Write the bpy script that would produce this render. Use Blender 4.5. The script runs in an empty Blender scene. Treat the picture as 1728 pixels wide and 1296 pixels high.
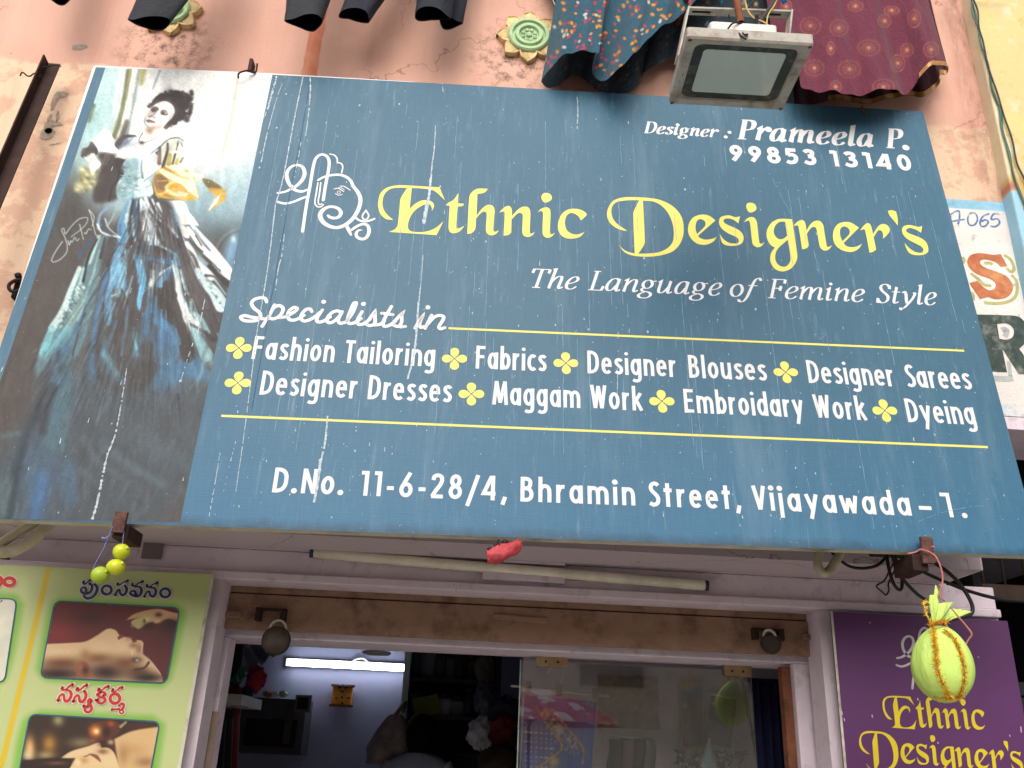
import bpy, bmesh, math, random
import numpy as np
from mathutils import Vector, Matrix
from mathutils.geometry import tessellate_polygon
random.seed(7); rng = np.random.RandomState(7)
R = math.radians
scene = bpy.context.scene
# ---------------------------------------------------------------- camera
CH = 1.6                      # eye height
FPX = 1500.0                  # focal length in photo pixels (photo 1728 x 1296)
def _n(v): v = np.array(v, float); return v / np.linalg.norm(v)
_Z = _n((151, -3548, FPX)); _x = np.array((1, .0597, .0405)); _X = _n(_x - _Z * _x.dot(_Z)); _Y = np.cross(_Z, _X)
RM = np.stack([_X, _Y, _Z])   # camera (right, down, forward) -> world (x right, y into the wall, z up)
cam_d = bpy.data.cameras.new('camera'); cam = bpy.data.objects.new('camera', cam_d); scene.collection.objects.link(cam)
cam_d.sensor_width = 36; cam_d.lens = 36 * FPX / 1728; cam_d.clip_start = .02; cam_d.clip_end = 500
m3 = np.column_stack([RM[:, 0], -RM[:, 1], -RM[:, 2]])
cam.matrix_world = Matrix(((*m3[0], 0), (*m3[1], 0), (*m3[2], CH), (0, 0, 0, 1)))
scene.camera = cam
# ---------------------------------------------------------------- light
SUN_EL, SUN_AZ = R(34), R(190)     # azimuth clockwise from +y: behind the viewer, a little to the left
w = bpy.data.worlds.new('World'); scene.world = w; w.use_nodes = True
nt = w.node_tree; sky = nt.nodes.new('ShaderNodeTexSky'); sky.sky_type = 'NISHITA'; sky.sun_disc = False
sky.sun_elevation = SUN_EL; sky.sun_rotation = SUN_AZ; sky.dust_density = 6; sky.air_density = 0.7; sky.ozone_density = 1
bg = nt.nodes['Background']; bg.inputs['Strength'].default_value = .15
hs = nt.nodes.new('ShaderNodeHueSaturation'); hs.inputs['Saturation'].default_value = .5      # thin high cloud
nt.links.new(sky.outputs[0], hs.inputs['Color']); nt.links.new(hs.outputs[0], bg.inputs[0])
sd = bpy.data.lights.new('sun', 'SUN'); sd.energy = 1.5; sd.angle = R(70); sd.color = (1, .97, .93)
sun = bpy.data.objects.new('sun', sd); scene.collection.objects.link(sun)
sdir = Vector((math.sin(SUN_AZ) * math.cos(SUN_EL), math.cos(SUN_AZ) * math.cos(SUN_EL), math.sin(SUN_EL)))
sun.rotation_euler = sdir.to_track_quat('Z', 'Y').to_euler(); sun.location = sdir * 30
scene.view_settings.view_transform = 'Standard'; scene.view_settings.look = 'None'
scene.view_settings.exposure = 0.03; scene.view_settings.gamma = 1
scene.render.engine = 'CYCLES'; scene.cycles.max_bounces = 8; scene.cycles.transparent_max_bounces = 12
# ---------------------------------------------------------------- geometry helpers
def ray(px, py): return RM @ np.array(((px - 864) / FPX, (py - 648) / FPX, 1.0))
CAMP = np.array((0, 0, CH))
class Plane:
    """a flat surface of the place: origin, right, up, and normal towards the street"""
    def __init__(s, o, u, v):
        s.o = np.array(o, float); s.u = _n(u); v = np.array(v, float); s.v = _n(v - s.u * s.u.dot(v)); s.n = np.cross(s.u, s.v)
        if s.n[1] > 0: s.n = -s.n
    def hit(s, px, py, off=0):
        d = ray(px, py); o = s.o + s.n * off
        return CAMP + d * ((o - CAMP).dot(s.n) / d.dot(s.n))
    def uv(s, px, py):
        p = s.hit(px, py) - s.o; return np.array((p.dot(s.u), p.dot(s.v)))
    def P(s, u, v, off=0): return s.o + s.u * u + s.v * v + s.n * off
def ypl(y): return Plane((0, y, CH), (1, 0, 0), (0, 0, 1))
def at(px, py, y):
    d = ray(px, py); return CAMP + d * (y / d[1])
_pl = Plane
# the sign board leans: its foot stands further out than its head
_up = RM @ _n((62, -2823, FPX)); _rt = RM @ _n((41500, 1762, FPX))
_nn = _n(np.cross(_rt, _up)); _d0 = ray(864, 500)
SIGN = Plane(CAMP + _d0 * (-2.37769 / _d0.dot(_nn)) if _d0.dot(_nn) < 0 else CAMP + _d0 * (2.37769 / _d0.dot(_nn)), _rt, _up)
# ---------------------------------------------------------------- object helpers
COL = scene.collection; ORG = {}
def tag(o, label=None, cat=None, group=None, kind=None):
    if label: o['label'] = label
    if cat: o['category'] = cat
    if group: o['group'] = group
    if kind: o['kind'] = kind
    return o
def thing(name, loc, label, cat, group=None):
    o = bpy.data.objects.new(name, None); COL.objects.link(o); o.location = [float(c) for c in loc]; o.empty_display_size = .1
    ORG[o.name] = np.array(loc, float); return tag(o, label, cat, group)
class MB:
    """collects shapes and links them as ONE mesh object"""
    def __init__(s): s.v = []; s.f = []; s.m = []; s.sm = []; s.mi = 0; s.s = False
    def add(s, vs, fs, smooth=None):
        b = len(s.v); s.v += [tuple(float(c) for c in p) for p in vs]
        for f in fs: s.f.append([b + i for i in f]); s.m.append(s.mi); s.sm.append(s.s if smooth is None else smooth)
        return s
    def box(s, lo, hi, bev=0):
        (x0, y0, z0), (x1, y1, z1) = lo, hi
        if x0 > x1: x0, x1 = x1, x0
        if y0 > y1: y0, y1 = y1, y0
        if z0 > z1: z0, z1 = z1, z0
        return s.obox(((x0 + x1) / 2, (y0 + y1) / 2, (z0 + z1) / 2), (1, 0, 0), (0, 1, 0), (0, 0, 1), (x1 - x0) / 2, (y1 - y0) / 2, (z1 - z0) / 2, bev)
    def obox(s, c, a, b, d, ha, hb, hd, bev=0):
        c = np.array(c, float); a = np.array(a, float); b = np.array(b, float); d = np.array(d, float)
        if bev <= 0:
            vs = [c + a * ha * i + b * hb * j + d * hd * k for i in (-1, 1) for j in (-1, 1) for k in (-1, 1)]
            return s.add(vs, [(0, 1, 3, 2), (4, 6, 7, 5), (0, 4, 5, 1), (2, 3, 7, 6), (0, 2, 6, 4), (1, 5, 7, 3)], False)
        bm = bmesh.new(); bmesh.ops.create_cube(bm, size=2)
        for v in bm.verts: v.co = Vector((v.co.x * ha, v.co.y * hb, v.co.z * hd))
        bmesh.ops.bevel(bm, geom=bm.edges[:], offset=bev, segments=2, affect='EDGES', profile=.6)
        bm.verts.index_update()
        vs = [c + a * v.co.x + b * v.co.y + d * v.co.z for v in bm.verts]; fs = [[v.index for v in f.verts] for f in bm.faces]
        bm.free(); return s.add(vs, fs, False)
    def tube(s, pts, r, seg=8, caps=True, closed=False):
        pts = [np.array(p, float) for p in pts]; n = len(pts)
        rs = r if hasattr(r, '__len__') else [r] * n
        t = []
        for i in range(n):
            a = pts[(i - 1) % n] if (closed or i > 0) else pts[i]; b = pts[(i + 1) % n] if (closed or i < n - 1) else pts[i]
            t.append(_n(b - a + 1e-12))
        up = np.array((0, 0, 1.)) if abs(t[0][2]) < .9 else np.array((1., 0, 0))
        nn = _n(up - t[0] * up.dot(t[0])); vs = []
        for i in range(n):
            nn = _n(nn - t[i] * nn.dot(t[i])); bb = np.cross(t[i], nn)
            for k in range(seg):
                an = 2 * math.pi * k / seg; vs.append(pts[i] + (nn * math.cos(an) + bb * math.sin(an)) * rs[i])
        fs = []
        for i in range(n if closed else n - 1):
            j = (i + 1) % n
            for k in range(seg):
                fs.append((i * seg + k, i * seg + (k + 1) % seg, j * seg + (k + 1) % seg, j * seg + k))
        if caps and not closed: fs += [tuple(range(seg))[::-1], tuple((n - 1) * seg + k for k in range(seg))]
        return s.add(vs, fs, True)
    def grid(s, rows, smooth=True, close_u=False):
        nr = len(rows); nc = len(rows[0]); vs = [p for r_ in rows for p in r_]; fs = []
        for i in range(nr - 1):
            for j in range(nc if close_u else nc - 1):
                k = (j + 1) % nc; fs.append((i * nc + j, i * nc + k, (i + 1) * nc + k, (i + 1) * nc + j))
        return s.add(vs, fs, smooth)
    def ball(s, c, r, seg=14, rings=9, sc=(1, 1, 1), jit=0):
        c = np.array(c, float); rows = []
        for i in range(rings + 1):
            th = math.pi * i / rings
            rows.append([c + r * (1 + jit * random.uniform(-1, 1)) * np.array((sc[0] * math.sin(th) * math.cos(2 * math.pi * k / seg), sc[1] * math.sin(th) * math.sin(2 * math.pi * k / seg), sc[2] * math.cos(th))) for k in range(seg)])
        return s.grid(rows, True, True)
    def sheet(s, pl, loops, off):
        """flat filled outline (first loop) with holes, in plane coordinates (u, v)"""
        tri = tessellate_polygon([[Vector((float(p[0]), float(p[1]), 0)) for p in lp] for lp in loops])
        allp = [p for lp in loops for p in lp]
        return s.add([pl.P(p[0], p[1], off) for p in allp], tri, False)
    def prism(s, pl, lp, off0, off1):
        n = len(lp); tri = tessellate_polygon([[Vector((float(p[0]), float(p[1]), 0)) for p in lp]])
        vs = [pl.P(p[0], p[1], off0) for p in lp] + [pl.P(p[0], p[1], off1) for p in lp]
        fs = list(tri) + [tuple(n + i for i in t)[::-1] for t in tri] + [(i, (i + 1) % n, n + (i + 1) % n, n + i) for i in range(n)]
        return s.add(vs, fs, False)
    def ribbon(s, pl, pts, wf, off, closed=False, cap=None):
        """flat brush stroke along pts (u, v); wf = width, list of widths or function of direction"""
        pts = [np.array(p, float) for p in pts]; n = len(pts)
        if n < 2: return s
        L = []; Rr = []
        for i in range(n):
            a = pts[(i - 1) % n] if (closed or i > 0) else None; b = pts[(i + 1) % n] if (closed or i < n - 1) else None
            d1 = _n(pts[i] - a + 1e-12) if a is not None else None; d2 = _n(b - pts[i] + 1e-12) if b is not None else None
            if d1 is None: d1 = d2
            if d2 is None: d2 = d1
            t = d1 + d2; t = _n(t) if np.linalg.norm(t) > 1e-6 else d1
            nrm = np.array((-t[1], t[0])); c = max(.45, nrm.dot(np.array((-d1[1], d1[0]))))
            wd = wf(t) if callable(wf) else (wf[i] if hasattr(wf, '__len__') else wf)
            L.append(pts[i] + nrm * wd / 2 / c); Rr.append(pts[i] - nrm * wd / 2 / c)
        vs = [pl.P(*p, off) for p in L] + [pl.P(*p, off) for p in Rr]
        fs = [(i, (i + 1) % n, n + (i + 1) % n, n + i) for i in range(n if closed else n - 1)]
        s.add(vs, fs, False)
        if cap == 'round' and not closed:
            for k, p in ((0, pts[0]), (n - 1, pts[-1])):
                wd = wf(np.array((0, 1.))) if callable(wf) else (wf[k] if hasattr(wf, '__len__') else wf)
                s.disc(pl, p, wd / 2, off)
        return s
    def disc(s, pl, c, r, off, seg=14, sq=1):
        return s.add([pl.P(c[0] + r * math.cos(2 * math.pi * k / seg), c[1] + sq * r * math.sin(2 * math.pi * k / seg), off) for k in range(seg)], [tuple(range(seg))], False)
    def build(s, name, mats, parent=None, origin=None, label=None, cat=None, group=None, kind=None, bevel=0):
        if not isinstance(mats, (list, tuple)): mats = [mats]
        V = np.array(s.v, float)
        if parent is not None: o0 = ORG[parent.name]
        elif origin is not None: o0 = np.array(origin, float)
        else: o0 = np.array(((V[:, 0].min() + V[:, 0].max()) / 2, (V[:, 1].min() + V[:, 1].max()) / 2, V[:, 2].min()))
        me = bpy.data.meshes.new(name); me.from_pydata((V - o0).tolist(), [], s.f); 
        for m in mats: me.materials.append(m)
        me.polygons.foreach_set('material_index', s.m); me.polygons.foreach_set('use_smooth', s.sm); me.update()
        o = bpy.data.objects.new(name, me); COL.objects.link(o); ORG[o.name] = o0
        if parent is not None: o.parent = parent
        else: o.location = o0.tolist()
        if bevel:
            b = o.modifiers.new('bevel', 'BEVEL'); b.width = bevel; b.segments = 2; b.limit_method = 'ANGLE'
        return tag(o, label, cat, group, kind)
# ---------------------------------------------------------------- outlines
def path(txt, n=6):
    """'x,y x,y* ...' -> smooth polyline (Catmull-Rom); a star marks a corner; a final z closes it"""
    tk = txt.split(); closed = tk[-1] == 'z'
    if closed: tk = tk[:-1]
    P = []; Cn = []
    for t in tk:
        c = t.endswith('*'); t = t.rstrip('*'); x, y = t.split(','); P.append(np.array((float(x), float(y)))); Cn.append(c)
    if closed and np.linalg.norm(P[0] - P[-1]) < 1e-6 and len(P) > 2: P.pop(); c = Cn.pop(); Cn[0] = Cn[0] or c
    N = len(P); out = []
    for i in range(N if closed else N - 1):
        j = (i + 1) % N; p1, p2 = P[i], P[j]
        p0 = p1 if Cn[i] or (not closed and i == 0) else P[i - 1]
        p3 = p2 if Cn[j] or (not closed and j == N - 1) else P[(j + 1) % N]
        if Cn[i] and Cn[j]: out.append(p1); continue
        d = max(np.linalg.norm(p2 - p1), 1e-9)
        m1 = (p2 - p0) * (d / (d + max(np.linalg.norm(p1 - p0), 1e-9))) if p0 is not p1 else (p2 - p1)
        m2 = (p3 - p1) * (d / (d + max(np.linalg.norm(p3 - p2), 1e-9))) if p3 is not p2 else (p2 - p1)
        for k in range(n):
            t = k / n; h = t * t; g = h * t
            out.append((2 * g - 3 * h + 1) * p1 + (g - 2 * h + t) * m1 + (-2 * g + 3 * h) * p2 + (g - h) * m2)
    if not closed: out.append(P[-1])
    return out, closed
def smooth3(P, n=6):
    """Catmull-Rom through 3-D points"""
    P = [np.array(p, float) for p in P]; out = []
    for i in range(len(P) - 1):
        p0 = P[max(i - 1, 0)]; p1 = P[i]; p2 = P[i + 1]; p3 = P[min(i + 2, len(P) - 1)]
        for k in range(n):
            t = k / n; out.append(.5 * ((2 * p1) + (p2 - p0) * t + (2 * p0 - 5 * p1 + 4 * p2 - p3) * t * t + (3 * p1 - p0 - 3 * p2 + p3) * t ** 3))
    out.append(P[-1]); return out
# ---------------------------------------------------------------- materials
def lin(r, g, b):
    f = lambda c: (c / 255 / 12.92) if c / 255 <= .04045 else ((c / 255 + .055) / 1.055) ** 2.4
    return (f(r), f(g), f(b), 1)
class NT:
    def __init__(s, name):
        s.m = bpy.data.materials.new(name); s.m.use_nodes = True; s.t = s.m.node_tree; s.b = s.t.nodes['Principled BSDF']; s.out = s.t.nodes['Material Output']
        s.pos = s.node('ShaderNodeNewGeometry').outputs['Position']
    def node(s, ty, **kw):
        n = s.t.nodes.new(ty)
        for k, v in kw.items(): setattr(n, k, v)
        return n
    def link(s, a, b): s.t.links.new(a, b)
    def set(s, sock, v):
        if hasattr(v, 'is_output') or isinstance(v, bpy.types.NodeSocket): s.link(v, sock)
        else: sock.default_value = v
    def map(s, scale=(1, 1, 1), loc=(0, 0, 0), rot=(0, 0, 0), src=None):
        n = s.node('ShaderNodeMapping'); n.inputs['Scale'].default_value = scale; n.inputs['Location'].default_value = loc; n.inputs['Rotation'].default_value = rot
        s.link(src or s.pos, n.inputs[0]); return n.outputs[0]
    def noise(s, scale, detail=5, rough=.55, vec=None, dist=0):
        n = s.node('ShaderNodeTexNoise'); n.inputs['Scale'].default_value = scale; n.inputs['Detail'].default_value = detail; n.inputs['Roughness'].default_value = rough; n.inputs['Distortion'].default_value = dist
        s.link(vec or s.pos, n.inputs['Vector']); return n.outputs['Fac']
    def ramp(s, fac, stops):
        n = s.node('ShaderNodeValToRGB'); el = n.color_ramp.elements
        while len(el) < len(stops): el.new(.5)
        for e, (p, c) in zip(el, stops): e.position = p; e.color = c if hasattr(c, '__len__') else (c, c, c, 1)
        s.link(fac, n.inputs[0]); return n.outputs[0]
    def mix(s, fac, a, b, mode='MIX'):
        n = s.node('ShaderNodeMix', data_type='RGBA', blend_type=mode)
        s.set(n.inputs[0], fac); s.set(n.inputs[6], a); s.set(n.inputs[7], b); return n.outputs[2]
    def math(s, op, a, b=0, c=0):
        n = s.node('ShaderNodeMath', operation=op); s.set(n.inputs[0], a); s.set(n.inputs[1], b); s.set(n.inputs[2], c); return n.outputs[0]
    def sep(s, vec=None):
        n = s.node('ShaderNodeSeparateXYZ'); s.link(vec or s.pos, n.inputs[0]); return n.outputs
    def bump(s, h, strength=.3, dist=.01):
        n = s.node('ShaderNodeBump'); n.inputs['Strength'].default_value = strength; n.inputs['Distance'].default_value = dist
        s.link(h, n.inputs['Height']); s.link(n.outputs[0], s.b.inputs['Normal'])
    def fin(s, col=None, rough=.7, spec=.4, metal=0):
        if col is not None: s.set(s.b.inputs['Base Color'], col)
        s.set(s.b.inputs['Roughness'], rough); s.b.inputs['Specular IOR Level'].default_value = spec; s.b.inputs['Metallic'].default_value = metal
        return s.m
def mat(name, c, rough=.7, spec=.4, metal=0, var=.12, scale=14, dirt=None, dirt_amt=.35, bump=.15, bscale=60, bdist=.004):
    """plain surface with a little mottling, dirt patches and grain"""
    m = NT(name); c = c if len(c) == 4 else lin(*c)
    n1 = m.noise(scale, 6, .6); k = m.ramp(n1, [(.3, 1 - var), (.7, 1 + var)])
    col = m.mix(1.0, c, k, 'MULTIPLY')
    if dirt is not None:
        d = m.ramp(m.noise(scale * .45, 8, .68), [(.5, 0), (.68, dirt_amt)]); col = m.mix(d, col, dirt if len(dirt) == 4 else lin(*dirt))
    if bump: m.bump(m.noise(bscale, 6, .6), bump, bdist)
    return m.fin(col, rough, spec, metal)
# ---------------------------------------------------------------- the building
def band(m, v, a, b, soft):
    def mr(v, x0, x1):
        n = m.node('ShaderNodeMapRange', interpolation_type='SMOOTHSTEP'); m.link(v, n.inputs[0]); n.inputs[1].default_value = x0; n.inputs[2].default_value = x1; return n.outputs[0]
    up = mr(v, a - soft, a + soft); dn = mr(v, b + soft, b - soft)
    return m.math('MULTIPLY', up, dn)
def blobmask(m, c, r, vec=None):
    n = m.node('ShaderNodeVectorMath', operation='DISTANCE'); m.link(vec or m.pos, n.inputs[0]); n.inputs[1].default_value = [float(x) for x in c]
    q = m.node('ShaderNodeMapRange', interpolation_type='SMOOTHSTEP'); m.link(n.outputs['Value'], q.inputs[0]); q.inputs[1].default_value = r; q.inputs[2].default_value = r * .35; return q.outputs[0]
YW, YB, YS, YD, YG = 2.70, 2.95, 3.05, 3.10, 3.27       # upper wall, beam, shutter, door frame, glass
W = ypl(YW)
MED = [at(290, 36, YW), at(891, 68, YW)]
def wall_material():
    m = NT('wall_paint'); x, y, z = m.sep()
    nz = m.noise(2.3, 8, .62); nf = m.noise(22, 6, .6); nb = m.noise(6.5, 8, .66)
    pink = m.mix(m.ramp(nz, [(.3, 0), (.72, 1)]), lin(219, 174, 156), lin(208, 160, 142))
    beige = m.mix(m.ramp(nb, [(.5, 0), (.56, 1)]), lin(222, 192, 164), lin(208, 168, 144))
    beige = m.mix(m.ramp(m.noise(9, 8, .7), [(.56, 0), (.63, .55)]), beige, lin(192, 152, 130))
    zj = m.math('ADD', z, m.math('MULTIPLY', m.math('SUBTRACT', nb, .5), .10))
    col = m.mix(band(m, zj, 3.935, 9, .012), beige, pink)
    # grey fungus round the mouldings, along the corner and under ledges
    for c, r in ((MED[0] + np.array((.0, 0, -.13)), .24), (MED[1] + np.array((-.06, 0, -.1)), .22)):
        g = m.math('MULTIPLY', blobmask(m, c, r), m.ramp(m.noise(24, 10, .75), [(.47, 0), (.62, .85)])); col = m.mix(g, col, lin(92, 74, 62))
    g = m.math('MULTIPLY', band(m, m.math('ADD', x, m.math('MULTIPLY', m.math('SUBTRACT', nb, .5), .12)), 1.86, 4, .06), m.ramp(m.noise(17, 10, .72, m.map((1, 1, .25))), [(.42, .25), (.68, .95)])); col = m.mix(g, col, lin(120, 82, 70))
    g = m.ramp(m.noise(70, 4, .7), [(.66, 0), (.72, .55)]); col = m.mix(m.math('MULTIPLY', g, m.ramp(nz, [(.5, 0), (.62, 1)])), col, lin(110, 84, 72))
    # rain-washed orange streak below the wet trousers and a broad pale one
    sx = at(528, 90, YW)[0]
    xj = m.math('ADD', x, m.math('MULTIPLY', m.math('SUBTRACT', m.noise(30, 3, .5, m.map((1, 1, .6))), .5), .022))
    g = m.math('MULTIPLY', band(m, xj, sx - .028, sx + .028, .003), m.ramp(nf, [(.25, .55), (.7, .95)])); col = m.mix(g, col, lin(203, 108, 72))
    vs = m.ramp(m.noise(9, 6, .6, m.map((1, 1, .05))), [(.52, 0), (.75, .35)]); col = m.mix(vs, col, lin(238, 190, 160))
    vs = m.ramp(m.noise(12, 6, .6, m.map((1, 1, .04), (3, 0, 0))), [(.56, 0), (.8, .3)]); col = m.mix(vs, col, lin(176, 106, 84))
    # painted advertisement at the right: white field with a blue border
    x0 = 1.3
    fld = m.math('MULTIPLY', band(m, x, x0, 9, .001), band(m, z, 0, 1.6 + 1.963, .004))
    wht = m.mix(m.ramp(nz, [(.35, 0), (.75, 1)]), lin(232, 226, 220), lin(206, 198, 192))
    wht = m.mix(m.ramp(m.noise(26, 8, .7), [(.58, 0), (.68, .6)]), wht, lin(150, 140, 134))
    col = m.mix(fld, col, wht)
    blu = m.mix(m.ramp(nf, [(.3, 0), (.7, 1)]), lin(150, 196, 216), lin(128, 176, 200))
    fb = m.math('MULTIPLY', band(m, x, x0, 9, .001), band(m, m.math('ADD', z, m.math('MULTIPLY', nf, .006)), 1.6 + 1.963, 1.6 + 2.003, .003)); col = m.mix(fb, col, blu)
    fb = m.math('MULTIPLY', m.math('MULTIPLY', band(m, x, x0, 9, .001), band(m, z, 2.70, 2.775, .006)), m.ramp(m.noise(9, 6, .7), [(.4, 0), (.55, .8)])); col = m.mix(fb, col, blu)
    lw = m.math('MULTIPLY', band(m, m.math('ADD', z, m.math('MULTIPLY', nb, .02)), 0, 2.42, .006), band(m, x, -9, 1.615, .001)); col = m.mix(lw, col, lin(186, 172, 178))
    # hairline cracks
    vo = m.node('ShaderNodeTexVoronoi', feature='DISTANCE_TO_EDGE'); vo.inputs['Scale'].default_value = 1.25
    wv = m.node('ShaderNodeVectorMath', operation='ADD'); m.link(m.pos, wv.inputs[0])
    nn = m.node('ShaderNodeTexNoise'); nn.inputs['Scale'].default_value = 7; nn.inputs['Detail'].default_value = 8; m.link(m.pos, nn.inputs['Vector'])
    sc = m.node('ShaderNodeVectorMath', operation='SCALE'); m.link(nn.outputs['Color'], sc.inputs[0]); sc.inputs['Scale'].default_value = .3; m.link(sc.outputs[0], wv.inputs[1]); m.link(wv.outputs[0], vo.inputs['Vector'])
    ck = m.math('MULTIPLY', m.ramp(vo.outputs['Distance'], [(0, .75), (.005, 0)]), m.ramp(m.noise(1.7, 3, .5, m.map(loc=(5, 2, 1))), [(.44, 0), (.54, 1)])); col = m.mix(ck, col, lin(120, 88, 72))
    h = m.math('ADD', m.math('MULTIPLY', nf, .5), m.math('ADD', m.noise(120, 4, .6), m.math('MULTIPLY', nb, 1.2))); m.bump(h, .35, .006)
    return m.fin(col, .85, .25)
M_wall = wall_material()
def lilac(name, c=(224, 209, 219), dirt=(140, 126, 122)):
    m = NT(name); n = m.noise(5, 8, .6); x, y, z = m.sep()
    col = m.mix(m.ramp(n, [(.3, 0), (.7, 1)]), lin(*c), lin(*[v * .9 for v in c]))
    col = m.mix(m.ramp(m.noise(14, 10, .72), [(.54, 0), (.7, .55)]), col, lin(*dirt))
    s = m.ramp(m.noise(11, 8, .7, m.map((6, 1, .6))), [(.62, 0), (.72, .5)]); col = m.mix(s, col, lin(*dirt))
    col = m.mix(m.ramp(m.noise(60, 3, .6, m.map((1, 1, .4))), [(.7, 0), (.76, .6)]), col, lin(70, 60, 58))
    m.bump(m.noise(70, 8, .65), .3, .004); return m.fin(col, .6, .35)
M_lilac = lilac('lilac_paint'); M_lilac2 = lilac('lilac_door_paint', (226, 211, 222), (150, 134, 130))
M_dark = mat('dark_interior', (24, 23, 26), .9, .1, var=.3)
M_inwall = mat('interior_wall', (136, 137, 162), .75, .3, var=.08, scale=3, bump=.1)
M_concrete = mat('concrete', (190, 184, 174), .9, .2, var=.2, dirt=(70, 64, 58))
XR = 1.936                                       # corner with the yellow building
shop = thing('shop_building', (0, YW, 0), 'shop front with peeling pink wall above and lilac beam and pillars round the opening', 'building')
b = MB(); b.box((-3.6, YW, 2.205), (1.62, YW + .24, 6.2)); b.box((1.62, YW + .0, 2.733), (XR, YW + .24, 6.2)); b.build('upper_wall', M_wall, shop)
b = MB(); b.box((1.62, YW + .002, 2.687), (XR + .5, YW + .3, 2.731)); b.box((1.62, YW + .3, 2.205), (1.66, YW + .24 + .3, 2.687)); b.build('ledge', M_lilac, shop)
# lilac beam, cornice line and pillars
b = MB(); b.box((-3.6, YB, 2.128), (1.795, YB + .3, 2.2035)); b.box((-3.6, YB - .022, 2.100), (1.795, YB + .3, 2.1265)); b.box((-3.6, YW + .24, 2.2045), (1.61, YB + .3, 2.22)); b.build('beam', M_lilac, shop, bevel=.004)
for px0, px1 in ((-2.2, at(378, 977, YB)[0]), (at(1380, 1030, YB)[0], 1.795)):
    b = MB(); b.box((px0, YB + .002, -.2), (px1, YB + .12, 2.099)); b.build('pillar', M_lilac, shop)
# patches of plaster and electrical plates on the beam
b = MB()
for (x0, y0, x1, y1) in ((846, 941, 952, 957), (815, 962, 951, 986)):
    p = at(x0, y0, YB); q = at(x1, y1, YB); b.box((p[0], YB - .03, q[2]), (q[0], YB - .002, p[2]))
b.build('cover_plate', M_lilac2, shop)
p = at(247, 905, YB); q = at(272, 944, YB)
b = MB(); b.box((p[0], YB - .012, q[2]), (q[0], YB - .001, p[2])); b.build('cable_trunking', mat('trunking', (120, 108, 110), .6), shop)
# painted letters on the white field: number, S, R
M_blue_ink = mat('blue_wall_ink', (92, 124, 168), .8, .2, var=.35, scale=60, dirt=(210, 206, 204), dirt_amt=.8)
def zoomuv(pl, ox, oy, s):
    def f(txt, n=6):
        P, c = path(txt, n); return [pl.uv(ox + p[0] / s, oy + p[1] / s) for p in P], c
    return f
f = zoomuv(W, 1428, 300, 5.76)
b = MB()
for t, wd in (('1010,360 1060,330 1095,325 1100,400 1085,455', 19), ('1010,365 1020,420 1080,415 1150,405', 17), ('1250,345 1200,350 1180,410 1200,460 1250,455 1275,400 1250,345 z', 18), ('1390,350 1330,375 1300,430 1310,470 1350,470 1380,430 1350,410 1310,430', 18), ('1490,355 1430,355 1410,405 1470,400 1490,440 1450,475 1400,470', 19)):
    P, c = f(t); k = np.linalg.norm(W.uv(1700, 400) - W.uv(1701, 400)) / 5.76; b.ribbon(W, P, wd * k, .0006 + .00012 * (len(b.f) // 20 % 6), c)
b.build('painted_number', M_blue_ink, shop)
M_rust_ink = mat('orange_wall_ink', (184, 112, 78), .8, .2, var=.2, scale=30, dirt=(214, 160, 110), dirt_amt=.6)
M_olive_ink = mat('olive_wall_ink', (176, 172, 116), .8, .2, var=.2, scale=30)
b = MB()
for t in ('1535,750 1600,800 1630,890 1600,915 1560,880', '1605,945 1650,1000 1660,1100 1620,1180 1500,1220 1340,1215', '1210,930 1290,990 1340,1040 1410,1050', '1340,830 1400,830 1420,845', '1130,770 1145,800 1130,830', '1215,1110 1235,1150 1230,1190'):
    P, c = f(t); b.ribbon(W, P, 30 * k, .0006, c)
b.build('painted_shadow_line', M_olive_ink, shop)
P, c = f('1565,860* 1500,865* 1450,820 1360,795 1310,800 1300,830 1340,870 1450,910 1560,960 1615,1040 1605,1120 1540,1170 1440,1180 1380,1160 1300,1180* 1195,1025* 1275,1000* 1330,1060 1390,1095 1440,1080 1450,1030 1400,985 1280,940 1210,890 1175,820 1200,760 1270,735 1360,740 1430,750 1500,742*')
b = MB(); b.sheet(W, [P], .0012); b.build('painted_letter', M_rust_ink, shop)
# second line: dark green R and blue-grey shadow strokes
f2 = zoomuv(W, 1640, 520, 5.4); clipx = lambda P: [np.array((min(p[0], XR - .003), p[1])) for p in P]
M_band = mat('dark_green_wall_ink', (66, 78, 74), .85, .2, var=.3, scale=40, dirt=(150, 152, 144), dirt_amt=.75)
b = MB(); b.sheet(W, [clipx(f2('20,58* 300,66 430,82 500,170 495,300 430,372* 470,430 530,604* 425,602* 275,368* 320,585* 170,578* z')[0]), clipx(f2('228,145* 310,140 362,168 382,215 365,268 310,288 250,280* z')[0])], .0012); b.build('painted_letter', M_band, shop)
M_greyink = mat('grey_wall_ink', (172, 178, 176), .8, .2, var=.15, scale=30); b = MB()
for t, wd in (('200,640 290,645 375,640', 50), ('270,200 300,190 320,210 300,260', 46), ('335,480 350,620', 34), ):
    P, c = f2(t); b.ribbon(W, clipx(P), wd * k * 1.06, .0006, c); b.build('painted_shading', M_greyink, shop); b = MB()
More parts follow.
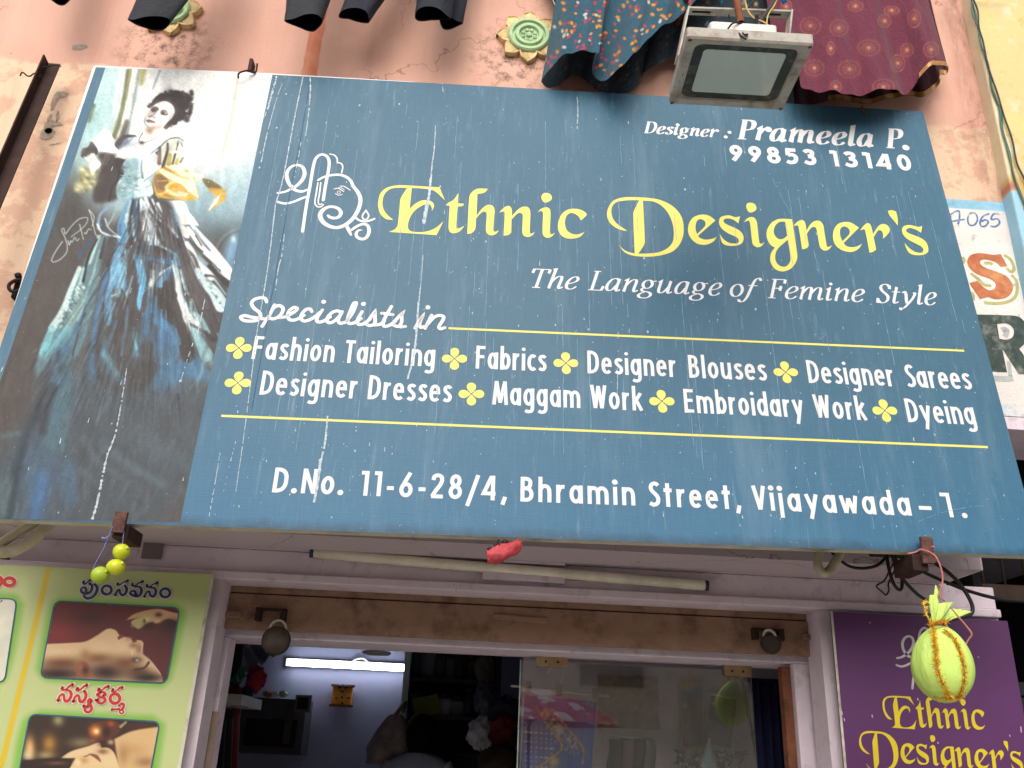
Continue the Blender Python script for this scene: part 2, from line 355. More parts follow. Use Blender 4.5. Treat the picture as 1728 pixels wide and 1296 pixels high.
# ---------------------------------------------------------------- yellow neighbour
def yellow_material():
    m = NT('yellow_plaster'); x, y, z = m.sep(); nz = m.noise(3, 8, .65)
    col = m.mix(m.ramp(nz, [(.35, 0), (.65, 1)]), lin(216, 199, 136), lin(208, 186, 140))
    col = m.mix(m.ramp(m.noise(5, 8, .7, m.map(loc=(4, 1, 2))), [(.55, 0), (.66, .8)]), col, lin(226, 214, 190))
    col = m.mix(m.ramp(m.noise(16, 10, .7), [(.57, 0), (.66, .6)]), col, lin(196, 160, 96))
    edge = band(m, m.math('ADD', x, m.math('MULTIPLY', m.math('SUBTRACT', nz, .5), .02)), 0, XR + .014, .006)
    col = m.mix(edge, col, m.mix(m.ramp(nz, [(.3, 0), (.7, 1)]), lin(226, 214, 178), lin(206, 194, 166)))
    low = band(m, m.math('ADD', z, m.math('MULTIPLY', nz, .05)), 0, 3.70, .02); col = m.mix(m.math('MULTIPLY', low, .75), col, lin(196, 158, 92))
    side = m.math('MULTIPLY', band(m, x, 0, XR + .030, .002), band(m, z, 0, 3.615, .004)); col = m.mix(side, col, m.mix(m.ramp(nz, [(.3, 0), (.7, 1)]), lin(160, 202, 222), lin(134, 182, 206)))
    rd = m.math('MULTIPLY', band(m, x, 0, XR + .026, .003), band(m, m.math('ADD', z, m.math('MULTIPLY', nz, .03)), 3.632, 3.665, .012)); col = m.mix(m.math('MULTIPLY', rd, .8), col, lin(178, 110, 110))
    m.bump(m.math('ADD', m.noise(40, 8, .65), m.math('MULTIPLY', nz, 2)), .4, .006); return m.fin(col, .85, .25)
yb = thing('yellow_building', (2.4, YW, 0), 'yellow plastered neighbouring wall with a blue painted return, right of the pink wall', 'building')
b = MB(); b.box((XR, YW - .058, 2.69), (4.2, YW + .24, 6.2)); b.build('wall', yellow_material(), yb, bevel=.006)
b = MB(); b.box((2.6, YW - .05, -.2), (4.2, YW + .24, 2.689)); b.build('pier', M_concrete, yb)
# dark shop next door, under the ledge: side walls, back wall with a rolled grille
nb_ = thing('neighbour_shop', (2.4, 3.6, 0), 'dark unlit shop opening right of the purple board, with a rusty grille inside', 'shop')
b = MB(); b.box((1.80, 4.3, -.2), (4.2, 4.4, 2.9)); b.box((1.799, YB + .121, -.2), (1.83, 4.3, 2.9)); b.box((1.62, YB + .3, 2.69), (4.2, 4.4, 2.9)); b.build('wall', M_dark, nb_)
M_rustbar = mat('dark_rust', (74, 58, 52), .8, .3, .2, var=.3)
p0 = at(1700, 1000, 3.3)
b = MB(); b.box((1.835, 3.30, p0[2] - .03), (3.0, 3.34, p0[2] + .03)); b.build('rail', M_rustbar, nb_)
for i in range(7):
    xx = 1.90 + i * .085; b = MB(); b.tube([(xx, 3.32, p0[2] + .03), (xx, 3.32, 2.69)], .006, 6); b.build('grille_bar', M_rustbar, nb_)
b = MB()
for i in range(30): b.box((1.835, 3.36, .3 + i * .055), (3.0, 3.37, .345 + i * .055))
b.build('shutter_curtain', mat('black_slats', (30, 31, 36), .6, .3, var=.2), nb_)
# ---------------------------------------------------------------- room behind the door
room = thing('shop_room', (.2, 4.6, 0), 'dim lilac-walled tailoring room behind the glass door', 'room')
ZC = 2.42
b = MB(); b.box((-2.2, 6.0, -.2), (2.4, 6.1, ZC)); b.build('back_wall', M_inwall, room)
b = MB(); b.box((-2.3, 3.36, -.2), (-2.2, 6.0, ZC)); b.box((1.56, 3.26, -.2), (1.66, 6.0, ZC)); b.build('side_wall', M_inwall, room)
b = MB(); b.box((-2.3, 3.25, ZC), (2.4, 6.1, ZC + .1)); b.build('ceiling', mat('ceiling_paint', (150, 150, 165), .8), room)
b = MB(); b.box((-2.3, 2.95, -.1), (2.4, 6.1, 0)); b.build('floor', mat('tile_floor', (150, 146, 142), .4), room)
b = MB(); b.box((-2.2, YB + .121, -.2), (at(378, 977, YB)[0] - .02, YB + .3, 2.1)); b.box((at(1380, 1030, YB)[0] + .02, YB + .121, -.2), (1.798, YB + .3, 2.1)); b.box((-2.2, YB + .3, 1.95), (1.56, YB + .32, 2.42)); b.build('front_wall', M_dark, room)
# ---------------------------------------------------------------- street and the house across it
g = MB(); g.box((-60, -60, -.12), (60, 2.94, -.105)); g.build('street', mat('asphalt', (188, 184, 176), .9, .2, var=.15, scale=8), origin=(0, 0, -.12), kind='structure')
g = MB(); g.box((-3.6, 1.9, -.1049), (4.2, 2.93, .0)); g.build('pavement', M_concrete, origin=(0, 2.4, -.1), kind='structure')
op = thing('opposite_house', (0, -6.5, 0), 'cream house across the street seen only as a reflection in the glass door', 'building')
b = MB(); b.box((-9, -9, -.1), (9, -6.5, 4.3)); b.build('wall', mat('cream_plaster', (240, 232, 216), .85, .2, var=.1, scale=2, dirt=(186, 170, 150)), op)
for i in range(5):
    xx = -5.5 + i * 2.4; b = MB(); b.box((xx, -6.51, 2.6), (xx + .9, -6.46, 3.9)); b.build('window', mat('shaded_glass', (50, 58, 66), .2, .5) if i == 0 else bpy.data.materials['shaded_glass'], op)
b = MB(); b.box((-9.2, -6.5, 4.3), (9.2, -6.1, 4.42)); b.build('eave', M_concrete, op)
# ---------------------------------------------------------------- lettering: stroke alphabets in units of the capital height
def ell(cx, cy, rx, ry, n=20): return ' '.join('%.3f,%.3f' % (cx + rx * math.cos(2 * math.pi * k / n), cy + ry * math.sin(2 * math.pi * k / n)) for k in range(n)) + ' z'
SANS = {  # letter: (width, [paths], [dots])
 'a': (.50, [ell(.235, .365, .165, .29), '.42,.73* .42,0*'], []), 'b': (.50, ['.08,1.03* .08,0*', ell(.265, .365, .165, .29)], []),
 'c': (.41, ['.38,.60 .30,.655 .21,.645 .11,.54 .08,.365 .11,.19 .21,.08 .30,.075 .38,.13'], []), 'd': (.50, [ell(.235, .365, .165, .29), '.42,1.03* .42,0*'], []),
 'e': (.49, ['.09,.385* .41,.385* .39,.54 .33,.63 .25,.655 .15,.62 .09,.5 .08,.365 .10,.2 .17,.1 .26,.075 .33,.09 .40,.15'], []),
 'g': (.50, [ell(.235, .365, .165, .29), '.42,.73* .42,0 .41,-.13 .36,-.21 .26,-.235 .17,-.23 .08,-.19'], []), 'h': (.50, ['.08,1.03* .08,0*', '.08,.46 .12,.58 .18,.64 .26,.655 .35,.62 .40,.53 .42,.40 .42,0*'], []),
 'i': (.16, ['.08,.73* .08,0*'], [(.08, .925)]), 'j': (.16, ['.08,.73* .08,-.27*'], [(.08, .925)]), 'k': (.46, ['.08,1.03* .08,0*', '.40,.73* .12,.35*', '.18,.44* .42,0*'], []), 'l': (.16, ['.08,1.03* .08,0*'], []),
 'm': (.80, ['.08,.73* .08,0*', '.08,.48 .11,.58 .17,.64 .24,.655 .32,.62 .38,.53 .40,.40 .40,0*', '.40,.48 .43,.58 .49,.64 .56,.655 .64,.62 .70,.53 .72,.40 .72,0*'], []),
 'n': (.50, ['.08,.73* .08,0*', '.08,.46 .12,.58 .18,.64 .26,.655 .35,.62 .40,.53 .42,.40 .42,0*'], []), 'o': (.50, [ell(.25, .365, .17, .29)], []),
 'r': (.34, ['.08,.73* .08,0*', '.09,.42 .12,.55 .18,.63 .25,.655 .32,.65'], []), 's': (.40, ['.36,.585 .29,.645 .2,.65 .12,.61 .10,.52 .15,.44 .25,.36 .33,.28 .34,.18 .28,.09 .18,.075 .06,.13'], []),
 't': (.36, ['.17,.96* .17,0*', '.01,.67* .34,.67*'], []), 'u': (.50, ['.08,.73* .08,.28 .11,.14 .18,.08 .25,.075 .34,.12 .39,.22 .42,.35', '.42,.73* .42,0*'], []),
 'w': (.66, ['.05,.73* .18,.02* .33,.62* .48,.02* .61,.73*'], []), 'y': (.50, ['.06,.73* .27,.04*', '.44,.73* .17,-.27*'], []),
 'F': (.48, ['.08,1* .08,0*', '.08,.925* .46,.925*', '.08,.52* .41,.52*'], []), 'T': (.46, ['0,.925* .46,.925*', '.23,.925* .23,0*'], []), 'E': (.48, ['.08,1* .08,0*', '.08,.925* .46,.925*', '.08,.52* .42,.52*', '.08,.075* .46,.075*'], []),
 'D': (.56, ['.08,1* .08,0*', '.08,.925* .20,.925 .37,.85 .46,.68 .475,.5 .46,.32 .37,.15 .20,.075 .08,.075*'], []), 'B': (.50, ['.08,1* .08,0*', '.08,.925* .22,.925 .33,.88 .37,.76 .34,.62 .24,.54 .08,.53*', '.08,.53* .24,.53 .36,.47 .415,.33 .39,.17 .30,.09 .20,.075 .08,.075*'], []),
 'M': (.70, ['.06,0* .15,.98* .35,.08* .55,.98* .64,0*'], []), 'W': (.72, ['.05,1* .21,.03* .36,.96* .51,.03* .67,1*'], []), 'N': (.56, ['.08,1* .08,0*', '.48,1* .48,0*', '.09,.97* .47,.03*'], []), 'V': (.46, ['.04,1* .23,.03* .42,1*'], []),
 'S': (.44, ['.40,.85 .33,.92 .24,.93 .15,.88 .11,.77 .14,.65 .24,.54 .34,.43 .39,.30 .36,.15 .27,.08 .17,.07 .05,.13'], []),
 '1': (.30, ['.22,1* .22,0*', '.02,.925* .22,.925*'], []), '6': (.50, [ell(.25, .30, .165, .225), '.37,1.0* .17,.56 .10,.40'], []), '2': (.48, ['.08,.73 .10,.86 .19,.925 .28,.925 .37,.86 .39,.73 .34,.56 .20,.33 .06,.075*', '.03,.075* .45,.075*'], []),
 '8': (.48, [ell(.24, .73, .135, .19), ell(.24, .29, .165, .215)], []), '/': (.40, ['.40,1.0* .04,-.26*'], []), '4': (.50, ['.38,1* .38,0*', '.33,.97* .05,.27* .48,.27*'], []), '-': (.30, ['.03,.34* .28,.34*'], []), ',': (.22, ['.16,.16* .07,-.16*'], []), '.': (.18, [], [(.09, .09)]),
 '9': (.50, [ell(.25, .68, .155, .225), '.12,0* .34,.44 .40,.58'], []), '5': (.48, ['.42,.90* .12,.90* .10,.54*', '.10,.55 .19,.59 .30,.58 .38,.48 .385,.32 .33,.16 .22,.09 .12,.10 .04,.16'], []), '3': (.46, ['.06,.80 .13,.89 .23,.91 .33,.86 .35,.74 .29,.60 .18,.55', '.18,.55 .32,.50 .38,.38 .36,.20 .27,.11 .17,.10 .03,.20'], []), '0': (.52, [ell(.26, .5, .165, .41)], []), ' ': (.25, [], []),
}
# upright skeletons of a slanted book face; drawn with a broad pen
ITAL = {
 'a': (.60, ['.43,.58 .34,.65 .21,.61 .11,.44 .07,.24 .11,.07 .20,.02 .31,.10 .40,.30', '.455,.65* .43,.2 .44,.06 .49,.02 .58,.10'], []), 'e': (.50, ['.10,.28 .25,.32 .39,.42 .43,.54 .36,.645 .25,.63 .13,.48 .08,.28 .11,.09 .21,.01 .33,.03 .45,.15'], []),
 'g': (.58, [ell(.26, .43, .165, .215), '.38,.58* .56,.615*', '.18,.25 .10,.17 .14,.08 .30,.05 .43,-.02 .46,-.13 .37,-.25 .21,-.28 .07,-.23 .04,-.13 .13,-.02 .24,.03'], []),
 'h': (.60, ['.04,1.0* .14,1.0* .10,0*', '.11,.28 .20,.48 .33,.63 .43,.62 .46,.50 .44,.2 .45,.06 .50,.02 .59,.10'], []), 'n': (.60, ['.02,.57* .13,.64* .10,0*', '.11,.28 .20,.48 .33,.63 .43,.62 .46,.50 .44,.2 .45,.06 .50,.02 .59,.10'], []),
 'm': (.92, ['.02,.57* .13,.64* .10,0*', '.11,.28 .20,.48 .31,.63 .40,.62 .43,.50 .41,0*', '.42,.28 .52,.48 .63,.63 .74,.62 .77,.50 .75,.2 .76,.06 .81,.02 .90,.10'], []), 'u': (.62, ['.02,.57* .12,.64* .10,.22 .13,.06 .22,.02 .33,.13 .44,.36', '.465,.65* .44,.2 .45,.06 .50,.02 .60,.10'], []),
 'i': (.30, ['.02,.57* .13,.64* .11,.2 .12,.06 .17,.02 .27,.10'], [(.15, .87)]), 'l': (.28, ['.04,1.0* .14,1.0* .11,.2 .12,.06 .17,.02 .27,.10'], []), 't': (.36, ['.17,.86* .12,.2 .13,.06 .19,.02 .30,.10', '.0,.60* .33,.60*'], []),
 'f': (.40, ['.44,.93 .38,1.0 .29,.95 .22,.76 .15,.3 .10,0 .02,-.20 -.07,-.26 -.15,-.20', '.05,.60* .38,.60*'], [(.44, .93), (-.15, -.20)]), 'o': (.54, [ell(.26, .32, .19, .315)], []), 'r': (.46, ['.02,.57* .13,.64* .10,0*', '.11,.28 .20,.48 .29,.60 .38,.63 .45,.56'], [(.42, .58)]),
 's': (.42, ['.37,.52 .33,.61 .24,.64 .15,.60 .13,.50 .21,.39 .32,.28 .34,.15 .26,.04 .16,.02 .07,.07 .05,.17'], []), 'y': (.56, ['.02,.57 .11,.64 .17,.52 .21,.22 .25,.03', '.50,.62 .52,.52 .44,.28 .30,.02 .15,-.2 .0,-.27'], [(.02, -.26)]),
 'T': (.66, ['.03,.965* .64,.965*', '.04,.965* .02,.76*', '.63,.965* .61,.76*', '.335,.965* .325,.02*', '.18,.015* .48,.015*'], []), 'L': (.60, ['.20,.98* .19,.02*', '.08,.985* .33,.985*', '.06,.015* .53,.015*', '.53,.015* .58,.23*'], []),
 'F': (.60, ['.20,.98* .19,.02*', '.08,.985* .58,.985*', '.575,.985* .56,.78*', '.20,.52* .46,.52*', '.46,.64* .44,.40*', '.06,.015* .34,.015*'], []), 'S': (.54, ['.46,.74* .45,.94*', '.45,.85 .36,.96 .26,.98 .15,.92 .12,.78 .20,.62 .35,.47 .44,.33 .42,.13 .31,.02 .19,.02 .08,.12', '.06,.24* .055,.0*'], []),
 'D': (.74, ['.20,.98* .19,.02*', '.08,.985* .33,.985 .55,.92 .66,.72 .66,.42 .56,.16 .38,.03 .06,.015*'], []), 'P': (.60, ['.20,.98* .19,.02*', '.08,.985* .34,.985 .50,.92 .545,.74 .48,.56 .34,.49 .20,.49*', '.06,.015* .36,.015*'], []), '.': (.24, [], [(.10, .07)]), ':': (.24, [], [(.10, .08), (.10, .50)]),
}
def word(b, pl, font, text, uL, uR, vL, slope, h, sw, slant=0, track=.13, off=.0005, pen=None, dot=None):
    """set one word between uL and uR on a baseline; sw = stroke width, pen = thin/thick ratio of a broad pen"""
    x = 0; strokes = []; dots = []
    for ch in text:
        wd, ps, ds = font[ch]
        for t in ps:
            P, c = path(t, 5); strokes.append(([np.array((x + p[0] + slant * p[1], p[1])) for p in P], c))
        for (dx, dy) in ds: dots.append((x + dx + slant * dy, dy))
        x += wd + track
    xs = [p[0] for P, c in strokes for p in P]; lo, hi = min(xs + [d[0] for d in dots]), max(xs + [d[0] for d in dots])
    pad = sw * (.5 if pen is None else .35); sx = (uR - uL - 2 * pad) / (hi - lo)
    T = lambda p: np.array((uL + pad + (p[0] - lo) * sx, vL + (uL + pad + (p[0] - lo) * sx - uL) * slope + p[1] * h))
    if pen is None: wf = sw
    else:
        a = math.atan2(1, slant * sx / h + .0001)           # stems run along the slant
        wf = lambda t: max(sw * pen, sw * abs(math.sin(math.atan2(t[1], t[0]) - .18) / max(math.sin(a - .18), .3)))
    k = 0; ss = []
    for P, c in strokes:              # acute corners (M, W, N, V) are separate strokes
        Q = [T(p) for p in P]; cur = [Q[0]]
        for i in range(1, len(Q)):
            cur.append(Q[i])
            if not c and 0 < i < len(Q) - 1 and pen is None and _n(Q[i] - Q[i - 1] + 1e-12).dot(_n(Q[i + 1] - Q[i] + 1e-12)) < -.55: ss.append((cur, False)); cur = [Q[i]]
        ss.append((cur, c))
    for Q, c in ss: b.ribbon(pl, Q, wf, off + (k % 5) * .00010, c); k += 1
    for P, c in []: b.ribbon(pl, [T(p) for p in P], wf, off + (k % 5) * .00010, c); k += 1
    for d in dots: b.disc(pl, T(d), dot or sw * .56, off + .0002)
    return b
# ---------------------------------------------------------------- the shop's display letters, drawn as outlines
GL = {'E': (632, 302, 10.8, ['345,745* 210,730 110,640 68,510 68,420 100,280 190,180 300,135 450,117 670,122* 1190,155* 1215,230 1285,390* 1180,290 1090,220 1000,190 850,175 680,165* 640,545* 740,455 860,395 960,390 1050,420 1085,490 1045,590* 1045,530 1010,470 960,460 860,490 740,575 660,680 615,800 608,880 640,940 720,965 870,970 1000,945 1120,890 1255,775* 1130,1025* 260,965* 370,920 415,860 430,780 455,560 470,380 500,310 595,165* 480,160 380,165 280,190 190,270 150,380 150,500 190,600 260,680 z']),
 't': (632, 302, 10.8, ['1530,255* 1520,445* 1635,455* 1600,495 1515,505* 1490,880 1510,905 1560,895 1645,850* 1560,950 1480,985 1420,990 1370,960 1350,880 1370,490* 1295,480* 1340,440 1440,380 z']),
 'h': (745, 305, 10.8, ['845,150* 800,205 740,230 655,240* 640,640* 730,520 820,450 880,440 940,465 968,540 960,660 945,890 955,925 990,930 1048,900* 1000,965 940,993 890,995 835,965 810,900 825,620 810,575 770,565 710,600 630,690* 618,860 600,910 540,960 470,970* 505,320 530,240 590,180 670,145 z']),
 'n': (835, 315, 10.8, ['78,475* 160,390 235,352 285,370 310,430 312,540* 400,440 480,380 560,365 615,385 645,450 645,600 635,820 645,855 680,855 735,820* 680,890 620,917 570,915 520,885 500,820 510,540 495,495 450,480 395,505 305,600* 298,840* 250,880 160,895* 180,480 165,455 z']),
 'i': (835, 315, 10.8, ['775,475* 840,410 920,378 970,385 1005,420 1015,500 1003,840 1020,868 1055,865 1103,835* 1050,900 990,932 940,932 890,900 870,840 878,490 860,450 820,450 z', '940,115 1010,140 1040,200 1020,250 920,295 870,260 848,190 880,130 z']),
 'c': (835, 315, 10.8, ['1570,618* 1520,540 1440,490 1370,485 1310,530 1280,620 1280,700 1310,790 1380,850 1480,875 1560,860 1640,820* 1560,910 1450,945 1330,945 1230,905 1165,820 1150,700 1180,570 1250,470 1350,415 1470,405 1580,430 1660,480 1672,520 z']),
 'D': (1015, 320, 10.8, ['475,755* 350,735 210,660 125,560 100,440 130,320 210,210 340,155 500,138 740,145 880,155 1050,185 1230,260 1380,380 1470,530 1498,720 1480,870 1410,1020 1290,1130 1100,1195 900,1222 700,1220 540,1195 420,1140 350,1060 315,1000* 400,1090 500,1140 605,1165* 580,440 600,370 685,195* 500,195 350,210 250,245 195,310 178,400 200,510 260,600 340,665 z/755,200* 790,940 775,1010 670,1170* 860,1165 1050,1140 1200,1070 1290,970 1318,840 1300,640 1220,440 1100,300 950,220 z']),
 'e': (1150, 330, 10.8, ['620,455* 300,735* 340,775 420,802 500,800 570,785 648,755* 580,840 480,890 390,900 280,875 190,805 130,700 118,600 150,480 230,390 350,350 450,353 530,385 z/285,705* 410,580 440,525 425,470 380,440 330,432 285,460 258,540 260,630 z']),
 's': (1150, 330, 10.8, ['1070,380* 1035,510* 960,450 880,422 810,422 765,450 775,490 830,530 1000,605 1080,660 1125,730 1130,800 1100,870 1020,910 900,920 790,900 740,860 715,790 695,700* 760,790 840,850 930,875 1010,870 1042,840 1035,795 990,755 850,690 740,610 690,530 685,460 710,400 780,370 880,365 980,395 z']),
 'i2': (1150, 330, 10.8, ['1140,490* 1190,425 1260,393 1320,402 1360,450 1380,530 1415,840 1430,875 1460,880 1515,850* 1460,920 1400,945 1350,935 1300,890 1285,830 1245,490 1215,458 z', '1260,132 1330,155 1365,225 1340,280 1255,313 1210,280 1178,200 1200,145 z']),
 'g': (1285, 350, 10.8, ['555,218* 650,850 650,930 610,1030 530,1120 420,1165 320,1160 230,1110 170,1010 158,920 180,820 245,735* 170,690 110,590 92,480 120,370 190,275 290,220 380,210 z/430,262* 468,520* 400,570 330,582 265,545 225,470 228,390 270,310 340,265 z/478,590* 530,930 510,1010 450,1075 380,1082 310,1050 260,980 248,890 270,800 310,740 z']),
 'n2': (1285, 350, 10.8, ['585,340* 640,275 715,232 765,240 795,290 820,430* 880,325 950,260 1020,243 1080,262 1125,330 1140,420 1185,690 1205,725 1240,715 1283,695* 1230,765 1170,790 1120,780 1070,730 1050,660 1005,410 985,370 940,358 890,390 825,485* 860,690* 830,740 740,768* 675,360 655,330 z']),
 'e2': (1395, 345, 13.292, ['722,525* 378,868* 420,920 500,955 600,960 690,940 795,880* 720,990 610,1055 500,1068 360,1035 240,960 165,850 138,700 170,550 260,440 390,398 500,400 600,440 z/350,830* 490,690 518,620 495,550 440,508 380,495 320,530 295,600 305,710 z']),
 'r': (1395, 345, 13.292, ['748,585* 820,490 900,425 950,430 990,480 1040,670* 1110,555 1190,465 1270,440 1350,465 1410,550 1400,620 1340,700 1258,775* 1265,690 1240,610 1200,582 1150,590 1050,735* 1108,1015* 1040,1065 960,1085* 865,600 840,560 z']),
 "'": (1395, 345, 13.292, ['1370,150* 1460,132 1555,165* 1590,320 1590,475* 1510,370 1410,250 z']),
 's2': (1445, 345, 13.292, ['1475,485* 1450,640* 1360,580 1270,545 1170,535 1118,570 1130,620 1200,660 1450,760 1560,850 1610,980 1600,1070 1520,1125 1380,1143 1240,1120 1160,1060 1110,960 1080,865* 1170,970 1280,1050 1380,1085 1470,1080 1505,1040 1490,980 1420,925 1200,810 1090,730 1030,630 1030,540 1080,485 1190,465 1300,485 1400,508 z'])}
def glyph(key):
    """outlines of one display letter in sign-board coordinates: list of [outer, hole, ...]"""
    ox, oy, s, parts = GL[key]
    return [[[SIGN.uv(ox + p[0] / s, oy + p[1] / s) for p in path(lp if lp.strip().endswith('z') else lp + ' z')[0]] for lp in part.split('/')] for part in parts]
# the emblem: strokes (outline text, width, kind) in a 7.856x enlargement of the photograph at (460, 250)
LOGO = [('70,595 160,580 240,545 330,490 400,410 425,330 395,250 320,225 240,255 190,330 200,430 250,510 310,560 390,575 465,550', [34, 34, 42, 46, 52, 52, 46, 38, 42, 48, 50, 50, 46, 40, 34]), ('60,712 160,735 270,715 380,670 450,645', 36), ('398,1105 445,780 500,480 545,220 580,130 650,85 720,110 750,180 740,300 705,480 672,690', 42),
 ('605,425 680,385 780,360 890,355 980,385 1040,440 1065,500 1120,570 1160,650 1160,740 1120,850 1050,950 960,1020 850,1055 740,1030 660,970 630,890 660,830 730,785 810,780 880,810 905,860 880,910 820,930 760,915 735,895', [34, 36, 38, 40, 42, 42, 46, 50, 54, 54, 54, 54, 52, 50, 54, 58, 60, 54, 44, 42, 46, 50, 48, 44, 42, 36]),
 ('760,80 820,95 855,140 860,195* 910,205 930,250 915,330', 20), ('600,460 580,600 560,720 590,775 640,780 675,750', 20), ('640,460 620,620 605,710 620,750 655,740', 20), ('900,505 950,510 1030,560', 14), ('815,545 870,535 945,580', 14), ('850,540 900,525 950,555', 10), ('833,605 875,628 925,615', 12), (ell(878, 588, 20, 18), 9),
 ('1090,915 1150,960 1230,975 1300,960 1350,940', 32), ('980,1030 1010,1090 1040,1155', [50, 48, 30]), ('1045,1090 1120,1040 1200,1010 1260,1030 1280,1100 1250,1180 1190,1210 1120,1180 1110,1130 1140,1095 1185,1090', [40, 40, 40, 42, 46, 46, 44, 42, 38, 32, 14]), ('1238,830* 1275,895 1255,940 1225,950 1195,930 1195,890 z', 22)]
def logo(b, pl, T, ks, off):
    """draw the emblem on a plane; T maps enlargement coordinates to plane coordinates"""
    for i, (t, wd) in enumerate(LOGO):
        P, c = path(t, 6)
        if hasattr(wd, '__len__'): wd = list(np.interp(np.linspace(0, len(wd) - 1, len(P)), range(len(wd)), wd) * ks)
        else: wd = wd * ks
        b.ribbon(pl, [T(p) for p in P], wd, off + i * .00007, c, None if c else 'round')
# ---------------------------------------------------------------- the big sign board
CN = [SIGN.uv(160, 112), SIGN.uv(1557, 188), SIGN.uv(1758, 939), SIGN.uv(-97, 873)]      # TL TR BR BL
def banner_material():
    m = NT('banner_blue'); x, y, z = m.sep()
    weave = m.noise(1, 3, .6, m.map((14, 14, 420))); weave2 = m.noise(1, 3, .6, m.map((420, 14, 14))); big = m.noise(1.6, 6, .6)
    col = m.mix(m.ramp(big, [(.3, 0), (.7, 1)]), lin(52, 93, 116), lin(61, 101, 123))
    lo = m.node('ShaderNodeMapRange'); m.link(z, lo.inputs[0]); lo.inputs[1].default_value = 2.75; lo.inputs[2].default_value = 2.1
    col = m.mix(m.math('MULTIPLY', lo.outputs[0], .65), col, lin(48, 110, 148))      # brighter foot: the board's sheen put into the print colour
    col = m.mix(m.ramp(weave, [(.35, .0), (.7, .16)]), col, lin(40, 78, 102)); col = m.mix(m.ramp(weave2, [(.45, .0), (.75, .10)]), col, lin(120, 160, 180))
    dust = m.ramp(m.noise(1, 8, .7, m.map((9, 9, .7))), [(.52, 0), (.85, .22)]); col = m.mix(dust, col, lin(168, 188, 198))
    sp = m.ramp(m.noise(150, 2, .5, m.map((1, 1, .45))), [(.735, 0), (.76, .7)]); col = m.mix(sp, col, lin(205, 214, 220))
    rw = m.ramp(m.noise(1, 4, .7, m.map((60, 60, 1.4))), [(.6, 0), (.75, .16)]); col = m.mix(rw, col, lin(190, 205, 214))
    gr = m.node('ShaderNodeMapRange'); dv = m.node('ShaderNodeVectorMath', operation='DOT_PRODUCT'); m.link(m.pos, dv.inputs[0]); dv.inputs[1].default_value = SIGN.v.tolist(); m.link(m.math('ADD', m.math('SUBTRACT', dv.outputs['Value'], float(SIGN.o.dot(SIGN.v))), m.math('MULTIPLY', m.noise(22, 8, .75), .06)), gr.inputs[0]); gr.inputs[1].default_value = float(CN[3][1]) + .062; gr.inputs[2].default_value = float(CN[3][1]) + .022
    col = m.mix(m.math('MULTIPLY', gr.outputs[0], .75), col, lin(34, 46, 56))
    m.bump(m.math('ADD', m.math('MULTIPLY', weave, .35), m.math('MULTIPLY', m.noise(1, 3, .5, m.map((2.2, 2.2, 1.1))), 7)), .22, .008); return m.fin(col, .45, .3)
M_banner = banner_material()
M_cream = mat('cream_rim', (196, 190, 172), .7, .3, dirt=(84, 80, 72), dirt_amt=.7)
M_print_white = mat('white_print', (220, 219, 219), .5, .4, var=.03, bump=.05)
M_print_yellow = mat('yellow_print', (230, 216, 104), .5, .4, var=.06, bump=.05)
sgn = thing('sign_board', SIGN.P(0, (CN[2][1] + CN[3][1]) / 2, 0), 'huge blue printed shop sign with yellow lettering and a woman in a gown', 'sign')
b = MB(); e = .004
rows = []
N = 90
def edge(a, c, t): return a + (c - a) * t
for i in range(41):
    t = i / 40; r_ = []
    for j in range(N + 1):
        q = edge(edge(CN[0], CN[1], j / N), edge(CN[3], CN[2], j / N), t); q = q + np.array((0, .0082 * math.sin(math.pi * (j / N) ** .8) * max(0, 1 - t * 6))); r_.append(SIGN.P(q[0], q[1], .0))
    rows.append(r_)
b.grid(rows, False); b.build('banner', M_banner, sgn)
b = MB()
def bar(p, q, w_, d0, d1): # frame tube along an edge, inside the board
    a = np.array(p); c = np.array(q); t = _n(c - a); nn = np.array((-t[1], t[0])) * w_
    b.prism(SIGN, [a, c, c + nn, a + nn], d0, d1)
for i in range(4): bar(CN[i], CN[(i + 1) % 4], -.03, -.03, -.0012)
b.build('frame', M_cream, sgn)
cx = (CN[0] + CN[1] + CN[2] + CN[3]) / 4
b = MB(); b.prism(SIGN, [c + _n(cx - c) * .035 for c in CN], -.012, -.004); b.build('backing', mat('flex_back', (170, 168, 160), .8), sgn)
# bare white edge of the flex along the top and left
b = MB(); b.ribbon(SIGN, [SIGN.uv(160, 112), SIGN.uv(300, 118), SIGN.uv(460, 125), SIGN.uv(700, 138.5)], [.008, .007, .006, .002], .0004); b.ribbon(SIGN, [CN[0], CN[0] + (CN[3] - CN[0]) * .35, CN[0] + (CN[3] - CN[0]) * .6], [.010, .006, .001], .00045); b.build('edge_strip', M_print_white, sgn)
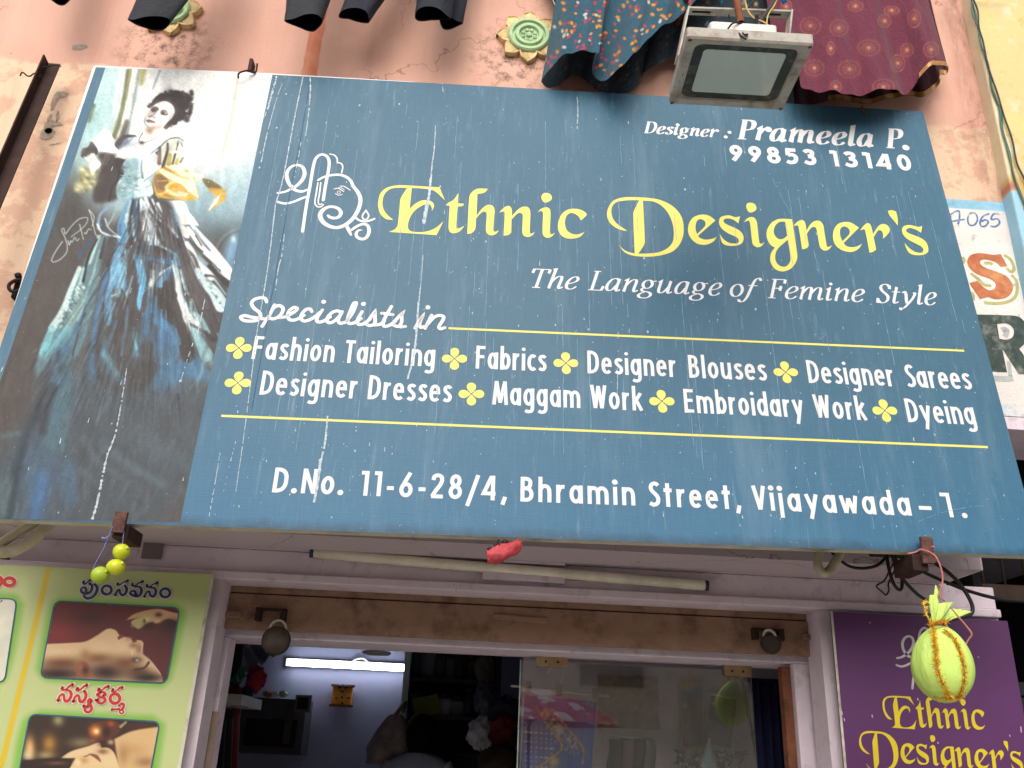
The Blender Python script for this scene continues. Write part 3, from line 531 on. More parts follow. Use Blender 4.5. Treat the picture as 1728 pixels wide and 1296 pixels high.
# --- lettering
def baseline(p, q):
    a = SIGN.uv(*p); c = SIGN.uv(*q); s = (c[1] - a[1]) / (c[0] - a[0]); return lambda u: a[1] + (u - a[0]) * s, s
def hgt(p, bl): a = SIGN.uv(*p); return a[1] - bl(a[0])
def row(words, bl, h, name, m_, font=SANS, **kw):
    f, s = bl[0], bl[1]
    for (t, x0, x1) in words:
        a = SIGN.uv(x0, bl[2](x0)) if len(bl) > 2 else None
        b = MB(); word(b, SIGN, font, t, a[0], SIGN.uv(x1, bl[2](x1))[0], f(a[0]), s, h, **kw); b.build(name, m_, sgn)
def bl(p, q):
    f, s = baseline(p, q); g = lambda x: p[1] + (x - p[0]) * (q[1] - p[1]) / (q[0] - p[0]); return (f, s, g)
b1 = bl((424, 605.7), (1641.9, 658)); h1 = hgt((434, 567), b1[0])
row([('Fashion', 424, 562.9), ('Tailoring', 577.2, 733), ('Fabrics', 802.5, 922.8), ('Designer', 991.6, 1144), ('Blouses', 1163.4, 1295.8), ('Designer', 1365.2, 1513), ('Sarees', 1530.7, 1642.3)], b1, h1, 'lettering', M_print_white, sw=h1 * .130)
b2 = bl((437.4, 665.9), (1625.6, 716.2))
row([('Designer', 437.4, 603.4), ('Dresses', 620, 762.4), ('Maggam', 830.5, 979.5), ('Work', 996.2, 1085.8), ('Embroidary', 1155.6, 1358), ('Work', 1376, 1464.8), ('Dyeing', 1533, 1648.5)], b2, h1, 'lettering', M_print_white, sw=h1 * .130)
b3 = bl((458.7, 830.8), (1604.6, 872.9)); h3 = hgt((464.5, 789), b3[0])
row([('D.No.', 458.7, 577.3), ('11-6-28/4,', 603.3, 855.6), ('Bhramin', 878, 1072.3), ('Street,', 1093.8, 1252), ('Vijayawada', 1271.6, 1539), ('-', 1550, 1578), ('1.', 1590, 1632)], b3, h3, 'lettering', M_print_white, sw=h3 * .154, dot=h3 * .11, track=.17)
b4 = bl((1243.5, 271.3), (1527.8, 287.5)); h4 = hgt((1252, 246), b4[0])
row([('99853', 1233, 1379), ('13140', 1400, 1540)], b4, h4, 'lettering', M_print_white, sw=h4 * .225, track=.2)
b5 = bl((1242.6, 234.5), (1493.7, 249.5)); h5 = hgt((1250, 202), b5[0])
row([('Prameela', 1242, 1477), ('P.', 1493, 1532)], b5, h5, 'lettering', M_print_white, font=ITAL, sw=h5 * .19, slant=.22, track=.06, pen=.24, dot=h5 * .14)
b6 = bl((1085, 224.4), (1203.6, 231.6)); h6 = hgt((1089, 205), b6[0])
row([('Designer', 1085, 1214), (':', 1223, 1234)], b6, h6, 'lettering', M_print_white, font=ITAL, sw=h6 * .19, slant=.22, track=.06, pen=.26, dot=h6 * .13)
b7 = bl((896.3, 485.4), (1571.7, 515)); h7 = hgt((905, 453), b7[0])
row([('The', 896, 977.5), ('Language', 990.4, 1220), ('of', 1233, 1289), ('Femine', 1294, 1462), ('Style', 1479, 1584)], b7, h7, 'lettering', M_print_white, font=ITAL, sw=h7 * .125, slant=.24, track=.03, pen=.34, dot=h7 * .075)
# script heading, one continuous hand
k1 = np.linalg.norm(SIGN.uv(560, 520) - SIGN.uv(561, 520)) / 4.32
def zs(pl, ox, oy, s): return lambda p: pl.uv(ox + p[0] / s, oy + p[1] / s)
T = zs(SIGN, 380, 480, 4.32); b = MB()
for i, t in enumerate(['303,128 290,102 255,98 210,112 192,140 212,175 250,205 258,235 235,260 180,268 130,260 114,238 140,228 200,240 290,252', '360,150* 325,220 270,305*', '325,225 350,175 390,155 418,168 420,195 395,232 350,252 318,244', '395,243 440,236 505,200 525,178 505,168 472,188 455,228 472,258 515,258 575,226', '632,198 618,180 588,185 558,218 552,250 580,268 640,246 695,202', '708,188* 668,250 676,274 712,270 765,238', '848,208 820,194 780,206 746,244 744,272 772,280 815,252 848,212', '852,200* 824,262 838,284 880,276', '880,276 925,215 950,160 955,135 938,138 915,190 893,255 902,284 938,282 990,250', '998,200* 965,262 972,292 1008,288 1055,256', '1040,270 1092,198* 1092,235 1090,285 1055,302 1025,290', '1090,298 1130,292 1160,268', '1212,162* 1152,275 1158,305 1192,302 1240,272', '1142,212* 1222,222*', '1225,280 1298,204* 1288,222 1285,280 1262,308 1225,298', '1280,312 1312,308', '1385,320 1445,222* 1418,285 1424,314 1460,306', '1505,228* 1458,322*', '1470,300 1520,245 1560,228 1592,238 1588,260 1558,312 1570,326 1600,318']):
    P, c = path(t, 6); b.ribbon(SIGN, [T(p) for p in P], 26 * k1, .0005 + i * .00008, c, 'round')
for (dx, dy) in ((718, 127), (1008, 143), (1478, 168)): b.disc(SIGN, T((dx, dy)), 18 * k1, .0009)
b.build('lettering', M_print_white, sgn)
# yellow display name
for wd_ in (['E', 't', 'h', 'n', 'i', 'c'], ['D', 'e', 's', 'i2', 'g', 'n2', 'e2', 'r', "'", 's2']):
    b = MB()
    for i, g_ in enumerate(wd_):
        for part in glyph(g_): b.sheet(SIGN, part, .0005 + i * .00004)
    b.build('display_lettering', M_print_yellow, sgn)
# rules
for p, q in (((757, 554), (1627, 592)), ((373.5, 701.7), (1667, 754.6))):
    b = MB(); b.ribbon(SIGN, [SIGN.uv(*p), SIGN.uv(*q)], .0072, .0005); b.build('ruled_line', M_print_yellow, sgn)
# four-leaf ornaments
petal = [(0, .06), (.14, .2), (.30, .40), (.36, .62), (.30, .84), (.16, .96), (0, 1), (-.16, .96), (-.30, .84), (-.36, .62), (-.30, .40), (-.14, .2)]
for (px, py) in ((403.1, 587.2), (767, 605.4), (955, 612.8), (1325.9, 628.1), (401.3, 646.2), (795.5, 664.9), (1116.9, 677.2), (1493, 693)):
    c = SIGN.uv(px, py); b = MB()
    for a in range(4):
        ca, sa = math.cos(a * math.pi / 2 + .04), math.sin(a * math.pi / 2 + .04)
        P, _ = path(' '.join('%f,%f' % (c[0] + .0385 * (x * ca - y * sa), c[1] + .0385 * (x * sa + y * ca)) for x, y in petal) + ' z', 3); b.sheet(SIGN, [P], .0005)
    b.build('clover_ornament', M_print_yellow, sgn)
b = MB(); T = zs(SIGN, 460, 250, 7.856); logo(b, SIGN, T, np.linalg.norm(SIGN.uv(540, 330) - SIGN.uv(541, 330)) / 7.856, .0005); b.build('emblem', M_print_white, sgn)
# ---------------------------------------------------------------- printed pictures: brush strokes on a fine mesh, stored as a colour attribute
class Canvas:
    def __init__(s, x0, y0, x1, y1, k, base):
        s.x0, s.y0, s.k = x0, y0, k; s.w = int((x1 - x0) * k); s.h = int((y1 - y0) * k)
        s.c = np.ones((s.h, s.w, 3)) * np.array(base, float); s.f = lambda p: p
    def frame(s, ox, oy, z): s.f = lambda p: (ox + p[0] / z, oy + p[1] / z); s.z = z; return s
    def _box(s, P, pad):
        P = np.array([((p[0] - s.x0) * s.k, (p[1] - s.y0) * s.k) for p in P])
        a = np.maximum(np.floor(P.min(0) - pad), 0).astype(int); b = np.minimum(np.ceil(P.max(0) + pad), (s.w, s.h)).astype(int)
        if b[0] <= a[0] or b[1] <= a[1]: return P, None, None, None
        Y, X = np.mgrid[a[1]:b[1], a[0]:b[0]]; return P, X + .5, Y + .5, (slice(a[1], b[1]), slice(a[0], b[0]))
    def _mix(s, sl, al, col): s.c[sl] = s.c[sl] * (1 - al[..., None]) + np.array(col, float) * al[..., None]
    def _dist(s, P, X, Y, closed):
        n = len(P); D = np.full(X.shape, 1e9); T = np.zeros(X.shape)
        for i in range(n if closed else n - 1):
            a, b = P[i], P[(i + 1) % n]; d = b - a; L = max(d.dot(d), 1e-9)
            t = np.clip(((X - a[0]) * d[0] + (Y - a[1]) * d[1]) / L, 0, 1); q = np.hypot(X - a[0] - t * d[0], Y - a[1] - t * d[1])
            m = q < D; D[m] = q[m]; T[m] = (i + t[m]) / max(n - 1, 1)
        return D, T
    def fill(s, txt, col, soft=.8, al=1):
        P, _ = path(txt if txt.endswith('z') else txt + ' z', 4); P = [s.f(p) for p in P]
        P, X, Y, sl = s._box(P, soft * s.k + 2)
        if sl is None: return s
        D, _ = s._dist(P, X, Y, True); ins = np.zeros(X.shape, bool); n = len(P)
        for i in range(n):
            a, b = P[i], P[(i + 1) % n]
            if abs(a[1] - b[1]) < 1e-9: continue
            ins ^= ((a[1] > Y) != (b[1] > Y)) & (X < (b[0] - a[0]) * (Y - a[1]) / (b[1] - a[1]) + a[0])
        sd = np.where(ins, D, -D); A = np.clip(.5 + sd / (2 * soft * s.k + 1e-6), 0, 1); A = A * A * (3 - 2 * A); s._mix(sl, A * al, col); return s
    def brush(s, txt, w0, w1, col, al=1, soft=.6):
        """w0, w1: widths in frame units at start and end"""
        P, c = path(txt, 4); P = [s.f(p) for p in P]; w0, w1 = w0 / s.z, w1 / s.z
        P, X, Y, sl = s._box(P, (max(w0, w1) + soft) * s.k + 2)
        if sl is None: return s
        D, T = s._dist(P, X, Y, c); W_ = (w0 + (w1 - w0) * T) / 2 * s.k; A = np.clip(.5 + (W_ - D) / (2 * soft * s.k), 0, 1); s._mix(sl, A * al, col); return s
    def blob(s, x, y, rx, ry, col, al=1, ang=0):
        cx, cy = s.f((x, y)); rx, ry = rx / s.z, ry / s.z; r = max(rx, ry) * 2.2
        P, X, Y, sl = s._box([(cx - r, cy - r), (cx + r, cy + r)], 1)
        if sl is None: return s
        dx = (X / s.k + s.x0 - cx); dy = (Y / s.k + s.y0 - cy); ca, sa = math.cos(ang), math.sin(ang)
        A = np.exp(-((dx * ca + dy * sa) / rx) ** 2 - ((-dx * sa + dy * ca) / ry) ** 2); s._mix(sl, A * al, col); return s
    def noise(s, n, amp, sx, sy, seed):
        rr = np.random.RandomState(seed)
        g = rr.rand(int(s.h / sy) + 3, int(s.w / sx) + 3); yy = np.arange(s.h) / sy; xx = np.arange(s.w) / sx
        yi, xi = yy.astype(int), xx.astype(int); fy, fx = (yy - yi)[:, None], (xx - xi)[None]
        v = g[yi][:, xi] * (1 - fy) * (1 - fx) + g[yi + 1][:, xi] * fy * (1 - fx) + g[yi][:, xi + 1] * (1 - fy) * fx + g[yi + 1][:, xi + 1] * fy * fx
        s.c *= (1 + amp * (v - .5))[..., None]; return s
    def at(s, px, py):
        x = np.clip((px - s.x0) * s.k - .5, 0, s.w - 1.001); y = np.clip((py - s.y0) * s.k - .5, 0, s.h - 1.001)
        xi, yi = x.astype(int), y.astype(int); fx, fy = (x - xi)[:, None], (y - yi)[:, None]
        return s.c[yi, xi] * (1 - fx) * (1 - fy) + s.c[yi, xi + 1] * fx * (1 - fy) + s.c[yi + 1, xi] * (1 - fx) * fy + s.c[yi + 1, xi + 1] * fx * fy
def print_material(name, rough=.45):
    m = NT(name); a = m.node('ShaderNodeVertexColor', layer_name='print'); m.bump(m.noise(1, 3, .6, m.map((14, 14, 420))), .1, .003)
    return m.fin(m.mix(1.0, a.outputs[0], (.93, .93, .93, 1), 'MULTIPLY'), rough, .2)
def picture(name, pl, quad, nu, nv, canvas, mat_, parent, off, keep=None, label=None, gam=1.0):
    """quad: corners TL TR BR BL in photo pixels of a flat print lying on plane pl"""
    a, b_, c, d = [np.array(q, float) for q in [pl.uv(*q) for q in quad]]
    pts = []; px = []
    for i in range(nv + 1):
        for j in range(nu + 1):
            p = (a + (b_ - a) * (j / nu)) * (1 - i / nv) + (d + (c - d) * (j / nu)) * (i / nv); pts.append(pl.P(p[0], p[1], off))
    pts = np.array(pts); cam_ = (pts - CAMP) @ RM; px = 864 + FPX * cam_[:, 0] / cam_[:, 2]; py = 648 + FPX * cam_[:, 1] / cam_[:, 2]
    col = np.clip(canvas.at(px, py) / 255, 0, 1) ** gam; L = np.where(col <= .04045, col / 12.92, ((col + .055) / 1.055) ** 2.4)
    fs = [(i * (nu + 1) + j, i * (nu + 1) + j + 1, (i + 1) * (nu + 1) + j + 1, (i + 1) * (nu + 1) + j) for i in range(nv) for j in range(nu)]
    if keep is not None:
        kk = keep(px, py); fs = [f for f in fs if kk[f[0]] and kk[f[1]] and kk[f[2]] and kk[f[3]]]
    mb = MB(); mb.add(pts, fs, False); o = mb.build(name, mat_, parent, label=label)
    at_ = o.data.color_attributes.new('print', 'FLOAT_COLOR', 'POINT'); at_.data.foreach_set('color', np.concatenate([L, np.ones((len(L), 1))], 1).astype(np.float32).ravel())
    return o
cv = Canvas(-110, 100, 480, 900, 1.3, (92, 86, 83))
cv.frame(0, 0, 1)
# background: bright upper right, teal drapery upper left, dark floor
cv.fill('150,90* 490,90* 450,330* 400,380 330,400 250,400 150,340 90,330*', (160, 186, 192), 30)
cv.fill('170,90* 490,90* 440,270* 380,290 300,300 230,290 140,250*', (233, 235, 233), 22)
cv.blob(400, 300, 70, 40, (205, 222, 224), .8).blob(380, 350, 60, 30, (150, 178, 188), .8).blob(330, 380, 60, 26, (126, 148, 156), .7).blob(420, 330, 40, 40, (176, 202, 210), .6)
cv.fill('120,90* 215,90* 180,260 120,310 60,330*', (196, 220, 218), 12).blob(150, 200, 30, 50, (170, 205, 206), .8, .3).blob(110, 290, 26, 40, (120, 150, 150), .8)
cv.brush('222,95 210,170 190,240', 9, 8, (146, 146, 96), .85, 1.5).brush('215,120 203,200 190,235', 5, 6, (104, 108, 84), .7, 2).brush('245,100 238,140', 14, 8, (166, 160, 96), .8, 3).brush('236,110 226,170 212,240', 5, 5, (120, 140, 138), .7, 2).brush('206,100 192,190', 4, 4, (226, 234, 230), .9, 1.5).brush('230,100 205,225', 5, 4, (236, 240, 236), .8, 1.5)
cv.brush('158,178 150,205', 7, 4, (104, 118, 84), .9, 2).brush('270,118 258,150', 4, 3, (138, 160, 158), .7, 1.5).brush('214,205 202,245', 8, 9, (98, 96, 84), .9, 2)
cv.blob(90, 330, 40, 24, (104, 122, 128), .9).blob(80, 385, 40, 14, (80, 90, 92), .8).blob(120, 350, 26, 60, (84, 78, 76), .9)
cv.blob(370, 400, 60, 26, (90, 100, 104), .7).blob(390, 430, 40, 26, (96, 92, 90), .8).blob(395, 465, 14, 40, (112, 150, 176), .8, .2)
cv.frame(220, 330, 8.64).brush('1580,470 1400,560 1280,700 1250,840', 22, 16, (150, 148, 132), .6, 1.2).brush('1580,520 1420,600 1300,760', 10, 8, (60, 58, 58), .8, 1).blob(1480, 800, 110, 280, (130, 172, 200), .9, .25).blob(1500, 640, 40, 60, (190, 216, 224), .9)
# dark mass behind the waist, floor shadows
cv.frame(110, 190, 8.64).fill('480,600 700,600 800,700 860,900 760,1250 640,1300 420,1300 430,1000 520,820', (76, 68, 66), 5).blob(1340, 1050, 60, 150, (72, 60, 56), 1).fill('1300,560 1420,700 1400,800 1300,1000 1250,1200 1330,1300 1400,1280 1330,1150 1330,950 1440,790 1500,440', (70, 62, 60), 1.4)
# fan, gloved hand, cuff
cv.fill('570,225* 650,270 700,370 750,410 780,520 700,590* 470,560* 380,425*', (238, 240, 240), 1.2)
for i in range(9): cv.brush('%d,%d %d,%d' % (430, 470, 560 + i * 26, 260 + i * 38), 5, 3, (206, 214, 218), .55, .6)
cv.fill('380,420 440,480 480,560 460,620 340,620 280,660 230,640 250,530 330,500', (78, 70, 66), 1.5).fill('270,640 340,660 370,600 430,600 440,660 520,740 500,800 440,850 400,910 370,860 340,730', (242, 236, 228), 1).brush('390,660 350,740', 9, 6, (120, 104, 92), .8)
cv.fill('230,800 330,800 400,920 460,850 500,820 480,960 450,1060 350,1120 240,1180 130,1150 130,1050 200,950', (150, 148, 112), 2.5)
for (x, y, r) in ((250, 830, 50), (200, 1060, 60), (300, 1000, 50), (410, 900, 50), (420, 1010, 40), (260, 1100, 50), (360, 1080, 36), (180, 1120, 36), (320, 900, 40)): cv.blob(x, y, r, r * .7, (226, 222, 184), .85, .6)
for (x, y, r) in ((330, 960, 36), (240, 980, 30), (390, 1040, 30), (300, 1130, 40)): cv.blob(x, y, r, r * .6, (96, 92, 62), .7, .5)
cv.brush('590,620 550,760', 34, 20, (120, 116, 100), .6, 1.5).brush('640,650 590,760', 14, 12, (140, 132, 116), .6, 1.5)
# neck, shoulders, bosom
cv.fill('1180,200 1150,330 1060,420 900,520 720,660 1000,660 1280,600 1500,420 1600,350 1480,230 1380,180', (240, 236, 230), 1.4).blob(1230, 260, 60, 60, (136, 108, 84), .75).blob(1300, 230, 70, 26, (160, 130, 96), .6).blob(1000, 470, 80, 60, (178, 190, 204), .6).blob(880, 430, 60, 70, (136, 158, 186), .7)
cv.brush('1130,295 1075,400 1110,445 1250,405 1415,310', 12, 5, (60, 50, 46), .9, .5).blob(1115, 440, 34, 22, (58, 48, 44), 1)
cv.fill('720,460 850,330 1030,330 1040,350 880,380 800,480 780,540', (84, 78, 80), 1).brush('1010,340 960,390 800,520', 20, 40, (116, 140, 172), .7, 1.5)
# bodice
cv.fill('880,680 1100,620 1290,600 1330,740 1310,860 1200,960 1260,1050 1270,1200 1000,1230 780,1240 750,1100 780,1000 860,900 860,780', (214, 230, 232), 1.4).fill('890,690 1060,680 1060,900 1050,1060 1000,1200 780,1250 750,1080 830,980 860,860', (152, 184, 188), 3)
rr = np.random.RandomState(3)
for i in range(46):
    x, y = 800 + rr.rand() * 260, 690 + rr.rand() * 520; a = -.25 - rr.rand() * .3; L = 30 + rr.rand() * 60; c_ = [(70, 90, 96), (224, 240, 240), (104, 150, 158), (240, 246, 246)][rr.randint(4)]
    cv.brush('%f,%f %f,%f %f,%f' % (x, y, x + L * .5, y + L * .2, x + L, y + L * .1 * a), 8 + rr.rand() * 12, 4, c_, .8, .7)
cv.brush('1120,690 1110,800 1130,950', 10, 34, (92, 112, 120), .85, 1).brush('1330,860 1150,1000', 10, 16, (110, 140, 150), .8).brush('1280,1040 1180,1090', 10, 12, (120, 156, 168), .8).blob(810, 745, 22, 20, (244, 246, 246), 1)
cv.fill('730,660 880,680 900,650 800,840 860,900 780,900 740,760', (60, 56, 58), 1.5).brush('800,830 750,1000 690,1080 640,1290', 10, 18, (26, 24, 26), .95, .5)
# puffed sleeve and golden bow
cv.frame(220, 220, 8.64).fill('420,260 540,160 620,140 760,160 790,300 760,460 700,500 500,510 400,520', (222, 222, 210), 1)
for t, w0, w1, c_ in (('545,190 540,300 480,510', 30, 50, (62, 54, 52)), ('700,160 670,290', 24, 14, (56, 54, 54)), ('655,350 615,490', 36, 26, (60, 56, 50)), ('770,400 725,465', 22, 20, (58, 52, 48)), ('740,180 760,240', 14, 10, (70, 68, 66)), ('430,250 420,480', 40, 60, (110, 88, 74)), ('575,360 560,490', 60, 70, (170, 160, 82)), ('690,410 670,480', 40, 50, (182, 172, 92)), ('400,270 560,130 700,110 770,150', 18, 14, (64, 84, 96)), ('300,340 420,240', 12, 20, (100, 140, 156))): cv.brush(t, w0, w1, c_, .9, .9)
cv.fill('410,580 500,540 620,540 900,600 960,800 985,980 900,1020 780,1025 620,1005 420,1010 360,900 340,720', (214, 178, 80), 1.2)
cv.fill('420,590 540,670 640,740 800,860 960,970* 990,980 900,650 780,560 600,520', (246, 240, 206), 1.2).fill('360,650 450,640 560,740 520,860 400,880 340,760', (140, 112, 74), 2.5)
for t, w0, w1, c_ in (('500,550 600,600 700,660', 50, 30, (176, 136, 60)), ('640,600 740,680 850,700', 40, 20, (222, 184, 92)), ('430,590 540,680 680,740', 20, 26, (250, 246, 226)), ('400,740 580,730', 14, 12, (226, 196, 120)), ('530,830 600,770 700,740', 60, 40, (240, 226, 170)), ('590,820 700,800 800,880', 70, 60, (206, 160, 62)), ('540,880 640,930 800,950', 50, 40, (248, 242, 216)), ('400,870 520,940 700,1000', 60, 30, (176, 132, 62)), ('640,760 800,880 960,990', 22, 16, (224, 180, 70)), ('440,1000 760,1020', 16, 16, (112, 88, 54)), ('420,930 560,900', 30, 18, (226, 196, 110)), ('700,900 830,930', 30, 20, (252, 250, 240)), ('800,590 860,610', 16, 10, (176, 150, 70))): cv.brush(t, w0, w1, c_, .85, 1)
cv.fill('840,570* 1080,690* 1040,710 880,660*', (240, 238, 220), 1).fill('1045,700* 1200,740 1340,840 1385,880* 1390,1000 1330,1060 1135,1180* 1240,980 1140,860*', (210, 172, 76), .8).fill('1045,700 1200,740 1350,850 1200,840 1120,830', (122, 110, 72), 2).fill('1320,920* 1230,1010 1130,1180* 1260,1060*', (248, 240, 224), .7).brush('1140,860 1300,870 1380,890', 20, 20, (196, 150, 60), .8)
# face and hair
cv.frame(220, 130, 10.8).fill('300,540 380,470 460,360 560,310 760,275 930,258 1040,300 1130,400 1080,480 1050,580 1000,620 1040,660 960,760 880,800 830,870 760,870 660,950 600,920 700,800 760,740 800,600 620,440 450,500 370,570', (62, 54, 56), .8)
for i in range(26):
    a = rr.rand() * 6.28; x, y = 1010 + 110 * math.cos(a * .35 - .6), 520 + 250 * math.sin(a * .4 - 1.2) * 1.2; cv.blob(x, y, 16 + rr.rand() * 26, 16 + rr.rand() * 26, (62, 54, 56), .9)
for (x, y) in ((330, 520), (355, 490), (1120, 400), (1040, 660), (1010, 735), (960, 760), (900, 790), (830, 850), (780, 870), (740, 900), (650, 940), (1070, 330), (960, 262), (840, 270)): cv.blob(x, y, 22, 18, (58, 50, 52), .85)
cv.fill('450,510 620,440 740,490 800,580 790,680 740,760 650,830 560,890 420,905 320,890 260,830 245,760 300,680 350,580', (240, 237, 233), .8)
cv.fill('450,520 500,560 480,640 400,700 330,740 300,690 360,570', (196, 190, 190), 2).fill('370,590 420,540 500,550 520,590 460,640 400,640', (98, 86, 86), 1.2).blob(420, 600, 24, 14, (60, 50, 52), .9)
cv.fill('550,640 600,610 660,620 690,690 610,700 560,680', (110, 98, 96), 1).blob(600, 660, 26, 18, (50, 44, 46), .95).brush('560,620 610,600 670,625', 16, 8, (70, 60, 60), .9, .5).brush('590,685 690,680', 8, 5, (60, 52, 54), .8, .5).blob(655, 655, 16, 9, (232, 228, 226), .8)
cv.brush('500,590 430,680 360,730', 16, 26, (110, 98, 96), .75, 1).brush('340,720 400,720 450,745', 16, 16, (96, 82, 80), .85, .6).fill('290,790 340,770 400,790 460,830 390,835 300,820', (140, 116, 118), .8).brush('300,795 380,790 455,830', 8, 8, (90, 74, 76), .9, .4).blob(340, 815, 40, 12, (150, 110, 114), .7).blob(270, 770, 20, 60, (150, 166, 180), .8).brush('250,800 280,870 330,900', 14, 10, (100, 110, 122), .7, 1)
cv.brush('420,905 560,900', 26, 10, (150, 126, 104), .6, 2).brush('740,640 800,570', 6, 20, (120, 104, 100), .5, 2)
for i in range(90):      # loose curls round the crown
    a = rr.rand() * 4.2 - 2.9; R_ = 1 + rr.normal(0, .05); cv.blob(810 + 300 * R_ * math.cos(a) * (1 if math.cos(a) > 0 else 1.25), 520 + 262 * R_ * math.sin(a), 14 + rr.rand() * 20, 12 + rr.rand() * 16, (62, 54, 56), .75)
for i in range(40):
    x, y = 780 + rr.rand() * 300, 330 + rr.rand() * 420; cv.brush('%f,%f %f,%f %f,%f' % (x, y, x + 30, y - 12, x + 52, y + 14), 7, 4, (104, 96, 98), .4, .5)
cv.fill('450,510 620,440 740,490 800,580 790,680 740,760 700,800 640,780 700,640 660,560 560,520', (240, 237, 233), 1.2, .55)
for t in ('620,330 760,300 900,330', '640,400 780,380 880,440', '700,460 800,470', '820,600 830,700', '860,420 1000,400'): cv.brush(t, 6, 4, (106, 98, 100), .6, .5)
# lace cuff, hand
cv.frame(220, 330, 8.64).fill('530,100 650,75 780,90 860,240 930,330 1000,440 940,430 860,420 780,420 690,400 600,395 540,370 480,360 510,230', (243, 239, 232), .9).brush('780,280 800,400', 14, 22, (190, 178, 150), .7, 1).brush('550,230 530,300', 14, 10, (206, 196, 176), .7, 1).fill('650,400 760,420 860,560 850,620 780,600 720,520', (238, 226, 214), 1).fill('600,400 660,410 740,560 790,640 790,780 700,700 640,560', (84, 72, 66), 1.4)
# skirt: grey-blue satin with bright folds
cv.frame(0, 0, 1).fill('225,345 290,345 312,430 345,520 372,600 368,650 320,640 280,660 225,655 185,650 150,640 158,560 178,470 200,400', (86, 122, 146), 9).fill('170,398 205,400 160,520 130,600 60,630 85,560 130,470', (110, 136, 142), 6).fill('300,420 350,440 400,520 372,620 340,600 310,520', (150, 172, 178), 7).fill('80,600 150,640 210,655 330,650 380,690 330,800 250,900 -60,900 0,780 60,680', (84, 94, 102), 26, .8)
cv.blob(100, 680, 26, 70, (96, 132, 148), .7, .25).blob(60, 800, 40, 60, (84, 116, 146), .6).blob(200, 600, 40, 60, (88, 130, 160), .6).blob(300, 610, 40, 40, (86, 128, 158), .6).blob(270, 760, 60, 20, (98, 112, 120), .6, .5).blob(20, 840, 40, 50, (92, 110, 118), .6)
cv.frame(0, 0, 1).fill('225,338 285,340 300,400 355,470 385,480 370,600 365,640 300,560 270,620 240,660 170,650 160,560 175,420 200,370', (84, 80, 80), 5)
def folds(fr, L, soft=1.3):
    cv.frame(*fr)
    for t, w0, w1, c_, al in L: cv.brush(t, w0, w1, c_, al, soft)
WH, PB, MB_, DB, DK = (228, 238, 240), (176, 212, 224), (112, 166, 198), (74, 112, 150), (64, 57, 56)
folds((80, 330, 8.64), [('1240,20 1150,200 1090,400 1100,620', 40, 170, MB_, .9), ('1210,70 1170,250 1140,380', 30, 60, PB, .8), ('1160,280 1160,360', 50, 40, WH, .8), ('1050,560 1060,420', 60, 30, DB, .6), ('1150,360 1160,640', 22, 16, PB, .9), ('1250,60 1230,220 1200,640', 30, 50, DK, .95), ('1290,80 1270,250 1290,450 1310,650', 30, 70, DB, .9), ('1240,300 1250,450 1270,650', 24, 40, PB, .95), ('1310,90 1300,180', 30, 16, PB, .8), ('1300,300 1320,520', 16, 20, MB_, .9), ('1370,60 1370,300 1440,640 1480,690', 40, 60, WH, .95), ('1400,100 1450,260 1540,560 1600,690', 60, 80, (206, 222, 226), .95), ('1330,100 1340,640', 22, 80, DK, .85)])
folds((220, 330, 8.64), [('150,90 170,300 240,560 290,690', 30, 70, WH, .95), ('220,180 300,440 340,640', 60, 80, (204, 220, 224), .9), ('190,180 300,350 470,640', 10, 40, DK, .9), ('300,290 420,480 480,650', 20, 20, PB, .7), ('220,40 320,240 480,420 670,610', 50, 30, WH, .9), ('260,210 400,380 560,520 760,760', 30, 80, DK, .95), ('320,60 400,240 470,330', 30, 14, WH, .9), ('330,180 420,320', 12, 14, DK, .8), ('400,120 460,240', 50, 14, WH, .9), ('510,400 600,480 680,600', 22, 30, WH, .85), ('250,690 420,730 560,800 670,900', 30, 40, PB, .85), ('560,800 680,880 720,1000', 20, 60, (120, 150, 166), .8),
 ('100,780 400,790 600,880', 120, 60, DK, .9), ('60,880 110,960 150,1080 180,1290', 60, 150, MB_, .95), ('160,930 160,1040', 26, 20, WH, .9), ('80,890 300,930 640,960', 40, 90, DB, .9), ('250,960 420,1040 430,1100', 30, 30, (84, 124, 168), .8), ('60,880 300,920 560,1000', 14, 12, MB_, .8), ('290,980 320,1150 280,1290', 60, 100, DK, .95), ('680,980 560,1120 430,1290', 60, 110, MB_, .95), ('640,1010 420,1150 300,1290', 16, 70, (222, 234, 240), .95), ('620,1050 520,1290', 20, 40, DB, .8)])
folds((220, 330, 8.64), [('840,480 960,640 1080,800 1300,1000 1440,1250', 60, 120, (238, 240, 238), .98), ('900,430 1040,600 1200,780 1440,1100', 50, 110, (232, 238, 238), .98), ('820,700 900,820 960,980 1180,1180', 70, 120, (226, 234, 234), .95), ('940,500 1040,640 1160,800', 14, 24, (110, 138, 144), .85), ('950,580 1040,730', 20, 18, (70, 62, 60), .9), ('850,640 960,740 1050,820', 10, 30, (80, 70, 68), .9), ('1060,880 1180,1000 1300,1100', 20, 40, DK, .95), ('1150,1030 1300,1180 1430,1290', 60, 100, DK, .98), ('1200,1000 1320,1140', 14, 26, (150, 178, 180), .85), ('790,770 900,900 960,1100 1000,1290', 60, 170, (98, 92, 92), .9)])
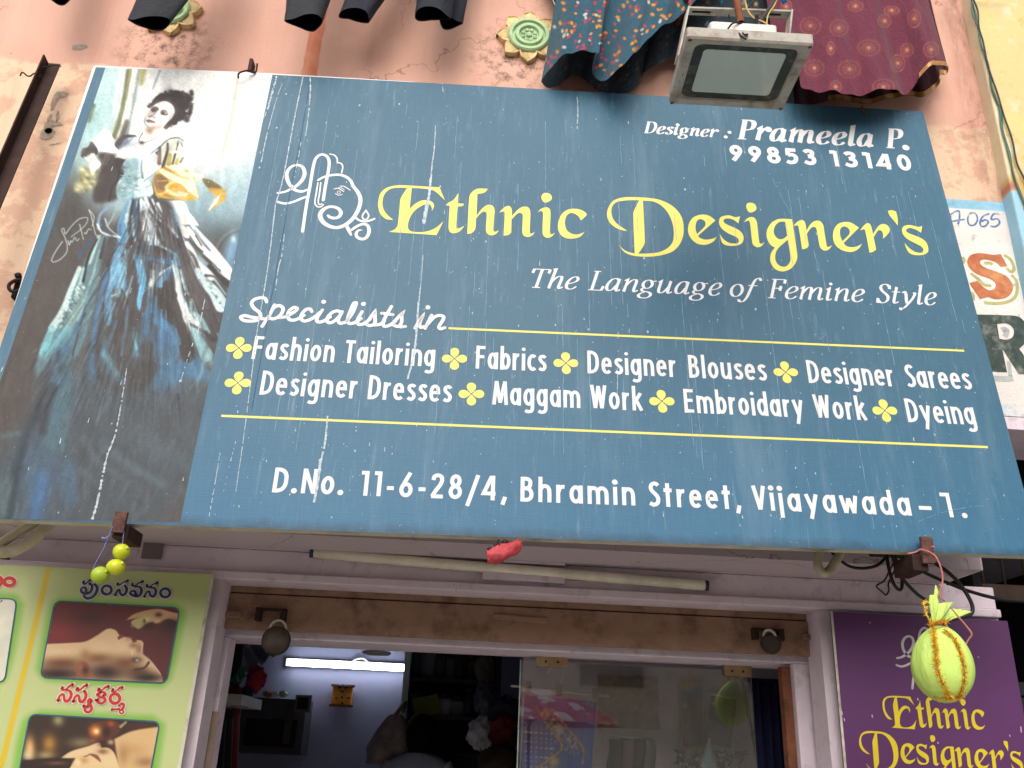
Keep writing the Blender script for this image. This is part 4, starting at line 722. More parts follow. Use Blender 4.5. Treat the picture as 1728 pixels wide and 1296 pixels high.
folds((200, 450, 8.64), [('820,20 860,200 880,380 960,600', 60, 110, (214, 228, 228), .95), ('900,60 960,200 1000,380', 40, 60, (150, 186, 190), .9), ('880,400 960,580 1020,760 1150,900', 60, 190, (224, 232, 230), .95), ('1060,480 1060,640 1200,780 1280,960', 40, 110, (150, 188, 194), .85), ('1150,60 1250,220 1400,380 1500,560', 90, 210, (206, 224, 226), .95), ('1270,130 1400,150 1560,380', 40, 20, (74, 68, 66), .9), ('1400,180 1560,400', 30, 26, (160, 190, 194), .9), ('1060,880 1160,1050 1280,1290', 50, 190, (150, 186, 192), .92), ('1060,840 1250,960 1400,1080', 40, 60, DK, .95), ('990,30 1060,300 1250,560', 120, 150, (98, 92, 92), .75), ('1020,300 1040,520', 30, 20, DK, .8), ('560,360 720,700 900,950 1020,1290', 120, 220, (74, 65, 62), .98), ('700,260 800,420', 120, 120, (74, 65, 62), .95)])
for i in range(70):
    t = rr.rand(); k_ = rr.rand(); x = 840 + t * 300 + k_ * 90 if i % 2 else 1200 + t * 320 + k_ * 60; y = 120 + t * 760 if i % 2 else 90 + t * 560
    cv.frame(200, 450, 8.64).blob(x, y, 10 + rr.rand() * 22, 6 + rr.rand() * 10, [(74, 92, 96), (120, 160, 166), (240, 244, 242)][rr.randint(3)], .7, .8)
folds((200, 450, 8.64), [('60,0 60,200 100,420', 120, 90, MB_, .9), ('100,20 110,100', 30, 20, WH, .8), ('60,20 40,200', 20, 30, PB, .8), ('20,260 130,520', 10, 40, DK, .9), ('100,410 190,320', 16, 10, PB, .9), ('90,450 180,360', 8, 6, WH, .8), ('320,0 340,200 310,420 310,600', 90, 70, MB_, .95), ('330,60 360,200', 40, 50, PB, .8), ('310,420 310,580', 30, 30, PB, .6), ('440,300 340,400', 30, 16, MB_, .8), ('440,360 420,600 330,900', 60, 30, (86, 122, 150), .7), ('480,560 620,800 700,1000 640,1290', 60, 300, (84, 126, 160), .8), ('560,800 760,900 860,1100', 120, 120, (92, 140, 176), .65), ('360,700 500,780', 60, 60, (92, 140, 176), .6), ('140,600 110,1000', 20, 20, (104, 136, 156), .6), ('220,980 260,1180 280,1290', 16, 40, (140, 196, 216), .85), ('380,900 400,1290', 90, 120, (80, 74, 74), .9), ('60,1000 40,1290', 30, 40, (92, 128, 152), .5)])
folds((80, 330, 8.64), [('740,590 620,900 480,1290', 26, 40, (178, 210, 210), .9), ('770,580 700,760 620,980', 16, 40, (200, 224, 220), .85), ('720,640 600,900 520,1250', 30, 40, (36, 34, 34), .9), ('760,800 680,1090 620,1290', 24, 26, (150, 176, 172), .85), ('490,1080 380,1290', 40, 70, (160, 196, 196), .9), ('650,620 520,800 460,900', 40, 60, (70, 98, 130), .7), ('740,480 760,300 860,180', 40, 40, (140, 170, 196), .9), ('730,420 800,540 1060,610', 30, 20, WH, .95), ('800,360 860,520 960,600', 30, 12, (70, 90, 118), .95), ('840,340 900,480 1050,600', 14, 10, (232, 238, 240), .9), ('1010,180 940,340 870,440', 16, 30, (150, 180, 182), .9), ('980,660 1100,760 1150,790', 20, 30, (90, 120, 150), .7), ('1060,760 1000,950 980,1290', 80, 150, MB_, .9), ('1130,780 1150,1000', 26, 20, PB, .85), ('960,1060 930,1290', 30, 50, PB, .7), ('1040,860 1060,1200', 30, 40, (190, 222, 232), .6), ('900,1100 820,1290', 30, 60, DB, .8), ('840,620 780,900', 30, 60, DK, .8)])
folds((60, 450, 8.64), [('640,20 520,320 400,640 240,900', 60, 110, (206, 226, 224), .92), ('700,20 640,240 580,420', 36, 40, (178, 212, 212), .9), ('660,300 640,480 560,700 460,900', 90, 150, (140, 166, 160), .85), ('870,40 780,280 700,520 620,780', 20, 50, (150, 186, 192), .8), ('240,900 170,1080 120,1250', 90, 130, (140, 196, 204), .8), ('400,900 360,1080 260,1250', 100, 120, (106, 148, 162), .75), ('700,700 560,980 420,1290', 40, 110, (84, 116, 140), .8), ('740,560 640,900 540,1290', 10, 26, (40, 36, 36), .7), ('1040,100 960,400 880,800 840,1100', 60, 80, (86, 126, 164), .75), ('1120,0 1110,200 1060,480 1060,800', 60, 120, MB_, .8), ('1230,0 1260,200 1200,420', 80, 60, (150, 204, 226), .8), ('1110,20 1100,300', 30, 30, PB, .8), ('1220,260 1200,380 1110,430', 12, 20, (230, 240, 240), .95), ('1310,380 1400,320', 16, 10, PB, .9), ('1320,420 1390,360', 10, 8, WH, .8), ('1220,260 1330,520', 10, 30, DK, .9), ('1080,700 1070,760', 30, 26, (200, 232, 240), .8), ('1340,600 1300,1000 1260,1290', 24, 30, (104, 142, 166), .6), ('1180,600 1150,900', 40, 30, (98, 120, 136), .5), ('1100,1000 1000,1200 980,1290', 60, 50, (90, 134, 160), .7), ('1430,1020 1480,1200', 14, 40, (150, 206, 222), .9), ('1530,0 1560,200 1520,560', 70, 60, (120, 178, 210), .85), ('1700,560 1600,900 1540,1100', 120, 60, (86, 130, 164), .7)])
for i in range(60):
    t = rr.rand(); x, y = 620 - t * 360 + rr.rand() * 120, 250 + t * 660; cv.frame(60, 450, 8.64).blob(x, y, 10 + rr.rand() * 22, 7 + rr.rand() * 12, [(84, 104, 104), (226, 240, 236), (120, 160, 160)][rr.randint(3)], .75, .7)
# train and floor
folds((0, 560, 3.927), [('440,0 330,100 290,150', 60, 40, (126, 184, 196), .7), ('420,110 380,250 400,330', 60, 60, (88, 128, 152), .7), ('380,130 400,240', 26, 20, (54, 48, 48), .9), ('700,60 690,160 740,260 820,340', 14, 26, (112, 160, 184), .7), ('690,150 740,220 775,285', 16, 12, (140, 206, 224), .9), ('690,180 700,260 800,330', 60, 40, (94, 124, 140), .6), ('890,20 910,150', 16, 30, (122, 180, 200), .8), ('1000,20 1080,80', 120, 120, (84, 122, 150), .6), ('330,200 290,380 220,620', 40, 60, (70, 70, 74), .7), ('400,380 390,560 380,740', 110, 120, (92, 120, 132), .75), ('350,360 300,560 280,660', 30, 30, (56, 54, 58), .9), ('260,500 180,700 100,1000 50,1240', 30, 90, (52, 62, 70), .8), ('230,600 130,1000 100,1240', 14, 14, (96, 110, 118), .6), ('300,700 200,1000 150,1240', 12, 10, (104, 118, 124), .5), ('280,980 260,1100 230,1220', 110, 90, (82, 118, 158), .75), ('440,900 470,1100', 120, 100, (88, 118, 142), .6), ('20,690 120,670', 14, 8, (120, 158, 166), .6), ('40,1000 30,1200', 100, 60, (100, 118, 122), .7), ('680,740 850,880 1080,1010', 50, 40, (102, 122, 130), .7), ('560,700 640,850 800,960', 20, 14, (104, 122, 130), .6), ('550,920 640,1000', 40, 20, (98, 116, 124), .6), ('900,640 980,760', 60, 50, (96, 106, 112), .5), ('980,380 970,520', 26, 20, (96, 116, 126), .6), ('980,160 1200,160', 50, 40, (98, 104, 108), .6), ('1300,20 1400,200', 50, 40, (150, 190, 196), .8)], 7)
# silk grain: many short strokes along the folds, tinted from what lies under them
cv.frame(0, 0, 1); rr = np.random.RandomState(17)
for i in range(1500):
    h_ = rr.rand(); hx, hy = 40 + h_ * 350, 640 + 60 * math.sin(h_ * 3.1) - 60 * (h_ > .8); sx_, sy_ = 232 + h_ * 60, 346; a_ = rr.rand() ** .8; b_ = min(1.25, a_ + .03 + rr.rand() * .14); cvx = rr.normal(0, 5)
    P_ = [(sx_ + (hx - sx_) * q ** 1.15 + cvx * q, sy_ + (hy - sy_) * q) for q in (a_, (a_ + b_) / 2, b_)]; c_ = cv.at(np.array([P_[1][0]]), np.array([P_[1][1]]))[0] * (.66 + rr.rand() * .62)
    cv.brush(' '.join('%f,%f' % p for p in P_), 1.2 + rr.rand() * 3, .6, np.minimum(c_, 245), .5, .7)
for i in range(500):
    x, y = -60 + rr.rand() * 430, 560 + rr.rand() * 320; c_ = cv.at(np.array([x]), np.array([y]))[0] * (.75 + rr.rand() * .55); cv.brush('%f,%f %f,%f' % (x, y, x - 14 + rr.normal(0, 6), y + 22 + rr.rand() * 30), 2 + rr.rand() * 8, 1, np.minimum(c_, 240), .3, 2)
for i in range(260):
    x, y = 120 + rr.rand() * 330, 110 + rr.rand() * 260; c_ = cv.at(np.array([x]), np.array([y]))[0] * (.86 + rr.rand() * .24); cv.blob(x, y, 4 + rr.rand() * 10, 3 + rr.rand() * 8, np.minimum(c_, 245), .3, rr.rand() * 3)
cv.noise(0, .10, 3, 3, 1).noise(0, .10, 9, 22, 2).noise(0, .06, 2, 2, 5)
# signature and rust run on the print
cv.frame(80, 330, 8.64)
for t in ('220,670 130,800 60,940 90,970 200,920 290,800 260,620 205,500 240,480 260,560 330,470 450,350 560,318 590,340 560,420 480,500 350,600', '470,420 500,540 525,640', '300,660 320,720 340,660 360,680 400,610 430,660 465,630', '540,540 560,560 600,490 640,500', '605,210 640,300 700,560 730,590', '605,210 660,270 680,330 650,450'): cv.brush(t, 14, 11, (196, 208, 208), .9, .5)
cv.frame(0, 0, 1).brush('401,132 392,190 375,260', 2.5, 1.5, (206, 176, 120), .7, 1.5)
M_picture = print_material('picture_print')
picture('portrait_print', SIGN, [(178.5, 113), (460, 124.5), (303.8, 881), (-77, 874)], 230, 520, cv, M_picture, sgn, .0003, gam=1.2)
# ---------------------------------------------------------------- bird droppings and lime runs on the sign, as in the photograph
def chalky(m):
    m.fin(m.mix(m.ramp(m.noise(90, 6, .7), [(.35, 0), (.65, 1)]), lin(160, 178, 190), lin(208, 214, 217)), .8, .2)
    tr = m.node('ShaderNodeBsdfTransparent'); mx = m.node('ShaderNodeMixShader'); m.link(m.ramp(m.noise(170, 5, .7, m.map((1, 1, .4))), [(.30, .35), (.5, 1)]), mx.inputs[0]); m.link(tr.outputs[0], mx.inputs[1]); m.link(m.b.outputs[0], mx.inputs[2]); m.link(mx.outputs[0], m.out.inputs[0]); return m.m
M_drop = chalky(NT('dropping'))
M_faint = NT('faint_run'); M_faint = (lambda m: m.fin(m.mix(m.ramp(m.noise(40, 6, .7), [(.35, 0), (.65, 1)]), lin(96, 138, 162), lin(140, 170, 188)), .6, .3))(M_faint)
pxw = np.linalg.norm(SIGN.uv(800, 500) - SIGN.uv(801, 500))
def run(b_, pts, w0, w1, gaps=.0, n=70, jag=.4):
    P = smooth3([(p[0], p[1], 0) for p in pts], 12); P = np.array(P)[:, :2]; d = np.r_[0, np.cumsum(np.hypot(*np.diff(P, axis=0).T))]
    q = np.linspace(0, d[-1], max(10, int(d[-1] / 2.2))); X = np.interp(q, d, P[:, 0]); Y = np.interp(q, d, P[:, 1]); cur = []; ws = []; b = MB() if b_ == 'own' else b_
    def flush():
        if len(cur) > 1: b.ribbon(SIGN, [SIGN.uv(*c) for c in cur], list(ws), .0009 + .00003 * random.randint(0, 6))
        cur.clear(); ws.clear()
    for i in range(len(q)):
        if random.random() < gaps: flush(); continue
        t = i / len(q); cur.append((X[i] + random.uniform(-.3, .3), Y[i])); ws.append(max(.35, 0.74 * (w0 + (w1 - w0) * t) * (1 + random.uniform(-jag, jag))) * pxw)
    flush()
    if b_ == 'own' and b.f: b.build('dropping_run', M_drop, sgn)
b = MB(); z1 = lambda x, y: (430 + x / 3.456, y / 3.456)
run('own', [(735, 212), (733, 250), (729, 280), (727, 310)], 1.6, 3.4, .0); run('own', [(727, 300), (724, 330), (719, 355), (715, 378)], 5, 8, .0, jag=.35)
run('own', [(714, 430), (711, 470), (706, 520), (702, 570)], 1.2, 3.5, .0); run('own', [(706, 510), (703, 560), (698, 600), (688, 640)], 4.2, 4.0, .02, jag=.25)
run('own', [(553, 702), (548, 750), (541, 780)], 3.5, 4.5, .02); run('own', [(541, 775), (537, 810), (530, 848)], 5.5, 5, 0, jag=.3)
run('own', [(512, 128), (497, 200), (478, 300), (465, 345)], 2.6, 2.2, .0); run('own', [(465, 345), (455, 430), (446, 490), (434, 560), (424, 640), (411, 740), (398, 830)], 2.4, 1.0, .02)
run('own', [(467, 128), (462, 150), (452, 186)], 3.5, 1.8, .03, jag=.8); run('own', [(463, 140), (455, 170), (446, 200)], 2.5, 1.5, .08, jag=.8); run('own', [(478, 137), (466, 170), (450, 230), (441, 274)], 1.4, 2.6, .08)
run('own', [(523, 130), (524, 145), (522, 180), (516, 230)], 3.2, 1.6, .04, jag=.7); run('own', [(508, 240), (502, 275), (497, 300)], 2, 1.5, .25); run('own', [(480, 395), (476, 430), (470, 452), (465, 490)], 1.6, 2.4, .15)
run('own', [(973, 158), (975, 185), (974, 218)], 1.6, 3.0, .03); run('own', [(746, 140), (748, 155)], 2, 1.2, .1); run('own', [(346, 505), (335, 555), (322, 590), (305, 643)], 2.2, 1.2, .3); b.disc(SIGN, SIGN.uv(304.5, 643), 2.2 * pxw, .0012)
run('own', [(214, 622), (205, 680), (194, 735), (182, 765)], 1.2, 3.0, .06, jag=.7); run('own', [(182, 765), (174, 800), (165, 845), (156, 877)], 3.2, 4.0, .04, jag=.7)
run('own', [(372, 762), (364, 810), (352, 878)], 1.2, 1.6, .25); run('own', [(398, 745), (384, 800), (374, 845)], 1.2, .8, .45); run('own', [(1248, 175), (1252, 186)], 1.6, 1.4, 0)
run('own', [(1043, 560), (1043, 590), (1042, 640), (1041, 690)], 1.4, 1.0, .35)
for (x, y) in ((438, 283), (483, 159), (467, 216), (674, 176), (607, 178), (1325, 0), (1087, 436), (820, 408), (993, 556), (743, 315), (1156, 320), (1275, 522), (1093, 560)):
    if y: b.disc(SIGN, SIGN.uv(x, y), 1.7 * pxw, .0012, 8, 1.5)
b.build('dropping_spot', M_drop, sgn, kind='stuff')
# small specks and short splashes all over
b = MB(); rs = np.random.RandomState(11)
U0, U1 = CN[3][0], CN[2][0]; V0, V1 = CN[3][1], CN[0][1]
def inside(u, v):
    t = (v - V0) / (V1 - V0); return CN[3][0] + (CN[0][0] - CN[3][0]) * t + .02 < u < CN[2][0] + (CN[1][0] - CN[2][0]) * t - .02 and V0 + .02 < v < V1 - .1
for i in range(400):
    u = U0 + (U1 - U0) * rs.rand() ** 1.25; v = V0 + (V1 - V0) * rs.rand()
    if not inside(u, v): continue
    s = (.25 + rs.rand() ** 3 * .95) * pxw; L = s * (1.5 + rs.rand() ** 2 * 9); a = rs.normal(0, .05)
    b.ribbon(SIGN, [(u, v), (u + a * L * .5, v - L * .5), (u + a * L, v - L)], [s * .5, s * (.7 + rs.rand()), s * 1.3], .0010 + .00002 * (i % 7))
b.build('speck', M_drop, sgn, kind='stuff')
b = MB()
for i in range(120):
    u = U0 + (U1 - U0) * rs.rand() ** 1.2; v = V0 + (V1 - V0) * (.25 + .75 * rs.rand()); L = .05 + rs.rand() ** 2 * .5; k = max(3, int(L / .02))
    pts = [(u + rs.normal(0, .0006), v - L * j / k) for j in range(k + 1)]
    if inside(u, v) and inside(u, v - L) and u > max(SIGN.uv(464, 124)[0], SIGN.uv(308, 881)[0]) + .01: b.ribbon(SIGN, pts, [(.25 + rs.rand() * .7) * pxw for _ in pts], .00085 + .00001 * (i % 5))
for t in ([(1303, 300), (1320, 335), (1336, 363)], [(1345, 365), (1352, 373)], [(1380, 450), (1372, 420), (1378, 440)], [(1550, 880), (1590, 865), (1640, 855), (1660, 854)], [(1360, 800), (1366, 825), (1371, 845)]): run(b, t, .8, .8, .1)
b.build('rain_run', M_faint, sgn, kind='stuff')
# dark line along the post behind the flex: a fold's shade painted on
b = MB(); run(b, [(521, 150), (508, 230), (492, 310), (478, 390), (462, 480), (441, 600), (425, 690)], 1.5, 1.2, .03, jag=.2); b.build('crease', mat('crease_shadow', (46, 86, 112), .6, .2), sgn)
# ---------------------------------------------------------------- washing, mouldings, lamp and irons above the board
def pxsize(y, px, py): return np.linalg.norm(at(px, py, y) - at(px + 1, py, y))
# --- plaster flower mouldings on the wall
M_petal = mat('cream_plaster_paint', (230, 204, 152), .85, .2, var=.12, scale=30, dirt=(120, 100, 74), dirt_amt=.55, bscale=160)
M_mint = mat('mint_plaster_paint', (176, 202, 160), .8, .2, var=.1, scale=30, dirt=(104, 128, 92), dirt_amt=.5, bscale=160)
def moulding(px, py, label, shift):
    c = W.uv(px, py); r0 = abs(W.uv(px + 34, py)[0] - c[0]); t = thing('plaster_rosette', W.P(c[0], c[1]), label, 'wall ornament', 'plaster flowers on the pink wall')
    ring = MB()
    for k in range(8):
        a = k * math.pi / 4 + shift; d = np.array((math.cos(a), math.sin(a))); n_ = np.array((-d[1], d[0])); rows = []
        for i in range(15):
            s = i / 14; rr_ = r0 * (.80 + .82 * s); wd = r0 * .42 * (math.sin(math.pi * min(1, .18 + s * .82)) ** .55 if s < 1 else 0); row_ = []
            for j in range(25):
                q = j / 12 - 1; rib = .010 * abs(math.cos(q * 4.2 * math.pi / 1.0)) * (1 - s * .55); rim = .010 if abs(q) > .82 or s > .86 else 0
                p = c + d * (rr_ - .10 * r0 * q * q * (s)) + n_ * wd * q
                row_.append(W.P(p[0], p[1], .010 + (rim if wd > 0 else 0) * .7 + rib * .9 + .008 * math.sin(math.pi * min(s, .9)) * (1 - q * q * .6)))
            rows.append(row_)
        ring.grid(rows, True)
        # skirt of the petal down to the wall
        edge_ = [rows[i][0] for i in range(15)] + [rows[14][j] for j in range(25)] + [rows[i][24] for i in range(14, -1, -1)]
        ring.grid([edge_, [np.array((p[0], YW + .004, p[2])) for p in edge_]], False)
    ring.build('petal_ring', M_petal, t)
    prof = [(0, .024), (.46, .024), (.50, .036), (.66, .036), (.70, .022), (.80, .022), (.83, .036), (.97, .036), (1.03, .03), (1.03, .004)]
    dsc = MB(); dsc.grid([[W.P(c[0] + r0 * pr * math.cos(2 * math.pi * k / 40), c[1] + r0 * pr * math.sin(2 * math.pi * k / 40), h_) for k in range(40)] for pr, h_ in prof], False, True); dsc.build('disc', M_mint, t)
    fl = MB(); fl.ball(W.P(c[0], c[1], .028), r0 * .15, 12, 8, (1, .5, 1))
    for k in range(8):
        a = k * math.pi / 4 + .39; fl.ball(W.P(c[0] + r0 * .31 * math.cos(a), c[1] + r0 * .31 * math.sin(a), .026), r0 * .105, 10, 6, (1, .6, 1))
    fl.build('inner_flower', M_mint, t)
moulding(289, 22, 'cream and mint plaster flower half hidden behind the wide dark trouser leg', .2)
moulding(892, 67, 'cream and mint plaster flower on pink wall, left of the teal skirt', 0)
# --- dark trouser legs on a line
def cloth(name, c, c2, rough=.85, sc=220, sheen=.0):
    m = NT(name); k = m.ramp(m.noise(5, 5, .6), [(.3, lin(*c)), (.75, lin(*c2))]); w_ = m.noise(1, 2, .5, m.map((sc, sc, sc * 3)))
    m.bump(m.math('ADD', m.math('MULTIPLY', w_, .2), m.noise(9, 6, .62, dist=1.2)), .6, .02); m.fin(k, rough, .3); m.b.inputs['Sheen Weight'].default_value = sheen; return m.m
M_trouser = cloth('dark_trouser_cloth', (34, 37, 43), (52, 55, 62), .6); M_trouser_in = mat('trouser_inside', (9, 9, 10), .95, .05)  # inside is near black: shade within the legs put into the colour
M_navy = cloth('navy_trouser_cloth', (26, 30, 42), (42, 46, 60), .65); M_pipe_white = mat('white_piping', (196, 198, 204), .8)
def leg(parent, px, py, w_, h_, up, y, m_, name='leg', cut=0.0, flare=1.15, seed=0, trim=False):
    """open trouser leg: hem centre in photo pixels, width w_ and hem height h_ in pixels, leaning to `up` = (px, py)"""
    c = at(px, py, y); s = pxsize(y, px, py); d = _n(at(up[0], up[1], y + .0) - c); rs_ = np.random.RandomState(seed); rx = w_ * s / 2; ry = h_ * s * .62; b = MB(); rows = []
    ph = rs_.rand(6) * 6
    for i in range(26):
        L = (i / 25) * .62; row_ = []
        for k in range(40):
            a = 2 * math.pi * k / 40; wob = 1 + (.10 * math.sin(2 * a + ph[0]) + .05 * math.sin(3 * a + ph[1] + L * 6) + .03 * math.sin(5 * a + ph[2] - L * 9)); g = 1 + (flare - 1) * L / .12 if L < .12 else flare
            hem = .012 * math.sin(2 * a + ph[3]) * (1 if i == 0 else 0)
            seam = 1.02 if i in (0, 1) else 1
            row_.append(c + d * (L + hem + cut * math.cos(a)) + np.array((math.cos(a) * rx * wob * g * seam, math.sin(a) * ry * wob * seam, 0)))
        rows.append(row_)
    b.grid(rows, True, True); o = b.build(name, m_, parent)
    li = MB(); li.grid([[c + (np.array(p) - c) * .94 + d * .006 for p in r_] for r_ in rows[:14]], True, True); li.build('leg_inner_shade', M_trouser_in, o)  # black inner sleeve stands for the shade inside the leg
    if trim:
        tb = MB(); tb.tube(smooth3([np.array(rows[i][k_]) * .5 + np.array(rows[i][k_ + 1]) * .5 + np.array((0, -.003, 0)) for i, k_ in ((0, trim), (4, trim), (9, trim), (16, trim), (25, trim))], 4), .0022, 5); tb.build('piping', M_pipe_white, o)
t = thing('trousers', at(250, 0, 2.5), 'dark grey trousers on the line with one wide leg covering a plaster flower', 'trousers', 'trousers hung above the sign')
leg(t, 98, -4, 42, 20, (108, -60), 2.5, M_trouser, seed=1); leg(t, 250, 38, 68, 24, (290, -34), 2.42, M_trouser, seed=2, flare=1.25)
t = thing('trousers', at(560, 0, 2.5), 'dark trousers on the line with both hems side by side above an orange damp streak', 'trousers', 'trousers hung above the sign')
leg(t, 512, 38, 64, 26, (532, -40), 2.46, M_trouser, seed=3, flare=1.2); leg(t, 600, 28, 52, 24, (640, -46), 2.5, M_navy, seed=4, flare=1.3)
t = thing('trousers', at(740, 0, 2.5), 'navy trousers on the line with white side piping and two overlapping hems', 'trousers', 'trousers hung above the sign')
leg(t, 731, 26, 54, 26, (742, -50), 2.46, M_navy, seed=5, flare=1.1); leg(t, 761, 38, 42, 20, (775, -40), 2.55, M_navy, seed=6, flare=1.1, trim=29)
t = thing('trousers', at(940, 0, 2.6), 'navy trouser edge with white seam just left of the teal skirt', 'trousers', 'trousers hung above the sign')
leg(t, 960, 24, 40, 14, (930, -50), 2.62, M_navy, seed=8, flare=1.1, trim=21)
# --- teal printed skirt
def hangcloth(name, hem, top, mat_, parent, cv_=None, waves=0, amp=.02, nv=36, curl=0, seed=0):
    """sheet of cloth hanging between a hem and a top line, both lists of (px, py, depth)"""
    H = [at(*p) for p in hem]; Tp = [at(*p) for p in top]; n = len(H); rows = []
    for i in range(nv + 1):
        s = i / nv; row_ = []
        for j in range(n):
            p = H[j] * (1 - s) + Tp[j] * s; f_ = j / (n - 1)
            d = amp * (math.sin(f_ * waves * 6.28 + seed) * .6 + math.sin(f_ * waves * 2.3 * 6.28 + seed * 2 + s * 2) * .25 + math.sin(f_ * waves * .6 * 6.28 + s * 5 + seed) * .4) * (1 - .5 * s)
            row_.append(p + np.array((0, d, 0)))
        rows.append(row_)
    b = MB(); b.grid(rows, True); o = b.build(name, mat_, parent)
    if cv_ is not None:
        P = np.array([p for r_ in rows for p in r_]); q = (P - CAMP) @ RM; px = 864 + FPX * q[:, 0] / q[:, 2]; py = 648 + FPX * q[:, 1] / q[:, 2]
        col = np.clip(cv_.at(px, py) / 255, 0, 1); L = np.where(col <= .04045, col / 12.92, ((col + .055) / 1.055) ** 2.4)
        a_ = o.data.color_attributes.new('print', 'FLOAT_COLOR', 'POINT'); a_.data.foreach_set('color', np.concatenate([L, np.ones((len(L), 1))], 1).astype(np.float32).ravel())
    return o, rows
def cloth_print(name):
    m = NT(name); a = m.node('ShaderNodeVertexColor', layer_name='print'); h = m.math('ADD', m.noise(1, 4, .6, m.map((60, 60, 9), rot=(0, .25, 0))), m.math('MULTIPLY', m.noise(1, 3, .6, m.map((30, 30, 300))), .5))
    m.bump(m.math('ADD', h, m.math('MULTIPLY', m.noise(1, 5, .6, m.map((11, 11, 4), rot=(0, .4, 0)), 1.0), 1.2)), .6, .014); m.fin(a.outputs[0], .85, .2); m.b.inputs['Sheen Weight'].default_value = .15; return m.m
M_clothprint = cloth_print('printed_cloth')
def linepts(txt, n, fr):
    P = np.array(path(txt, 8)[0]); d = np.r_[0, np.cumsum(np.hypot(*np.diff(P, axis=0).T))]; q = np.linspace(0, d[-1], n); return [(fr[0] + np.interp(a, d, P[:, 0]) / fr[2], fr[1] + np.interp(a, d, P[:, 1]) / fr[2]) for a in q]
TE = Canvas(890, -160, 1400, 200, 3, (40, 80, 98)); TE.frame(900, 0, 6.171)
rs = np.random.RandomState(4)
OR, PK, WT, DT = (206, 134, 34), (174, 52, 74), (184, 184, 170), (36, 66, 78)
def leaf(x, y, c, r=20): a = rs.rand() * 3; TE.fill(' '.join('%f,%f' % (x + r * math.cos(k) * math.cos(a) - r * .62 * math.sin(k) * math.sin(a), y + r * math.cos(k) * math.sin(a) + r * .62 * math.sin(k) * math.cos(a)) for k in np.linspace(0, 5.5, 8)) + ' z', c, .5)
for (x, y) in ((310, 30), (320, 100), (450, 60), (440, 140), (560, 110), (540, 150), (540, 220), (590, 195), (400, 240), (430, 270), (280, 240), (220, 280), (345, 320), (400, 330), (370, 380), (320, 370), (490, 370), (600, 355), (590, 400), (440, 430), (480, 430), (520, 470), (460, 490), (520, 505), (320, 490), (250, 540), (190, 590), (160, 650), (180, 680), (690, 120), (690, 170), (690, 215), (690, 270), (740, 60), (760, 30), (640, 30), (890, 110), (880, 180), (850, 250), (860, 320), (840, 380), (750, 340), (730, 400), (700, 450), (720, 510), (710, 560), (700, 680), (650, 700), (740, 730), (900, 490), (890, 540), (855, 580), (870, 630), (830, 650), (910, 680), (1010, 70), (1070, 70), (1070, 110), (1030, 150), (1110, 170), (1160, 270), (1130, 310), (1070, 320), (1050, 380), (1070, 430), (1030, 450), (1080, 490), (1050, 520), (950, 400), (1250, 50), (1240, 150), (1340, 160), (1370, 190), (1320, 220), (1490, 20), (1510, 50), (1200, 20), (1630, 20), (1640, 60), (1420, 160), (1560, 90), (1300, 100), (940, 60), (980, 20), (1240, 270)):
    leaf(x, y, (OR, PK, OR, PK, WT)[rs.randint(5)], 18 + rs.rand() * 8); leaf(x + rs.normal(0, 40), y + rs.normal(0, 30), (PK, OR, WT)[rs.randint(3)], 15 + rs.rand() * 7) if rs.rand() < .5 else None
for i in range(60): leaf(300 + rs.rand() * 1600, -800 + rs.rand() * 780, (OR, PK, WT)[rs.randint(3)])
for i in range(60):
    x, y = 250 + rs.rand() * 1400, rs.rand() * 800; TE.brush('%f,%f %f,%f' % (x, y, x + 60 + rs.rand() * 80, y + 20 - rs.rand() * 50), 4, 2, (84, 128, 146), .25, .4)
t = thing('skirt', at(1000, 0, 2.5), 'teal skirt printed with orange and pink leaves, hanging over the top edge of the sign', 'skirt')
hem = linepts('88,835 100,785 250,640 400,560 520,522 640,540 685,560 640,600 615,690 635,780 710,812 830,770 960,675 1130,460 1300,310 1500,180 1720,0 1900,-140', 210, (900, 0, 6.171))
top = linepts('330,-560 520,-560 760,-560 1050,-560 1500,-560 2100,-560', 210, (900, 0, 6.171))
dep = np.interp(np.linspace(0, 1, 210), [0, .08, .22, .31, .36, .40, .50, .60, .74, .86, 1], [2.58, 2.50, 2.42, 2.46, 2.54, 2.52, 2.40, 2.41, 2.47, 2.50, 2.50])
hangcloth('front_panel', [(p[0], p[1], d) for p, d in zip(hem, dep)], [(p[0], p[1], 2.56) for p in top], M_clothprint, t, TE, 5, .018, 200, seed=1)
TD = Canvas(890, -160, 1400, 200, 2, (26, 46, 56)); TD.frame(900, 0, 6.171)  # back panel: same cloth in darker colours, its shade painted in
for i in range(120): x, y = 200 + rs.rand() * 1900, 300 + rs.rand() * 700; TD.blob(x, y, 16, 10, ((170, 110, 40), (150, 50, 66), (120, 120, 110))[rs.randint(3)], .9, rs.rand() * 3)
hb = linepts('82,850 130,888 190,895 270,875 380,795 450,800 520,830 600,885 650,930 740,955 860,985 960,985 1050,930 1130,830 1150,740 1260,695 1400,645 1560,570 1700,500 1900,430 2050,420', 110, (900, 0, 6.171))
tb = linepts('320,-400 700,-400 1100,-400 1600,-400 2300,-400', 110, (900, 0, 6.171))
hangcloth('back_panel', [(p[0], p[1], 2.640 + .02 * math.sin(j * .35)) for j, p in enumerate(hb)], [(p[0], p[1], 2.67) for p in tb], M_clothprint, t, TD, 4, .012, 60)
